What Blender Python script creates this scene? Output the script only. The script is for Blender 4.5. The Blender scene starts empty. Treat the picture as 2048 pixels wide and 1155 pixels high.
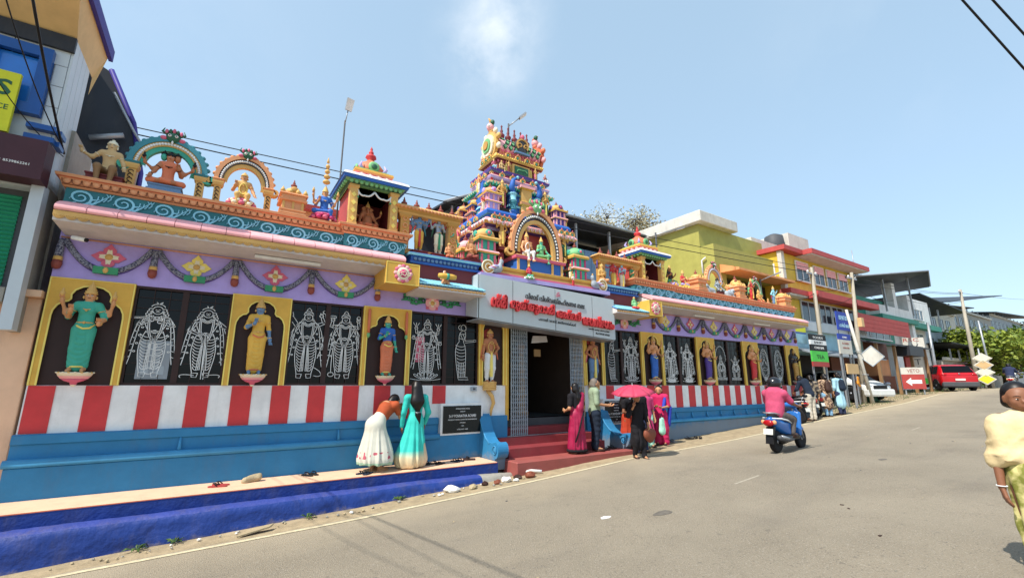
import bpy, bmesh, math, random
import numpy as np
from mathutils import Vector, Matrix, noise
R = math.radians; PI = math.pi; sin = math.sin; cos = math.cos
random.seed(7)
SC = bpy.context.scene
COL = SC.collection
# ------------------------------------------------------------ camera
cam_d = bpy.data.cameras.new('camera'); cam = bpy.data.objects.new('camera', cam_d); COL.objects.link(cam)
cam_d.sensor_width = 36.0; cam_d.lens = 36.0 * 894.6 / 2048.0
cam_d.clip_end = 2000; cam_d.clip_start = 0.05
AZ, PITCH = R(56.9), math.atan(192.5 / 894.6)
vd = Vector((cos(AZ) * cos(PITCH), sin(AZ) * cos(PITCH), sin(PITCH)))
cam.location = (0, -9.35, 1.55)
cam.rotation_euler = vd.to_track_quat('-Z', 'Y').to_euler()
SC.camera = cam
# ------------------------------------------------------------ sky and sun
SUN_EL = R(54); SUN_DIR = Vector((-1.0, -0.22, 0)).normalized()      # towards the sun, on plan
world = bpy.data.worlds.new('World'); SC.world = world; world.use_nodes = True
nt = world.node_tree; nt.nodes.clear()
def N(t, **k):
    n = nt.nodes.new(t)
    for a, b in k.items(): setattr(n, a, b)
    return n
wo = N('ShaderNodeOutputWorld'); bg = N('ShaderNodeBackground'); bg.inputs['Strength'].default_value = 0.15
sky = N('ShaderNodeTexSky', sky_type='NISHITA', sun_disc=False, sun_elevation=SUN_EL,
        sun_rotation=math.atan2(SUN_DIR.x, SUN_DIR.y), altitude=100, air_density=1.0, dust_density=1.6, ozone_density=1.5)
tc = N('ShaderNodeTexCoord')
# a thin cloud wisp and a few faint ones low down, by direction in the sky
def cloud(direction, size, strength, sc, seed):
    d = Vector(direction).normalized()
    dist = N('ShaderNodeVectorMath', operation='DISTANCE'); nt.links.new(tc.outputs['Generated'], dist.inputs[0]); dist.inputs[1].default_value = d
    m1 = N('ShaderNodeMapRange'); m1.inputs['From Min'].default_value = size; m1.inputs['From Max'].default_value = 0.0
    m1.interpolation_type = 'SMOOTHSTEP'
    nt.links.new(dist.outputs['Value'], m1.inputs['Value'])
    mp = N('ShaderNodeMapping'); mp.inputs['Location'].default_value = (seed, seed * 2, 0); nt.links.new(tc.outputs['Generated'], mp.inputs['Vector'])
    nz = N('ShaderNodeTexNoise'); nz.inputs['Scale'].default_value = sc; nz.inputs['Detail'].default_value = 9; nz.inputs['Roughness'].default_value = .6
    nz.inputs['Distortion'].default_value = .15
    nt.links.new(mp.outputs['Vector'], nz.inputs['Vector'])
    m2 = N('ShaderNodeMapRange'); m2.inputs['From Min'].default_value = .38; m2.inputs['From Max'].default_value = .8
    nt.links.new(nz.outputs['Fac'], m2.inputs['Value'])
    mu = N('ShaderNodeMath', operation='MULTIPLY'); nt.links.new(m1.outputs[0], mu.inputs[0]); nt.links.new(m2.outputs[0], mu.inputs[1])
    mv = N('ShaderNodeMath', operation='MULTIPLY'); nt.links.new(mu.outputs[0], mv.inputs[0]); mv.inputs[1].default_value = strength
    return mv.outputs[0]
def pix_dir(px, py):
    r = Vector((vd.y, -vd.x, 0)).normalized(); u = r.cross(vd)
    return vd * 894.6 + r * (px - 1024) - u * (py - 577.5)
def addc(a, b):
    s = N('ShaderNodeMath', operation='ADD', use_clamp=True); nt.links.new(a, s.inputs[0]); nt.links.new(b, s.inputs[1]); return s.outputs[0]
cf = cloud(pix_dir(985, 90), .15, .85, 9, 3.1)
for (px, py, sz, st, sc_, sd) in ((1005, 10, .12, .8, 7, 9.2), (960, 150, .09, .5, 8, 5.2), (1215, 440, .06, .7, 12, 1.7), (1800, 60, .3, .22, 3, 4.4), (260, 40, .4, .25, 2.5, 8.8)):
    cf = addc(cf, cloud(pix_dir(px, py), sz, st, sc_, sd))
hz = N('ShaderNodeMixRGB'); hz.inputs['Fac'].default_value = .62; hz.inputs['Color2'].default_value = (1.95, 2.72, 3.25, 1); nt.links.new(sky.outputs[0], hz.inputs['Color1'])   # hot hazy air: pale, even blue
mix = N('ShaderNodeMixRGB'); mix.inputs['Color2'].default_value = (3.5, 3.8, 4.1, 1)
nt.links.new(cf, mix.inputs['Fac']); nt.links.new(hz.outputs[0], mix.inputs['Color1'])
nt.links.new(mix.outputs[0], bg.inputs['Color']); nt.links.new(bg.outputs[0], wo.inputs['Surface'])
sl = bpy.data.lights.new('sun', 'SUN'); sl.energy = 3.1; sl.angle = R(0.55); sl.color = (1.0, .94, .85)
sun = bpy.data.objects.new('sun', sl); COL.objects.link(sun)
to_sun = Vector((SUN_DIR.x * cos(SUN_EL), SUN_DIR.y * cos(SUN_EL), sin(SUN_EL)))
sun.rotation_euler = (-to_sun).to_track_quat('-Z', 'Y').to_euler(); sun.location = to_sun * 60
SC.view_settings.view_transform = 'Standard'; SC.view_settings.look = 'None'
SC.view_settings.exposure = 0.93; SC.view_settings.gamma = 1.0; SC.view_settings.use_curve_mapping = False
# ------------------------------------------------------------ materials
def lin(h):   # sRGB hex to linear
    if isinstance(h, (tuple, list)): return tuple(h)
    v = [int(h[i:i + 2], 16) / 255 for i in (0, 2, 4)]
    return tuple(c / 12.92 if c <= .04045 else ((c + .055) / 1.055) ** 2.4 for c in v)
MATS = {}
CLOTH = set('aqua beige rust skirtwhite silkmaroon cottonblack shirtgreen denim denimlt skirtred kurtapink dupblue mint tshirtpink trousergrey trouserwhite navy dupyellow umbrella orangecloth'.split())
PLASTER = set('red yellow paleyellow purple dkpurple teal skyblue orange orange2 dkorange pink hotpink magenta maroon blue gold gold2 green ltgreen dkgreen skin skin2 bluegrey royal ocean teal2 lav copper cream'.split())
def M(name, col, rough=.6, var=.12, sc=2.5, bump=.0, bsc=40, metal=0.0, dirt=0.0, spec=.35, trans=0.0, mud=None):
    m = bpy.data.materials.new(name); m.use_nodes = True; t = m.node_tree; b = t.nodes['Principled BSDF']
    c = lin(col); L = t.links.new
    if name in PLASTER: lu = .3 * c[0] + .6 * c[1] + .1 * c[2]; c = tuple(min(.86, (v * .9 + lu * .1) * 1.06 + .012) for v in c)   # sun faded paint
    b.inputs['Roughness'].default_value = rough; b.inputs['Metallic'].default_value = metal
    b.inputs['Specular IOR Level'].default_value = spec
    if trans: b.inputs['Transmission Weight'].default_value = trans
    g = t.nodes.new('ShaderNodeNewGeometry')
    n = t.nodes.new('ShaderNodeTexNoise'); n.inputs['Scale'].default_value = sc; n.inputs['Detail'].default_value = 6; n.inputs['Roughness'].default_value = .65
    L(g.outputs['Position'], n.inputs['Vector'])
    mr = t.nodes.new('ShaderNodeMapRange'); mr.inputs['From Min'].default_value = .3; mr.inputs['From Max'].default_value = .7
    mr.inputs['To Min'].default_value = 1 - var; mr.inputs['To Max'].default_value = 1 + var
    L(n.outputs['Fac'], mr.inputs['Value'])
    mx = t.nodes.new('ShaderNodeVectorMath'); mx.operation = 'SCALE'; mx.inputs[0].default_value = c
    L(mr.outputs[0], mx.inputs['Scale']); out = mx.outputs[0]
    if dirt:
        n2 = t.nodes.new('ShaderNodeTexNoise'); n2.inputs['Scale'].default_value = 1.3; n2.inputs['Detail'].default_value = 8; n2.inputs['Roughness'].default_value = .75
        mp = t.nodes.new('ShaderNodeMapping'); mp.inputs['Scale'].default_value = (3, 3, .6); L(g.outputs['Position'], mp.inputs['Vector']); L(mp.outputs[0], n2.inputs['Vector'])
        r2 = t.nodes.new('ShaderNodeMapRange'); r2.inputs['From Min'].default_value = .5; r2.inputs['From Max'].default_value = .75; r2.inputs['To Max'].default_value = dirt
        L(n2.outputs['Fac'], r2.inputs['Value'])
        md = t.nodes.new('ShaderNodeMixRGB'); md.inputs['Color2'].default_value = (.13, .105, .08, 1); L(r2.outputs[0], md.inputs['Fac']); L(out, md.inputs['Color1']); out = md.outputs[0]
    if mud:      # splashes of road mud that climb a little way up from the ground
        sp = t.nodes.new('ShaderNodeSeparateXYZ'); L(g.outputs['Position'], sp.inputs[0]); n4 = t.nodes.new('ShaderNodeTexNoise'); n4.inputs['Scale'].default_value = 6; n4.inputs['Detail'].default_value = 8; n4.inputs['Roughness'].default_value = .7; L(g.outputs['Position'], n4.inputs['Vector'])
        sx_ = t.nodes.new('ShaderNodeMath'); sx_.operation = 'MULTIPLY_ADD'; sx_.inputs[1].default_value = -.045; L(sp.outputs['X'], sx_.inputs[0]); L(sp.outputs['Z'], sx_.inputs[2])
        ma = t.nodes.new('ShaderNodeMath'); ma.operation = 'MULTIPLY_ADD'; ma.inputs[1].default_value = -mud[1]; L(n4.outputs['Fac'], ma.inputs[0]); L(sx_.outputs[0], ma.inputs[2])
        r4 = t.nodes.new('ShaderNodeMapRange'); r4.inputs['From Min'].default_value = mud[0]; r4.inputs['From Max'].default_value = mud[0] - .16; r4.inputs['To Max'].default_value = mud[2]; L(ma.outputs[0], r4.inputs['Value'])
        m4 = t.nodes.new('ShaderNodeMixRGB'); m4.inputs['Color2'].default_value = (.3, .24, .17, 1); L(r4.outputs[0], m4.inputs['Fac']); L(out, m4.inputs['Color1']); out = m4.outputs[0]
    L(out, b.inputs['Base Color'])
    if bump:
        n3 = t.nodes.new('ShaderNodeTexNoise'); n3.inputs['Scale'].default_value = bsc; n3.inputs['Detail'].default_value = 5; L(g.outputs['Position'], n3.inputs['Vector'])
        bp = t.nodes.new('ShaderNodeBump'); bp.inputs['Strength'].default_value = bump; bp.inputs['Distance'].default_value = .02
        L(n3.outputs['Fac'], bp.inputs['Height']); L(bp.outputs[0], b.inputs['Normal'])
    MATS[name] = m
    return m
for nm, c, k in [
    ('red', 'c41c22', dict(dirt=.1)), ('white', 'e2e4e4', dict(dirt=.2)), ('yellow', 'd4a21c', {}), ('paleyellow', 'e6cf55', {}), ('purple', 'a894dc', dict(dirt=.12)),
    ('dkpurple', '4a2f8a', {}), ('brown', '33201e', {}), ('teal', '14707a', {}), ('skyblue', '7cc4d8', {}), ('orange', 'd8925c', {}), ('orange2', 'cf6a3c', {}),
    ('dkorange', '9c5a2c', {}), ('pink', 'e8a0a4', dict(dirt=.06)), ('hotpink', 'cf5676', {}), ('magenta', 'c01e66', {}), ('maroon', '6e1a22', {}),
    ('blue', '1d6aa8', dict(dirt=.06)), ('plinthblue', '2c78a6', dict(dirt=.2, var=.1, mud=(-.35, .5, .5), bump=.12, bsc=18)), ('roll', '3a86b4', dict(dirt=.08)), ('kerbblue', '18367e', dict(dirt=.28, bump=.8, bsc=12, mud=(-.72, .45, .75))),
    ('kerbtop', '34448c', dict(dirt=.5, bump=.8, bsc=10)), ('royal', '0f5cb4', {}), ('peach', 'e0b898', dict(dirt=.22, var=.08)), ('gold', 'cfa04c', {}), ('gold2', 'b8862e', {}),
    ('green', '1d8a5c', {}), ('ltgreen', '6ab070', {}), ('dkgreen', '14583c', {}), ('skin', 'c88a54', {}), ('skin2', 'b06a3e', {}), ('bluegrey', '5a80a8', {}),
    ('gry', '9aa4ac', dict(dirt=.05)), ('panel', 'b6bfc2', dict(rough=.35, var=.04)), ('dkgrey', '4a4c50', {}), ('black', '141416', {}), ('soffit', 'cec8c6', dict(dirt=.15)),
    ('step', '863438', dict(dirt=.22, bump=.2)), ('step2', '98504a', dict(dirt=.3, bump=.3)), ('lav', 'a79ad6', {}), ('silver', '8f949e', dict(rough=.35, metal=.6)), ('steel', 'a0a4a8', dict(rough=.45, metal=.5)),
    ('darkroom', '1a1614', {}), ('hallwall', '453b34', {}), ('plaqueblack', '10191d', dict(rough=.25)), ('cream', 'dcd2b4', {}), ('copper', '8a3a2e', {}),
    ('glassdark', '08080a', dict(rough=.12, spec=.25)), ('concrete', '98948a', dict(dirt=.4, var=.2, bump=.2)), ('oldwhite', 'c9c6bc', dict(dirt=.35)), ('olive', 'a09c50', dict(dirt=.06)),
    ('bldyellow', 'd2b23c', dict(dirt=.06)), ('fascia', 'b34a48', dict(dirt=.1)), ('peachwall', 'd8955f', {}), ('sheetdark', '2a2d34', dict(rough=.5, dirt=.2)), ('sheetlight', '8a929a', dict(rough=.4, dirt=.3)),
    ('acp', 'c0c9cf', dict(rough=.35, var=.05)), ('acpblue', '1c4f96', dict(rough=.3)), ('window', '24303a', dict(rough=.1, spec=.6)), ('winblue', '2a7ad8', dict(rough=.12, spec=.6)),
    ('shutter', '2e9a76', dict(rough=.5)), ('signmaroon', '43242e', {}), ('signyellow', 'cfd02c', {}), ('ltblue', '9cc6d6', {}), ('tealwall', '3f8f7e', dict(dirt=.1)), ('redboard', 'a8403c', dict(dirt=.2)),
    ('wood', '8a6a48', {}), ('board', 'c9a878', {}), ('neon', '4cc04a', {}), ('signblue', '243f9c', {}), ('violetfascia', '3c3488', {}), ('creamsoffit', 'd2b27c', {}),
    ('rubber', '17171a', dict(rough=.8)), ('carred', 'b3101c', dict(rough=.25, spec=.6)), ('carwhite', 'd6d8d6', dict(rough=.25, spec=.6)), ('taillight', 'a01018', dict(rough=.2)), ('plate', 'd0d0c8', {}),
    ('humanskin', '845840', dict(rough=.5, var=.06)), ('humanskin2', 'b88662', dict(rough=.5, var=.06)), ('hair', '120e0e', dict(rough=.42, var=.3, sc=30)), ('greyhair', '6e655c', {}),
    ('aqua', '2fb8ac', dict(rough=.75, var=.08)), ('beige', 'd3bc9c', dict(rough=.8)), ('rust', 'a44a26', dict(rough=.8)), ('skirtwhite', 'c9c8ba', dict(rough=.85)), ('silkmaroon', '981c44', dict(rough=.45)),
    ('cottonblack', '17151a', dict(rough=.9)), ('shirtgreen', '8a9a80', dict(rough=.85)), ('denim', '2b3350', dict(rough=.9, bump=.2)), ('denimlt', '7ea6c4', dict(rough=.9)), ('skirtred', 'b03a20', dict(rough=.8)),
    ('kurtapink', 'c02058', dict(rough=.75)), ('dupblue', '2b3ea8', dict(rough=.7)), ('mint', 'a6dcc4', dict(rough=.8)), ('bagorange', 'e8603c', {}), ('bagbrown', '7c4430', {}), ('umbrella', 'b83c58', dict(rough=.6)),
    ('tshirtpink', 'b84868', dict(rough=.85)), ('trousergrey', '5c5552', dict(rough=.9)), ('trouserwhite', 'c0b8a8', dict(rough=.9)), ('navy', '1c2738', dict(rough=.9)), ('helmet', '1c1c20', dict(rough=.2, spec=.6)),
    ('scootblue', '2a6cb8', dict(rough=.25, spec=.6)), ('scootblack', '18191c', dict(rough=.35)), ('dupyellow', 'd8c294', dict(rough=.85, var=.06)), ('teal2', '1fa088', {}), ('leather', '3a241c', dict(rough=.6)),
    ('bark', '5a4a3a', dict(bump=.8, bsc=30)), ('ocean', '2e8090', dict(rough=.8)), ('eyewhite', 'd8d0c8', {}), ('lip', '7c3a34', {}), ('stone', 'a89878', dict(bump=.5, dirt=.3)), ('litter', 'e2e0da', {}),
    ('cable', '101012', {}), ('polecement', 'a49c8c', dict(dirt=.3, bump=.3)), ('orangecloth', 'd08a2c', {}), ('cardbrown', '7a4a38', {})]:
    if nm in CLOTH: k = dict(k); k.update(bump=.55, bsc=11, var=.16, sc=7)
    M(nm, c, **k)
def leafmat(name, c1, c2):
    m = M(name, c1, rough=.6, var=.1); t = m.node_tree; b = t.nodes['Principled BSDF']
    g = [n for n in t.nodes if n.type == 'NEW_GEOMETRY'][0]
    mx = t.nodes.new('ShaderNodeMixRGB'); mx.inputs['Color1'].default_value = (*lin(c1), 1); mx.inputs['Color2'].default_value = (*lin(c2), 1)
    t.links.new(g.outputs['Random Per Island'], mx.inputs['Fac']); t.links.new(mx.outputs[0], b.inputs['Base Color'])
leafmat('leaf', '4c6420', '8a9434'); leafmat('leafdry', '9a9474', 'c4bda0'); leafmat('leafdark', '24401a', '4a6424')
# patterned cloths
def printmat(name, base, spot, sc=12, thr=.5, soft=.05, rough=.85):
    m = M(name, base, rough=rough); t = m.node_tree; b = t.nodes['Principled BSDF']
    g = [n for n in t.nodes if n.type == 'NEW_GEOMETRY'][0]
    v = t.nodes.new('ShaderNodeTexNoise'); v.inputs['Scale'].default_value = sc; v.inputs['Detail'].default_value = 3; t.links.new(g.outputs['Position'], v.inputs['Vector'])
    r = t.nodes.new('ShaderNodeMapRange'); r.inputs['From Min'].default_value = thr - soft; r.inputs['From Max'].default_value = thr + soft; t.links.new(v.outputs['Fac'], r.inputs['Value'])
    mx = t.nodes.new('ShaderNodeMixRGB'); mx.inputs['Color1'].default_value = (*lin(base), 1); mx.inputs['Color2'].default_value = (*lin(spot), 1)
    t.links.new(r.outputs[0], mx.inputs['Fac']); t.links.new(mx.outputs[0], b.inputs['Base Color'])
printmat('sareeyellow', 'ccc284', '7c7e38', 11, .5, .08); printmat('floral', 'b89c80', '4a3630', 14); printmat('garlandsilver', '8a8c9c', '3c3e58', 45, .52, .03)
printmat('camo', '8c7f6c', '3c3838', 10)
# asphalt: dusty, with darker patches and small stones
m = M('asphalt', (.24, .203, .148), rough=.9, var=.16, sc=.5, bump=.9, bsc=80); t = m.node_tree
b = t.nodes['Principled BSDF']; g = [n for n in t.nodes if n.type == 'NEW_GEOMETRY'][0]
src = b.inputs['Base Color'].links[0].from_socket
for (scale, lo, hi, col, amt) in ((70, .56, .64, (.42, .38, .32, 1), .5), (48, .6, .66, (.06, .055, .05, 1), .55), (1.1, .55, .8, (.12, .105, .09, 1), .45), (7, .68, .74, (.08, .07, .06, 1), .5), (.9, .3, .75, (.3, .26, .195, 1), .5)):
    n = t.nodes.new('ShaderNodeTexNoise'); n.inputs['Scale'].default_value = scale; n.inputs['Detail'].default_value = 4; t.links.new(g.outputs['Position'], n.inputs['Vector'])
    if scale == 1.1:
        mp = t.nodes.new('ShaderNodeMapping'); mp.inputs['Scale'].default_value = (.25, 1.3, 1); t.links.new(g.outputs['Position'], mp.inputs['Vector']); t.links.new(mp.outputs[0], n.inputs['Vector'])
    r = t.nodes.new('ShaderNodeMapRange'); r.inputs['From Min'].default_value = lo; r.inputs['From Max'].default_value = hi; r.inputs['To Max'].default_value = amt; t.links.new(n.outputs['Fac'], r.inputs['Value'])
    mx = t.nodes.new('ShaderNodeMixRGB'); mx.inputs['Color2'].default_value = col; t.links.new(r.outputs[0], mx.inputs['Fac']); t.links.new(src, mx.inputs['Color1']); src = mx.outputs[0]
sp_ = t.nodes.new('ShaderNodeSeparateXYZ'); t.links.new(g.outputs['Position'], sp_.inputs[0]); n = t.nodes.new('ShaderNodeTexNoise'); n.inputs['Scale'].default_value = 1.2; n.inputs['Detail'].default_value = 6; t.links.new(g.outputs['Position'], n.inputs['Vector'])
a_ = t.nodes.new('ShaderNodeMath'); a_.operation = 'MULTIPLY_ADD'; a_.inputs[1].default_value = 1.6; t.links.new(n.outputs['Fac'], a_.inputs[0]); t.links.new(sp_.outputs['Y'], a_.inputs[2])   # wind blown dust thins out away from the verge
r = t.nodes.new('ShaderNodeMapRange'); r.inputs['From Min'].default_value = -2.6; r.inputs['From Max'].default_value = -.9; r.inputs['To Max'].default_value = .75; t.links.new(a_.outputs[0], r.inputs['Value'])
mx = t.nodes.new('ShaderNodeMixRGB'); mx.inputs['Color2'].default_value = (.4, .335, .235, 1); t.links.new(r.outputs[0], mx.inputs['Fac']); t.links.new(src, mx.inputs['Color1']); src = mx.outputs[0]
vo = t.nodes.new('ShaderNodeTexVoronoi'); vo.feature = 'DISTANCE_TO_EDGE'; vo.inputs['Scale'].default_value = .3; ns = t.nodes.new('ShaderNodeTexNoise'); ns.inputs['Scale'].default_value = 2.5; ns.inputs['Detail'].default_value = 6; t.links.new(g.outputs['Position'], ns.inputs['Vector'])
av = t.nodes.new('ShaderNodeVectorMath'); av.operation = 'MULTIPLY_ADD'; av.inputs[1].default_value = (.9, .9, .9); t.links.new(ns.outputs['Color'], av.inputs[0]); t.links.new(g.outputs['Position'], av.inputs[2]); t.links.new(av.outputs[0], vo.inputs['Vector'])
r = t.nodes.new('ShaderNodeMapRange'); r.inputs['From Min'].default_value = .006; r.inputs['From Max'].default_value = .0; r.inputs['To Max'].default_value = .16; t.links.new(vo.outputs['Distance'], r.inputs['Value'])
mx = t.nodes.new('ShaderNodeMixRGB'); mx.inputs['Color2'].default_value = (.09, .08, .065, 1); t.links.new(r.outputs[0], mx.inputs['Fac']); t.links.new(src, mx.inputs['Color1']); src = mx.outputs[0]
t.links.new(src, b.inputs['Base Color'])
M('tarstain', (.13, .115, .095), rough=.85, var=.3, sc=12); printmat('dirt', '8c7654', 'a8946e', 3, .5, .2); M('asphaltpale', (.36, .32, .25), rough=.9, var=.2, sc=20); M('paintline', 'c4b898', rough=.8, var=.25, sc=14); M('verge', '9c8c70', rough=.95, var=.25, sc=5, bump=.6, bsc=30)
# ------------------------------------------------------------ mesh builder
class MB:
    def __init__(s, mat='white'): s.v = []; s.f = []; s.mi = []; s.sm = []; s.ms = [mat]; s.c = 0; s.xf = None; s.off = (0, 0, 0)
    def m(s, name):
        if name not in s.ms: s.ms.append(name)
        s.c = s.ms.index(name); return s
    def add(s, vs, fs, smooth=False):
        o = len(s.v); ox, oy, oz = s.off
        if s.xf is not None: vs = [s.xf @ Vector(p) for p in vs]
        s.v.extend((p[0] + ox, p[1] + oy, p[2] + oz) for p in vs)
        for f in fs: s.f.append([i + o for i in f]); s.mi.append(s.c); s.sm.append(smooth)
        return s
    def box(s, x0, x1, y0, y1, z0, z1):
        return s.add([(x0, y0, z0), (x1, y0, z0), (x1, y1, z0), (x0, y1, z0), (x0, y0, z1), (x1, y0, z1), (x1, y1, z1), (x0, y1, z1)],
                     [(0, 3, 2, 1), (4, 5, 6, 7), (0, 1, 5, 4), (1, 2, 6, 5), (2, 3, 7, 6), (3, 0, 4, 7)])
    def prism(s, poly, axis, a, b, smooth=False):
        f = {'y': lambda u, v, w: (u, w, v), 'x': lambda u, v, w: (w, u, v), 'z': lambda u, v, w: (u, v, w)}[axis]; n = len(poly)
        vs = [f(u, v, a) for u, v in poly] + [f(u, v, b) for u, v in poly]
        s.add(vs, [tuple(range(n)), tuple(range(2 * n - 1, n - 1, -1))])
        return s.add(vs, [(i, (i + 1) % n, n + (i + 1) % n, n + i) for i in range(n)], smooth)
    def lathe(s, prof, c=(0, 0, 0), n=12, sx=1, sy=1, rot=0):
        vs = []
        for r, z in prof:
            for k in range(n):
                a = 2 * PI * k / n + rot; vs.append((c[0] + r * sx * cos(a), c[1] + r * sy * sin(a), c[2] + z))
        fs = [(i * n + k, i * n + (k + 1) % n, (i + 1) * n + (k + 1) % n, (i + 1) * n + k) for i in range(len(prof) - 1) for k in range(n)]
        s.add(vs, fs + [tuple(range(n))[::-1], tuple((len(prof) - 1) * n + k for k in range(n))], n > 6); return s
    def tube(s, pts, r, n=6, closed=False):
        P = [Vector(p) for p in pts]; m_ = len(P); rr = r if isinstance(r, (list, tuple)) else [r] * m_
        vs = []; up = None
        for i, p in enumerate(P):
            d = (P[(i + 1) % m_] - P[i - 1]) if closed else (P[min(i + 1, m_ - 1)] - P[max(i - 1, 0)])
            d = d.normalized() if d.length > 1e-9 else Vector((0, 0, 1))
            if up is None: up = Vector((0, 0, 1)) if abs(d.z) < .9 else Vector((1, 0, 0))
            a = d.cross(up).normalized(); b_ = a.cross(d).normalized(); up = b_
            for k in range(n):
                t_ = 2 * PI * k / n; vs.append(p + (a * cos(t_) + b_ * sin(t_)) * rr[i])
        q = m_ if closed else m_ - 1
        fs = [(i * n + k, i * n + (k + 1) % n, ((i + 1) % m_) * n + (k + 1) % n, ((i + 1) % m_) * n + k) for i in range(q) for k in range(n)]
        if not closed: fs += [tuple(range(n))[::-1], tuple((m_ - 1) * n + k for k in range(n))]
        return s.add(vs, fs, True)
    def ball(s, c, r, nu=10, nv=7):
        if not isinstance(r, (tuple, list)): r = (r, r, r)
        vs = [(c[0], c[1], c[2] - r[2])]
        for j in range(1, nv):
            ph = -PI / 2 + PI * j / nv
            for i in range(nu): t_ = 2 * PI * i / nu; vs.append((c[0] + r[0] * cos(ph) * cos(t_), c[1] + r[1] * cos(ph) * sin(t_), c[2] + r[2] * sin(ph)))
        vs.append((c[0], c[1], c[2] + r[2])); e = len(vs) - 1
        fs = [(0, 1 + (i + 1) % nu, 1 + i) for i in range(nu)] + [(e, e - nu + i, e - nu + (i + 1) % nu) for i in range(nu)]
        fs += [(1 + j * nu + i, 1 + j * nu + (i + 1) % nu, 1 + (j + 1) * nu + (i + 1) % nu, 1 + (j + 1) * nu + i) for j in range(nv - 2) for i in range(nu)]
        return s.add(vs, fs, True)
    def mould(s, x0, x1, y0, y1, prof, mats=None):
        vs = []
        for z, o in prof: vs += [(x0 - o, y0 - o, z), (x1 + o, y0 - o, z), (x1 + o, y1 + o, z), (x0 - o, y1 + o, z)]
        s.add(vs, [(3, 2, 1, 0)])
        for i in range(len(prof) - 1):
            if mats and mats[i]: s.m(mats[i])
            s.add(vs[i * 4:i * 4 + 8], [(k, (k + 1) % 4, 4 + (k + 1) % 4, 4 + k) for k in range(4)])
        return s.add(vs[-4:], [(0, 1, 2, 3)])
    def band(s, pts, w, y0, y1, closed=False):
        """a strip w wide that follows a line in the x-z plane, from depth y0 (front) to y1"""
        n = len(pts); L_ = []; R_ = []
        for i, (x, z) in enumerate(pts):
            a = pts[(i + 1) % n] if closed or i < n - 1 else pts[i]; b_ = pts[i - 1] if closed or i > 0 else pts[i]
            dx, dz = a[0] - b_[0], a[1] - b_[1]; l = math.hypot(dx, dz) or 1; nx, nz = -dz / l, dx / l
            ww = w[i] if isinstance(w, (list, tuple)) else w
            L_.append((x + nx * ww / 2, z + nz * ww / 2)); R_.append((x - nx * ww / 2, z - nz * ww / 2))
        vs = [(x, y0, z) for x, z in L_] + [(x, y0, z) for x, z in R_] + [(x, y1, z) for x, z in L_] + [(x, y1, z) for x, z in R_]
        fs = []
        for i in range(n if closed else n - 1):
            j = (i + 1) % n; fs += [(i, j, n + j, n + i), (2 * n + i, 2 * n + j, j, i), (n + i, n + j, 3 * n + j, 3 * n + i)]
        return s.add(vs, fs)
MESHN = {}
def mesh_of(mb, name, fix=True):
    me = bpy.data.meshes.new(name); me.from_pydata([tuple(p) for p in mb.v], [], mb.f)
    for n_ in mb.ms: me.materials.append(MATS[n_])
    me.polygons.foreach_set('material_index', mb.mi); me.polygons.foreach_set('use_smooth', mb.sm)
    if fix:
        bm = bmesh.new(); bm.from_mesh(me); bmesh.ops.recalc_face_normals(bm, faces=bm.faces); bm.to_mesh(me); bm.free()
    me.update(); return me
def tag(o, label=None, cat=None, group=None, kind=None):
    for k, v in (('label', label), ('category', cat), ('group', group), ('kind', kind)):
        if v: o[k] = v
    return o
def ob(name, mb, parent=None, loc=None, rot=None, scale=None, bev=0, **tags):
    me = mesh_of(mb, name) if isinstance(mb, MB) else mb
    o = bpy.data.objects.new(name, me); COL.objects.link(o)
    if parent: o.parent = parent
    if loc is not None: o.location = loc
    if rot is not None: o.rotation_euler = rot
    if scale is not None: o.scale = scale if isinstance(scale, (tuple, list)) else (scale,) * 3
    if bev:
        b_ = o.modifiers.new('bevel', 'BEVEL'); b_.width = bev; b_.segments = 1; b_.limit_method = 'ANGLE'; b_.angle_limit = R(40)
    return tag(o, **tags)
def thing(name, label, cat, loc=(0, 0, 0), rz=0, group=None, scale=1, rx=0, ry=0):
    o = bpy.data.objects.new(name, None); COL.objects.link(o); o.location = loc; o.rotation_euler = (rx, ry, rz); o.empty_display_size = .1
    o.scale = (scale,) * 3 if not isinstance(scale, (tuple, list)) else scale
    return tag(o, label, cat, group)
def dup(root, loc=None, rz=None, label=None, group=None, scale=None, parent=None):
    c = root.copy(); COL.objects.link(c)
    if parent: c.parent = parent
    if loc is not None: c.location = loc
    if rz is not None: c.rotation_euler.z = rz
    if scale is not None: c.scale = (scale,) * 3
    if label: c['label'] = label
    if group: c['group'] = group
    for ch in root.children: dup(ch, parent=c)
    return c
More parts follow.
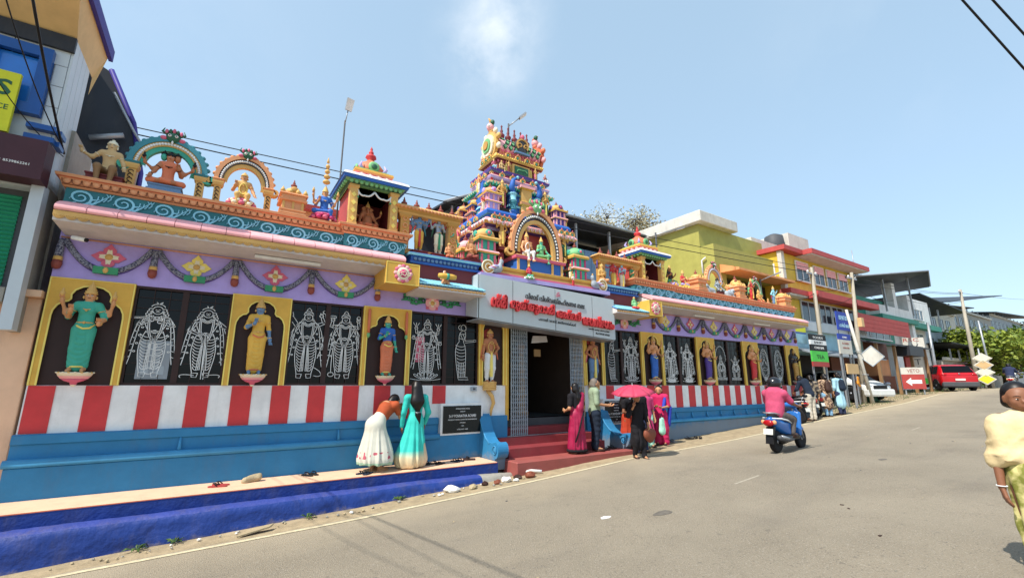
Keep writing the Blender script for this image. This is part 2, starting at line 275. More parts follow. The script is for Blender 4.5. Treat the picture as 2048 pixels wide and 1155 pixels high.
def text(name, body, mat, parent=None, loc=(0, 0, 0), h=.1, w=None, depth=.004, off=0.0, rz=0, align='CENTER', roty=0, **tags):
    """raised lettering that stands in the x-z plane and faces -y"""
    cu = bpy.data.curves.new(name, 'FONT'); cu.body = body; cu.size = 1; cu.extrude = 0.0 if depth < 0 else .001; cu.offset = off; cu.align_x = align; cu.resolution_u = 2
    o = bpy.data.objects.new(name, cu); COL.objects.link(o); dg = bpy.context.evaluated_depsgraph_get(); dg.update()
    me = bpy.data.meshes.new_from_object(o.evaluated_get(dg)); bpy.data.objects.remove(o); bpy.data.curves.remove(cu)
    n = len(me.vertices)
    if n == 0: return None
    co = np.empty(n * 3, np.float32); me.vertices.foreach_get('co', co); co = co.reshape(-1, 3)
    x0, x1 = co[:, 0].min(), co[:, 0].max(); y0, y1 = co[:, 1].min(), co[:, 1].max()
    s_ = h / max(y1 - y0, 1e-6); sxx = (w / (x1 - x0)) if w else s_
    c2 = np.stack([(co[:, 0] - ((x0 + x1) / 2 if align == 'CENTER' else x0)) * sxx, -np.sign(co[:, 2]) * depth, (co[:, 1] - (y0 + y1) / 2) * s_], 1)
    me.vertices.foreach_set('co', c2.astype(np.float32).ravel()); me.materials.clear(); me.materials.append(MATS[mat]); me.update()
    return ob(name, me, parent, loc, (0, roty, rz), **tags)
# ------------------------------------------------------------ smooth solids (bodies, drapery) from blended rounded limbs
def sdf_mesh(prims, h, k, mats, post=None):
    """prims: (p0, p1, r0, r1, matindex, fy) -> arrays v, quads, mat   (surface nets)"""
    P0 = np.array([p[0] for p in prims], np.float32); P1 = np.array([p[1] for p in prims], np.float32)
    rm = np.array([max(p[2], p[3]) for p in prims], np.float32)
    lo = np.minimum(P0, P1).min(0) - rm.max() - 2.5 * h; hi = np.maximum(P0, P1).max(0) + rm.max() + 2.5 * h
    n = np.ceil((hi - lo) / h).astype(int) + 1
    ax = [lo[i] + h * np.arange(n[i], dtype=np.float32) for i in range(3)]
    D = np.full(n, 9.0, np.float32)
    def dist(X, Y, Z, p):
        a = np.array(p[0], np.float32); b = np.array(p[1], np.float32); ba = b - a; L = float(ba @ ba) + 1e-9
        fy = p[5] if len(p) > 5 else 1.0
        qx, qy, qz = X - a[0], Y - a[1], Z - a[2]
        t = np.clip((qx * ba[0] + qy * ba[1] + qz * ba[2]) / L, 0, 1)
        r = p[2] + (p[3] - p[2]) * t
        return np.sqrt((qx - t * ba[0]) ** 2 + ((qy - t * ba[1]) / fy) ** 2 + (qz - t * ba[2]) ** 2) - r
    for p in prims:
        a = np.minimum(p[0], p[1]) - max(p[2], p[3]) - k - h; b = np.maximum(p[0], p[1]) + max(p[2], p[3]) + k + h
        i0 = np.clip(np.floor((a - lo) / h).astype(int), 0, n); i1 = np.clip(np.ceil((b - lo) / h).astype(int) + 1, 0, n)
        sl = tuple(slice(i0[i], i1[i]) for i in range(3))
        d = dist(ax[0][sl[0]][:, None, None], ax[1][sl[1]][None, :, None], ax[2][sl[2]][None, None, :], p)
        c = D[sl]; hh = np.clip(k - np.abs(c - d), 0, None) / k
        D[sl] = np.minimum(c, d) - hh * hh * k * .25
    S = D < 0
    cells = np.zeros(tuple(n - 1), int)
    for dx in (0, 1):
        for dy in (0, 1):
            for dz in (0, 1): cells += S[dx:n[0] - 1 + dx, dy:n[1] - 1 + dy, dz:n[2] - 1 + dz]
    act = (cells > 0) & (cells < 8); idx = np.full(tuple(n - 1), -1, int); A = np.argwhere(act); idx[act] = np.arange(len(A))
    acc = np.zeros((len(A), 3)); cnt = np.zeros(len(A))
    for axis in range(3):
        o1, o2 = [i for i in range(3) if i != axis]
        for e1 in (0, 1):
            for e2 in (0, 1):
                q = A.copy(); q[:, o1] += e1; q[:, o2] += e2; q2 = q.copy(); q2[:, axis] += 1
                da = D[q[:, 0], q[:, 1], q[:, 2]]; db = D[q2[:, 0], q2[:, 1], q2[:, 2]]; m_ = (da < 0) != (db < 0)
                t = np.where(m_, da / np.where(m_, da - db, 1), 0); pt = q.astype(float); pt[:, axis] += t
                acc[m_] += pt[m_]; cnt[m_] += 1
    V = lo + h * (acc / np.maximum(cnt, 1)[:, None]); F = []
    for axis in range(3):
        o1, o2 = [i for i in range(3) if i != axis]
        s0 = [slice(1, -1)] * 3; s0[axis] = slice(0, -1); s1 = list(s0); s1[axis] = slice(1, None)
        E = np.argwhere(S[tuple(s0)] != S[tuple(s1)])
        if not len(E): continue
        E[:, o1] += 1; E[:, o2] += 1
        flip = S[E[:, 0], E[:, 1], E[:, 2]]
        c = []
        for (a, b) in ((0, 0), (-1, 0), (-1, -1), (0, -1)):
            q = E.copy(); q[:, o1] += a; q[:, o2] += b; c.append(idx[q[:, 0], q[:, 1], q[:, 2]])
        c = np.stack(c, 1); sw = flip if axis != 1 else ~flip
        c[sw] = c[sw][:, ::-1]; F.append(c)
    F = np.concatenate(F)
    mi = None
    if len(set(p[4] for p in prims)) > 1:
        fc = V[F].mean(1); best = np.full(len(F), 9.0); mi = np.zeros(len(F), int)
        for p in prims:
            d = dist(fc[:, 0], fc[:, 1], fc[:, 2], p); m_ = d < best; best[m_] = d[m_]; mi[m_] = p[4]
    else: mi = np.full(len(F), prims[0][4], int)
    if post is not None: V = post(V)
    return V, F, mi
def solid(name, prims, mats, h=.02, k=.03, parent=None, post=None, extra=None, **kw):
    V, F, mi = sdf_mesh(prims, h, k, mats, post)
    parts = [(V, F, mi)] + [sdf_mesh(*e) for e in (extra or [])]
    vs, fs, ms, o = [], [], [], 0
    for a, b, c in parts: vs.append(a); fs.append(b + o); ms.append(c); o += len(a)
    V = np.concatenate(vs); F = np.concatenate(fs); mi = np.concatenate(ms)
    me = bpy.data.meshes.new(name); me.vertices.add(len(V)); me.vertices.foreach_set('co', V.astype(np.float32).ravel())
    me.loops.add(len(F) * 4); me.loops.foreach_set('vertex_index', F.astype(np.int32).ravel())
    me.polygons.add(len(F)); me.polygons.foreach_set('loop_start', np.arange(0, len(F) * 4, 4, dtype=np.int32)); 
    for n_ in mats: me.materials.append(MATS[n_])
    me.polygons.foreach_set('material_index', mi.astype(np.int32)); me.polygons.foreach_set('use_smooth', [True] * len(F))
    me.update(calc_edges=True)
    return ob(name, me, parent, **kw)
def folds(cx, cy, z0, z1, n, amp, ph=0.0, sway=0.0):
    """pleats that deepen from z0 (top) down to z1"""
    def f(V):
        t = np.clip((z0 - V[:, 2]) / (z0 - z1), 0, 1) ** .7; a = np.arctan2(V[:, 1] - cy, V[:, 0] - cx)
        d = amp * t * np.sin(n * a + ph + sway * V[:, 2]) + amp * .45 * t * np.sin((n * 1.7) // 1 * a + 2 + ph)
        r = np.maximum(np.hypot(V[:, 0] - cx, V[:, 1] - cy), 1e-4); W = V.copy()
        W[:, 0] += (V[:, 0] - cx) / r * d; W[:, 1] += (V[:, 1] - cy) / r * d; return W
    return f
def drapes(z0, z1, n, amp, cx=0):
    """U shaped drapery ridges down the front of a statue's skirt"""
    def f(V):
        W = V.copy(); m_ = (V[:, 2] < z0) & (V[:, 2] > z1); x = (V[:, 0] - cx)
        W[:, 1] += np.where(m_, amp * np.sin((V[:, 2] - 3.2 * x * x / max(z0 - z1, .01)) / (z0 - z1) * 2 * PI * n), 0); return W
    return f
# ------------------------------------------------------------ bodies
def joints(**o):
    """joints of a standing body of height 1 that faces -y; x+ is the viewer's right"""
    J = dict(head=(0, 0, .932), chin=(0, -.022, .885), neck=(0, .005, .845), chest=(0, 0, .745), waist=(0, 0, .64), pelvis=(0, .005, .54),
             sL=(-.105, 0, .815), sR=(.105, 0, .815), eL=(-.14, .01, .64), eR=(.14, .01, .64), wL=(-.15, -.03, .49), wR=(.15, -.03, .49),
             hL=(-.055, 0, .51), hR=(.055, 0, .51), kL=(-.058, -.01, .28), kR=(.058, -.01, .28), aL=(-.055, .015, .045), aR=(.055, .015, .045),
             tL=(-.065, -.085, .015), tR=(.065, -.085, .015))
    J.update(o); return {k: np.array(v, float) for k, v in J.items()}
def body(J, H=1.0, fat=1.0, mats=(0, 0, 0, 0), fem=True, legs=True, head=True, foot=None):
    """limb primitives; mats = (skin, torso, legs, sleeve) material indexes"""
    S, T, Lg, Sl = mats; j = {k: v * H for k, v in J.items()}; f = H * fat; P = []
    a = P.append
    if head:
        up = (J['head'] - J['neck']); up = up / np.linalg.norm(up)
        hd = j['head']
        a((hd + up * .012 * H, hd - up * .016 * H, .056 * H, .05 * H, S)); a((hd - up * .02 * H, j['chin'], .042 * H, .026 * H, S))
    a((j['neck'] + (0, 0, .02 * H), j['neck'] - (0, 0, .03 * H), .027 * f, .03 * f, S))
    a((j['sL'] * .8 + j['neck'] * .2, j['sR'] * .8 + j['neck'] * .2, .038 * f, .038 * f, T))
    a((j['chest'] + (0, 0, .03 * H), j['waist'], (.086 if not fem else .08) * f, .066 * f, T, .68))
    if fem:
        for s in (-1, 1): a((j['chest'] + (s * .036 * H, -.035 * H, 0), j['chest'] + (s * .036 * H, -.02 * H, .03 * H), .034 * f, .03 * f, T))
    a((j['waist'], j['pelvis'], .066 * f, .085 * f, T, .75))
    for s in 'LR':
        a((j['s' + s], j['e' + s], .034 * f, .026 * f, Sl)); a((j['e' + s], j['w' + s], .025 * f, .017 * f, S))
        if legs:
            a((j['h' + s], j['k' + s], .06 * f, .042 * f, Lg)); a((j['k' + s], j['a' + s], .042 * f, .026 * f, Lg))
            a((j['a' + s], j['t' + s], .024 * f, .018 * f, S if foot is None else foot))
    return P
def hand(w, d, H=1.0, palm=(0, -1, 0), curl=.5, mat=0, side=1):
    """palm, four unequal bent fingers and a thumb; w wrist, d direction of the fingers, palm = the way the palm faces"""
    w = np.array(w, float) * H; d = np.array(d, float); d /= np.linalg.norm(d); n = np.array(palm, float); n -= d * (n @ d); n /= np.linalg.norm(n); c = np.cross(d, n) * side
    P = []; m_ = w + d * .045 * H
    for t in (-.6, -.2, .2, .6): P.append((w + c * t * .012 * H, m_ + c * t * .024 * H, .0095 * H, .0092 * H, mat))
    for i, (t, l) in enumerate(((-.95, .036), (-.32, .043), (.32, .046), (.95, .041))):
        b = m_ + c * t * .017 * H; d1 = d + n * curl * .5; d1 /= np.linalg.norm(d1); d2 = d + n * curl * 1.6; d2 /= np.linalg.norm(d2)
        q = b + d1 * l * .5 * H; P.append((b, q, .0075 * H, .0066 * H, mat)); P.append((q, q + d2 * l * .55 * H, .0066 * H, .0052 * H, mat))
    b = w + d * .012 * H + c * .014 * H; q = b + (c * .8 + d * .7 + n * .2) * .022 * H; P.append((b, q, .0095 * H, .008 * H, mat)); P.append((q, q + (d + n * .5 + c * .15) * .02 * H, .008 * H, .006 * H, mat))
    return (P, .0042 * H, .004 * H, None)
def lerp(a, b, t): return tuple(np.array(a) * (1 - t) + np.array(b) * t)
# ------------------------------------------------------------ painted plaster figures
def crown(parent, c, H, mat='gold', tall=.14, style='tall'):
    mb = MB(mat); r = .058 * H
    if style == 'tall': pr = [(r * 1.08, -.01), (r * 1.16, .0), (r * 1.0, .012), (r * 1.05, .03), (r * .8, .04), (r * .86, .055), (r * .62, .07), (r * .66, .085), (r * .42, .1), (r * .44, .112), (r * .16, .125), (r * .22, .14), (.002, .16)]
    else: pr = [(r * 1.08, -.01), (r * 1.2, .0), (r * 1.0, .02), (r * .8, .045), (r * .3, .06), (r * .36, .075), (.002, .085)]
    mb.lathe([(a, b * H * tall / .14) for a, b in pr], (c[0], c[1], c[2]), 10)
    for s in (-1, 1): mb.ball((c[0] + s * .06 * H, c[1] - .004, c[2] - .05 * H), (.012 * H, .012 * H, .022 * H), 6, 4)
    return ob('crown', mb, parent)
def ornaments(parent, J, H, mat='gold', belt=True, garland=None, necklace=True):
    mb = MB(mat); j = {k: v * H for k, v in J.items()}
    def ring(c, rx, ry, r, n=12, dz=0, front=False):
        mb.tube([(c[0] + rx * sin(t), c[1] - ry * cos(t), c[2] + dz * cos(t)) for t in [2 * PI * i / n for i in range(n)]], r, 5, True)
    if necklace:
        ring(j['neck'] + (0, -.004 * H, -.028 * H), .044 * H, .046 * H, .007 * H, dz=-.018 * H); ring(j['chest'] + (0, -.012 * H, .045 * H), .06 * H, .062 * H, .006 * H, dz=-.035 * H)
        mb.ball(j['chest'] + (0, -.08 * H, .0), (.014 * H,) * 3, 6, 4)
    if belt: ring(j['waist'] + (0, 0, -.045 * H), .078 * H, .064 * H, .01 * H); mb.ball(j['waist'] + (0, -.072 * H, -.045 * H), (.018 * H,) * 3, 6, 4)
    for s in 'LR':
        for a, b, t, r in (('s', 'e', .45, .036), ('e', 'w', .85, .024)):
            c = lerp(j[a + s], j[b + s], t); d = Vector(j[b + s] - j[a + s]).normalized(); q = d.cross(Vector((0, 1, .01))).normalized(); u = d.cross(q)
            mb.tube([Vector(c) + (q * cos(k * PI / 4) + u * sin(k * PI / 4)) * r * H for k in range(8)], .006 * H, 4, True)
    ob('ornament', mb, parent)
    if garland:
        g = MB(garland); c = j['chest']; n = 14
        g.tube([(c[0] + .07 * H * sin(t) * (1 - .25 * abs(cos(t))), c[1] - (.075 - .02 * abs(sin(t))) * H, c[2] + .05 * H - .22 * H * (.5 - .5 * cos(t))) for t in [2 * PI * i / n for i in range(n)]], .011 * H, 5, True)
        ob('garland', g, parent)
FC = [0]
def face(parent, J, H, skin='skin', dark='black'):
    hd = J['head'] * H; mb = MB(dark); w = MB('white')
    for s in (-1, 1):
        w.ball(hd + (s * .021 * H, -.049 * H, .0), (.0115 * H, .008 * H, .0065 * H), 6, 4)
        mb.ball(hd + (s * .021 * H, -.0555 * H, .0), (.005 * H, .004 * H, .005 * H), 5, 4)
        mb.tube([hd + (s * .009 * H, -.055 * H, .013 * H), hd + (s * .022 * H, -.054 * H, .018 * H), hd + (s * .035 * H, -.044 * H, .013 * H)], .0025 * H, 4)
    mb.m('lip').tube([hd + (-.013 * H, -.05 * H, -.032 * H), hd + (0, -.056 * H, -.034 * H), hd + (.013 * H, -.05 * H, -.032 * H)], .0042 * H, 5)
    ob('eye', w, parent); ob('face_paint', mb, parent)
def lotus(parent, r, h, name='lotus_base', c1='hotpink', c2='cream', z=0.0, n=12):
    mb = MB(c1); mb.lathe([(r * .5, z), (r * .8, z + h * .25), (r * .62, z + h * .5), (r * .85, z + h * .8), (r * .85, z + h), (r * .3, z + h)], n=16)
    for k in range(n):
        a = 2 * PI * k / n
        mb.m(c1 if k % 2 else c2).ball((r * .86 * cos(a), r * .86 * sin(a), z + h * .32), (r * .2, r * .2, h * .34), 6, 4)
    mb.m(c2)
    for k in range(n):
        a = 2 * PI * (k + .5) / n; mb.ball((r * .78 * cos(a), r * .78 * sin(a), z + h * .72), (r * .16, r * .16, h * .28), 6, 4)
    return ob(name, mb, parent)
ARMS = dict(rest=((-.155, .0, .65), (-.185, -.03, .5)), bless=((-.165, .01, .66), (-.13, -.13, .72)), give=((-.165, 0, .65), (-.15, -.15, .57)), up=((-.19, .02, .7), (-.25, -.03, .83)), front=((-.145, .0, .65), (-.03, -.13, .67)),
            hip=((-.2, .02, .68), (-.09, -.07, .585)), chest=((-.155, -.02, .66), (-.06, -.12, .71)), out=((-.2, -.01, .71), (-.31, -.04, .76)), down=((-.135, .01, .64), (-.16, -.02, .5)), knee=((-.17, -.03, .66), (-.2, -.13, .56)))
def arm(nm, side): return [tuple(v * (1 if i or side == 'L' else -1) for i, v in enumerate(p)) for p in ARMS[nm]]
def deity(label, H, loc, pose='stand', L='bless', Rr='give', back=None, skin='skin', top='green', low='green', hair=None, crown_='tall', crownm='gold', rz=0, name='deity_statue', cat='statue', group=None,
          base='lotus', held=True, res=None, garl=None, fem=True, fold=7, sash='paleyellow', heads=1, facep=True, basec=('hotpink', 'cream'), shawl=None, parent=None, belly=False, trunk=False):
    """a painted plaster figure with its own body, skirt, crown, ornaments and base"""
    if loc[2] > 4.6 and loc[0] < 1.6: H *= 1.13
    t = thing(name, label, cat, loc, rz, group); A, B = arm(L, 'L'), arm(Rr, 'R'); o = dict(eL=A[0], wL=A[1], eR=B[0], wR=B[1]); J = joints(**o); h = res or max(.011, H / 62)
    if pose != 'stand':
        dz = -.43
        for k in J:
            if k not in ('kL', 'kR', 'aL', 'aR', 'tL', 'tR'): J[k] = J[k] + (0, 0, dz)
        if pose == 'lotus':
            for s, q in (('L', -1), ('R', 1)): J['k' + s] = np.array((q * .2, -.1, .055)); J['a' + s] = np.array((-q * .05, -.17, .05 + (.02 if q > 0 else 0))); J['t' + s] = np.array((-q * .11, -.16, .05))
        elif pose == 'lalita':
            J['kL'] = np.array((-.2, -.1, .06)); J['aL'] = np.array((.03, -.18, .06)); J['tL'] = np.array((.09, -.18, .06))
            J['kR'] = np.array((.1, -.19, .07)); J['aR'] = np.array((.1, -.19, -.14)); J['tR'] = np.array((.11, -.26, -.16))
        elif pose == 'sit':
            for s, q in (('L', -1), ('R', 1)): J['k' + s] = np.array((q * .085, -.2, .09)); J['a' + s] = np.array((q * .07, -.2, -.13)); J['t' + s] = np.array((q * .08, -.28, -.155))
        elif pose == 'kneel':
            for s, q in (('L', -1), ('R', 1)): J['k' + s] = np.array((q * .09, -.17, .05)); J['a' + s] = np.array((q * .06, .06, .03)); J['t' + s] = np.array((q * .06, .13, .03))
    zb = 0.0
    if base == 'lotus':
        bh = .1 * H if pose == 'stand' else .13 * H; lotus(t, (.16 if pose == 'stand' else .27) * H, bh, c1=basec[0], c2=basec[1]); zb = bh * .92
    elif base == 'bracket':
        mb = MB('cream'); r = .165 * H; mb.lathe([(.001, -.17 * H), (.022 * H, -.16 * H), (.03 * H, -.14 * H)], n=12)
        mb.m('hotpink').lathe([(.03 * H, -.145 * H), (.035 * H, -.12 * H), (.09 * H, -.1 * H), (.125 * H, -.075 * H)], n=18)
        mb.m('pink').lathe([(.125 * H, -.075 * H), (.145 * H, -.05 * H), (.15 * H, -.045 * H)], n=18)
        mb.m('cream').lathe([(.15 * H, -.045 * H), (r, -.012 * H), (r * 1.02, -.004 * H), (r * .9, 0), (.01, 0)], n=18)
        for k in range(18):
            a = 2 * PI * k / 18; mb.m('gold' if k % 2 else 'cream').ball((r * .99 * cos(a), r * .99 * sin(a), -.004 * H), (.016 * H, .016 * H, .009 * H), 5, 4)
        ob('lotus_bracket', mb, t)
    elif base == 'block': ob('base_block', MB(basec[0]).mould(-.2 * H, .2 * H, -.14 * H, .14 * H, [(0, .02 * H), (.03 * H, .02 * H), (.04 * H, 0), (.08 * H, 0), (.09 * H, .015 * H), (.11 * H, .015 * H)]), t); zb = .11 * H
    for k in J: J[k] = J[k] + (0, 0, zb / H)
    P = body(J, H, 1.08 if not belly else 1.3, (0, 1, 2, 1 if fem else 0), fem)
    if belly: P.append(((0, -.03 * H, .21 * H + zb), (0, -.03 * H, .15 * H + zb), .11 * H, .12 * H, 0))
    if trunk:
        hd = J['head'] * H; q = [hd + (0, -.05 * H, -.02 * H), hd + (0, -.085 * H, -.08 * H), hd + (.0, -.1 * H, -.15 * H), hd + (-.05 * H, -.12 * H, -.18 * H)]
        P += [(q[0], q[1], .036 * H, .028 * H, 0), (q[1], q[2], .028 * H, .02 * H, 0), (q[2], q[3], .02 * H, .015 * H, 0)]
        for s in (-1, 1): P.append((hd + (s * .05 * H, .01 * H, .02 * H), hd + (s * .1 * H, .01 * H, -.01 * H), .04 * H, .045 * H, 0, .35))
    hands = MB(skin); golds = []
    def tip(e, w, up=True):
        d = Vector(np.array(w) - np.array(e)).normalized(); w = Vector(w) * H + Vector((0, 0, zb))
        f = Vector((d.x * .3, d.y * .3 - .2, .9)).normalized() if up else d
        P.append((w, w + f * .04 * H, .021 * H, .018 * H, 0))
        for i in (-1.5, -.5, .5, 1.5):
            c = w + f * .045 * H + Vector((i * .011 * H, 0, 0)); hands.tube([c, c + f * .04 * H + Vector((i * .002 * H, -.006 * H, 0))], [.008 * H, .005 * H], 5)
        hands.tube([w + f * .01 * H, w + f * .035 * H + Vector((.03 * H * (1 if w.x < 0 else -1), -.01 * H, 0))], [.009 * H, .006 * H], 5)
        return w + f * .07 * H
    dz = 0 if pose == 'stand' else -.43
    for nm, sd in ((L, 'L'), (Rr, 'R')):
        a = [(p[0], p[1], p[2] + dz) for p in arm(nm, sd)]; tip(a[0], a[1], nm in ('bless', 'give', 'up', 'front', 'chest', 'out'))
    if back:
        for sd, q in (('L', -1), ('R', 1)):
            s_ = (q * .1, .01, .81 + dz); e = (q * .2, .02, .71 + dz); w = (q * .235, -.05, .84 + dz) if back == 'up' else (q * .3, -.02, .78 + dz)
            P.append((np.array(s_) * H + (0, 0, zb), np.array(e) * H + (0, 0, zb), .03 * H, .025 * H, 0)); P.append((np.array(e) * H + (0, 0, zb), np.array(w) * H + (0, 0, zb), .024 * H, .017 * H, 0))
            e_ = tip(e, w)
            if held: gold = MB(crownm); golds.append(gold); gold.lathe([(.004 * H, 0), (.022 * H, .02 * H), (.03 * H, .045 * H), (.012 * H, .07 * H), (.016 * H, .085 * H), (.002, .11 * H)], (e_.x, e_.y, e_.z - .01 * H), 8)
    solid('body', P, [skin, top, low], h, .028 * H, t)
    ob('hand', hands, t)
    for gold in golds: ob('held_emblem', gold, t)
    if pose == 'stand':
        j = {k: v * H for k, v in J.items()}
        if fem:
            sk = [(j['waist'] + (0, 0, -.03 * H), j['pelvis'], .075 * H, .098 * H, 0, .78), (j['pelvis'], (0, 0, .36 * H + zb), .098 * H, .082 * H, 0, .75), ((0, 0, .36 * H + zb), (0, 0, .07 * H + zb), .08 * H, .064 * H, 0, .75)]
            for s in 'LR': sk.append((j['k' + s], j['a' + s] + (0, 0, .03 * H), .05 * H, .044 * H, 0))
            f1 = drapes(.5 * H + zb, .08 * H + zb, fold, .0065 * H)
        else:
            sk = [(j['pelvis'] + (0, 0, .03 * H), j['pelvis'] + (0, 0, -.02 * H), .08 * H, .09 * H, 0, .75)]
            for s in 'LR': sk += [(j['h' + s], j['k' + s], .07 * H, .058 * H, 0), (j['k' + s], j['a' + s] + (0, 0, .07 * H), .056 * H, .045 * H, 0)]
            f1 = drapes(.52 * H + zb, .1 * H + zb, fold + 2, .006 * H)
        solid('skirt', sk, [low], h, .03 * H, t, post=f1)
        mb = MB(sash)
        z = J['waist'][2] * H - .06 * H
        if fem: mb.tube([(-.085 * H, .0, z), (-.05 * H, -.073 * H, z - .035 * H), (0, -.083 * H, z - .06 * H), (.06 * H, -.07 * H, z - .05 * H), (.09 * H, -.01 * H, z)], .011 * H, 6)
        else: mb.band([(0, z), (-.006 * H, .3 * H + zb), (0, .12 * H + zb)], [.035 * H, .06 * H, .045 * H], -.082 * H, -.04 * H)
        mb.tube([(.06 * H * sin(a), .055 * H * cos(a), .055 * H + zb + .01 * H) for a in [2 * PI * i / 12 for i in range(12)]], .012 * H, 5, True) if fem else None
        ob('sash', mb, t)
    if shawl:
        mb = MB(shawl); j = {k: v * H for k, v in J.items()}
        for s in 'LR':
            q = -1 if s == 'L' else 1; mb.tube([j['s' + s] + (0, 0, .03 * H), j['s' + s] + (q * .03 * H, .03 * H, -.08 * H), j['s' + s] + (q * .06 * H, .03 * H, -.22 * H), j['s' + s] + (q * .09 * H, .02 * H, -.36 * H)], [.014 * H, .018 * H, .02 * H, .01 * H], 6)
        ob('shawl', mb, t)
    ornaments(t, J, H, crownm, pose == 'stand', garl)
    hd = J['head'] * H
    if hair: mb = MB(hair); mb.ball(hd + (0, .02 * H, .01 * H), (.064 * H, .055 * H, .066 * H), 10, 7); mb.tube([hd + (0, .05 * H, 0), hd + (-.05 * H, .05 * H, -.1 * H), hd + (-.06 * H, .04 * H, -.2 * H)], [.04 * H, .035 * H, .015 * H], 6); ob('hair', mb, t)
    if crown_: crown(t, hd + (0, 0, .03 * H), H, crownm, .14 if crown_ == 'tall' else .14, crown_)
    if heads == 3:
        for q in (-1, 1):
            mb = MB('teal2' if q < 0 else skin); c = hd + (q * .085 * H, .015 * H, .005 * H); mb.ball(c, (.045 * H, .05 * H, .062 * H), 9, 7); mb.m('black').ball(c + (0, .012 * H, .035 * H), (.046 * H, .046 * H, .04 * H), 8, 5)
            mb.m(crownm).lathe([(.05 * H, 0), (.04 * H, .02 * H), (.02 * H, .04 * H), (.002, .07 * H)], (c[0], c[1], c[2] + .05 * H), 8); ob('side_head', mb, t)
    if facep: face(t, J, H)
    return t
# ------------------------------------------------------------ living people
def hairmesh(parent, hd, H, style='bun', mat='hair', back=1):
    """hd: head centre; back=+1 puts the hair mass at +y (the person faces -y)"""
    P = [(hd + (0, .014 * H * back, .03 * H), hd + (0, .03 * H * back, -.012 * H), .0575 * H, .054 * H, 0)] + [(hd + (s * .03 * H, .008 * H * back, .018 * H), hd + (s * .04 * H, .026 * H * back, -.03 * H), .032 * H, .026 * H, 0) for s in (-1, 1)]
    if style == 'bun': P.append((hd + (0, .07 * H * back, -.02 * H), hd + (0, .08 * H * back, -.03 * H), .03 * H, .03 * H, 0))
    if style == 'long': P += [(hd + (0, .045 * H * back, -.02 * H), hd + (0, .08 * H * back, -.17 * H), .066 * H, .085 * H, 0, .75), (hd + (0, .08 * H * back, -.17 * H), hd + (-.01 * H, .08 * H * back, -.29 * H), .084 * H, .026 * H, 0, .65), (hd + (-.015 * H, .08 * H * back, -.33 * H), hd + (-.03 * H, .085 * H * back, -.44 * H), .04 * H, .012 * H, 0)]
    if style == 'braid': P += [(hd + (0, .05 * H * back, -.03 * H), hd + (0, .07 * H * back, -.14 * H), .036 * H, .03 * H, 0), (hd + (0, .07 * H * back, -.14 * H), hd + (0, .075 * H * back, -.38 * H), .028 * H, .012 * H, 0)]
    return solid('hair', P, [mat], .014 if H > 1 else .01, .02 * H, parent)
def features(parent, J, H, ear=True, brow='hair'):
    hd = J['head'] * H; mb = MB('eyewhite'); d = MB(brow)
    f = (J['chin'] - J['head']); fy = -1
    for s in (-1, 1):
        mb.ball(hd + (s * .021 * H, -.0505 * H, -.006 * H), (.008 * H, .006 * H, .0034 * H), 8, 5)
        d.ball(hd + (s * .021 * H, -.0565 * H, -.006 * H), (.0038 * H, .003 * H, .0036 * H), 6, 4)
        d.tube([hd + (s * .008 * H, -.057 * H, .007 * H), hd + (s * .02 * H, -.0565 * H, .0115 * H), hd + (s * .035 * H, -.049 * H, .007 * H)], .0028 * H, 4)
    ob('eye', mb, parent); ob('brow', d, parent)
    n = MB('lip'); n.tube([hd + (-.017 * H, -.048 * H, -.038 * H), hd + (0, -.056 * H, -.0365 * H), hd + (.017 * H, -.048 * H, -.038 * H)], [.003 * H, .006 * H, .003 * H], 6); ob('lips', n, parent)
def nose(J, H, mat=0):
    hd = J['head'] * H; return [(hd + (0, -.05 * H, -.004 * H), hd + (0, -.06 * H, -.02 * H), .006 * H, .0095 * H, mat)] + [(hd + (s * .055 * H, .0, -.0 * H), hd + (s * .057 * H, .004, -.016 * H), .011 * H, .008 * H, mat, 1) for s in (-1, 1)]
# ------------------------------------------------------------ the ground
GX = [-60, -20, -1.8, 2.2, 5.2, 8, 12.3, 14.5, 17, 20, 27.5, 33, 40, 53, 70, 100, 400]
GZ = [-4, -1.7, -.6, -.42, -.28, -.12, .0, .1, .22, .38, .75, 1.05, 1.22, 1.32, 1.2, .5, .5]
def gz(x, y):
    b_ = float(np.interp(x, GX, GZ)); t = min(max((30 - x) / 20, 0), 1)
    return b_ + .04 * t * min(max(-y - 1.2, -1), 9)
def edge_y(x): return float(np.interp(x, [-60, -1.2, 1.9, 7.1, 10.9, 14.4, 18, 27, 36, 60, 90, 200], [-1.9, -1.9, -2.06, -1.87, -1.68, -1.54, -1.4, -1.34, -.9, .5, 6, 30]))
def sheet(name, xs, ysf, lift, mat, rough=0.0, **kw):
    vs, fs = [], []; ny = len(ysf(0))
    for x in xs:
        for y in ysf(x): vs.append((x, y, gz(x, y) + lift + rough * noise.noise(Vector((x * 2.1, y * 2.1, 0)))))
    for i in range(len(xs) - 1):
        for j in range(ny - 1): a = i * ny + j; fs.append((a, a + ny, a + ny + 1, a + 1))
    mb = MB(mat); mb.add(vs, fs, True); return ob(name, mb, **kw)
XS = list(np.arange(-20, 60, .5)) + [60, 66, 72, 80, 90, 100, 130, 170, 250, 400]
sheet('ground', [-200, -120, -60, -40] + XS, lambda x: [-200, -60, -30, -16, -13, -11.9, -9, -7, -5, -4, -3, -2.6, -2.3, -2, -1.7, -1.4, -1.1, -.8, -.4, 0, .5, 2, 6, 15, 40, 100, 250], -.012, 'verge', .012, kind='structure')
sheet('road', [-60, -40] + XS, lambda x: [edge_y(x) - 9.6, edge_y(x) - 7, edge_y(x) - 5, edge_y(x) - 3, edge_y(x) - 1.5, edge_y(x) - .6, edge_y(x) + .05 + .06 * noise.noise(Vector((x * 1.7, 3, 0)))], .02, 'asphalt', kind='structure')
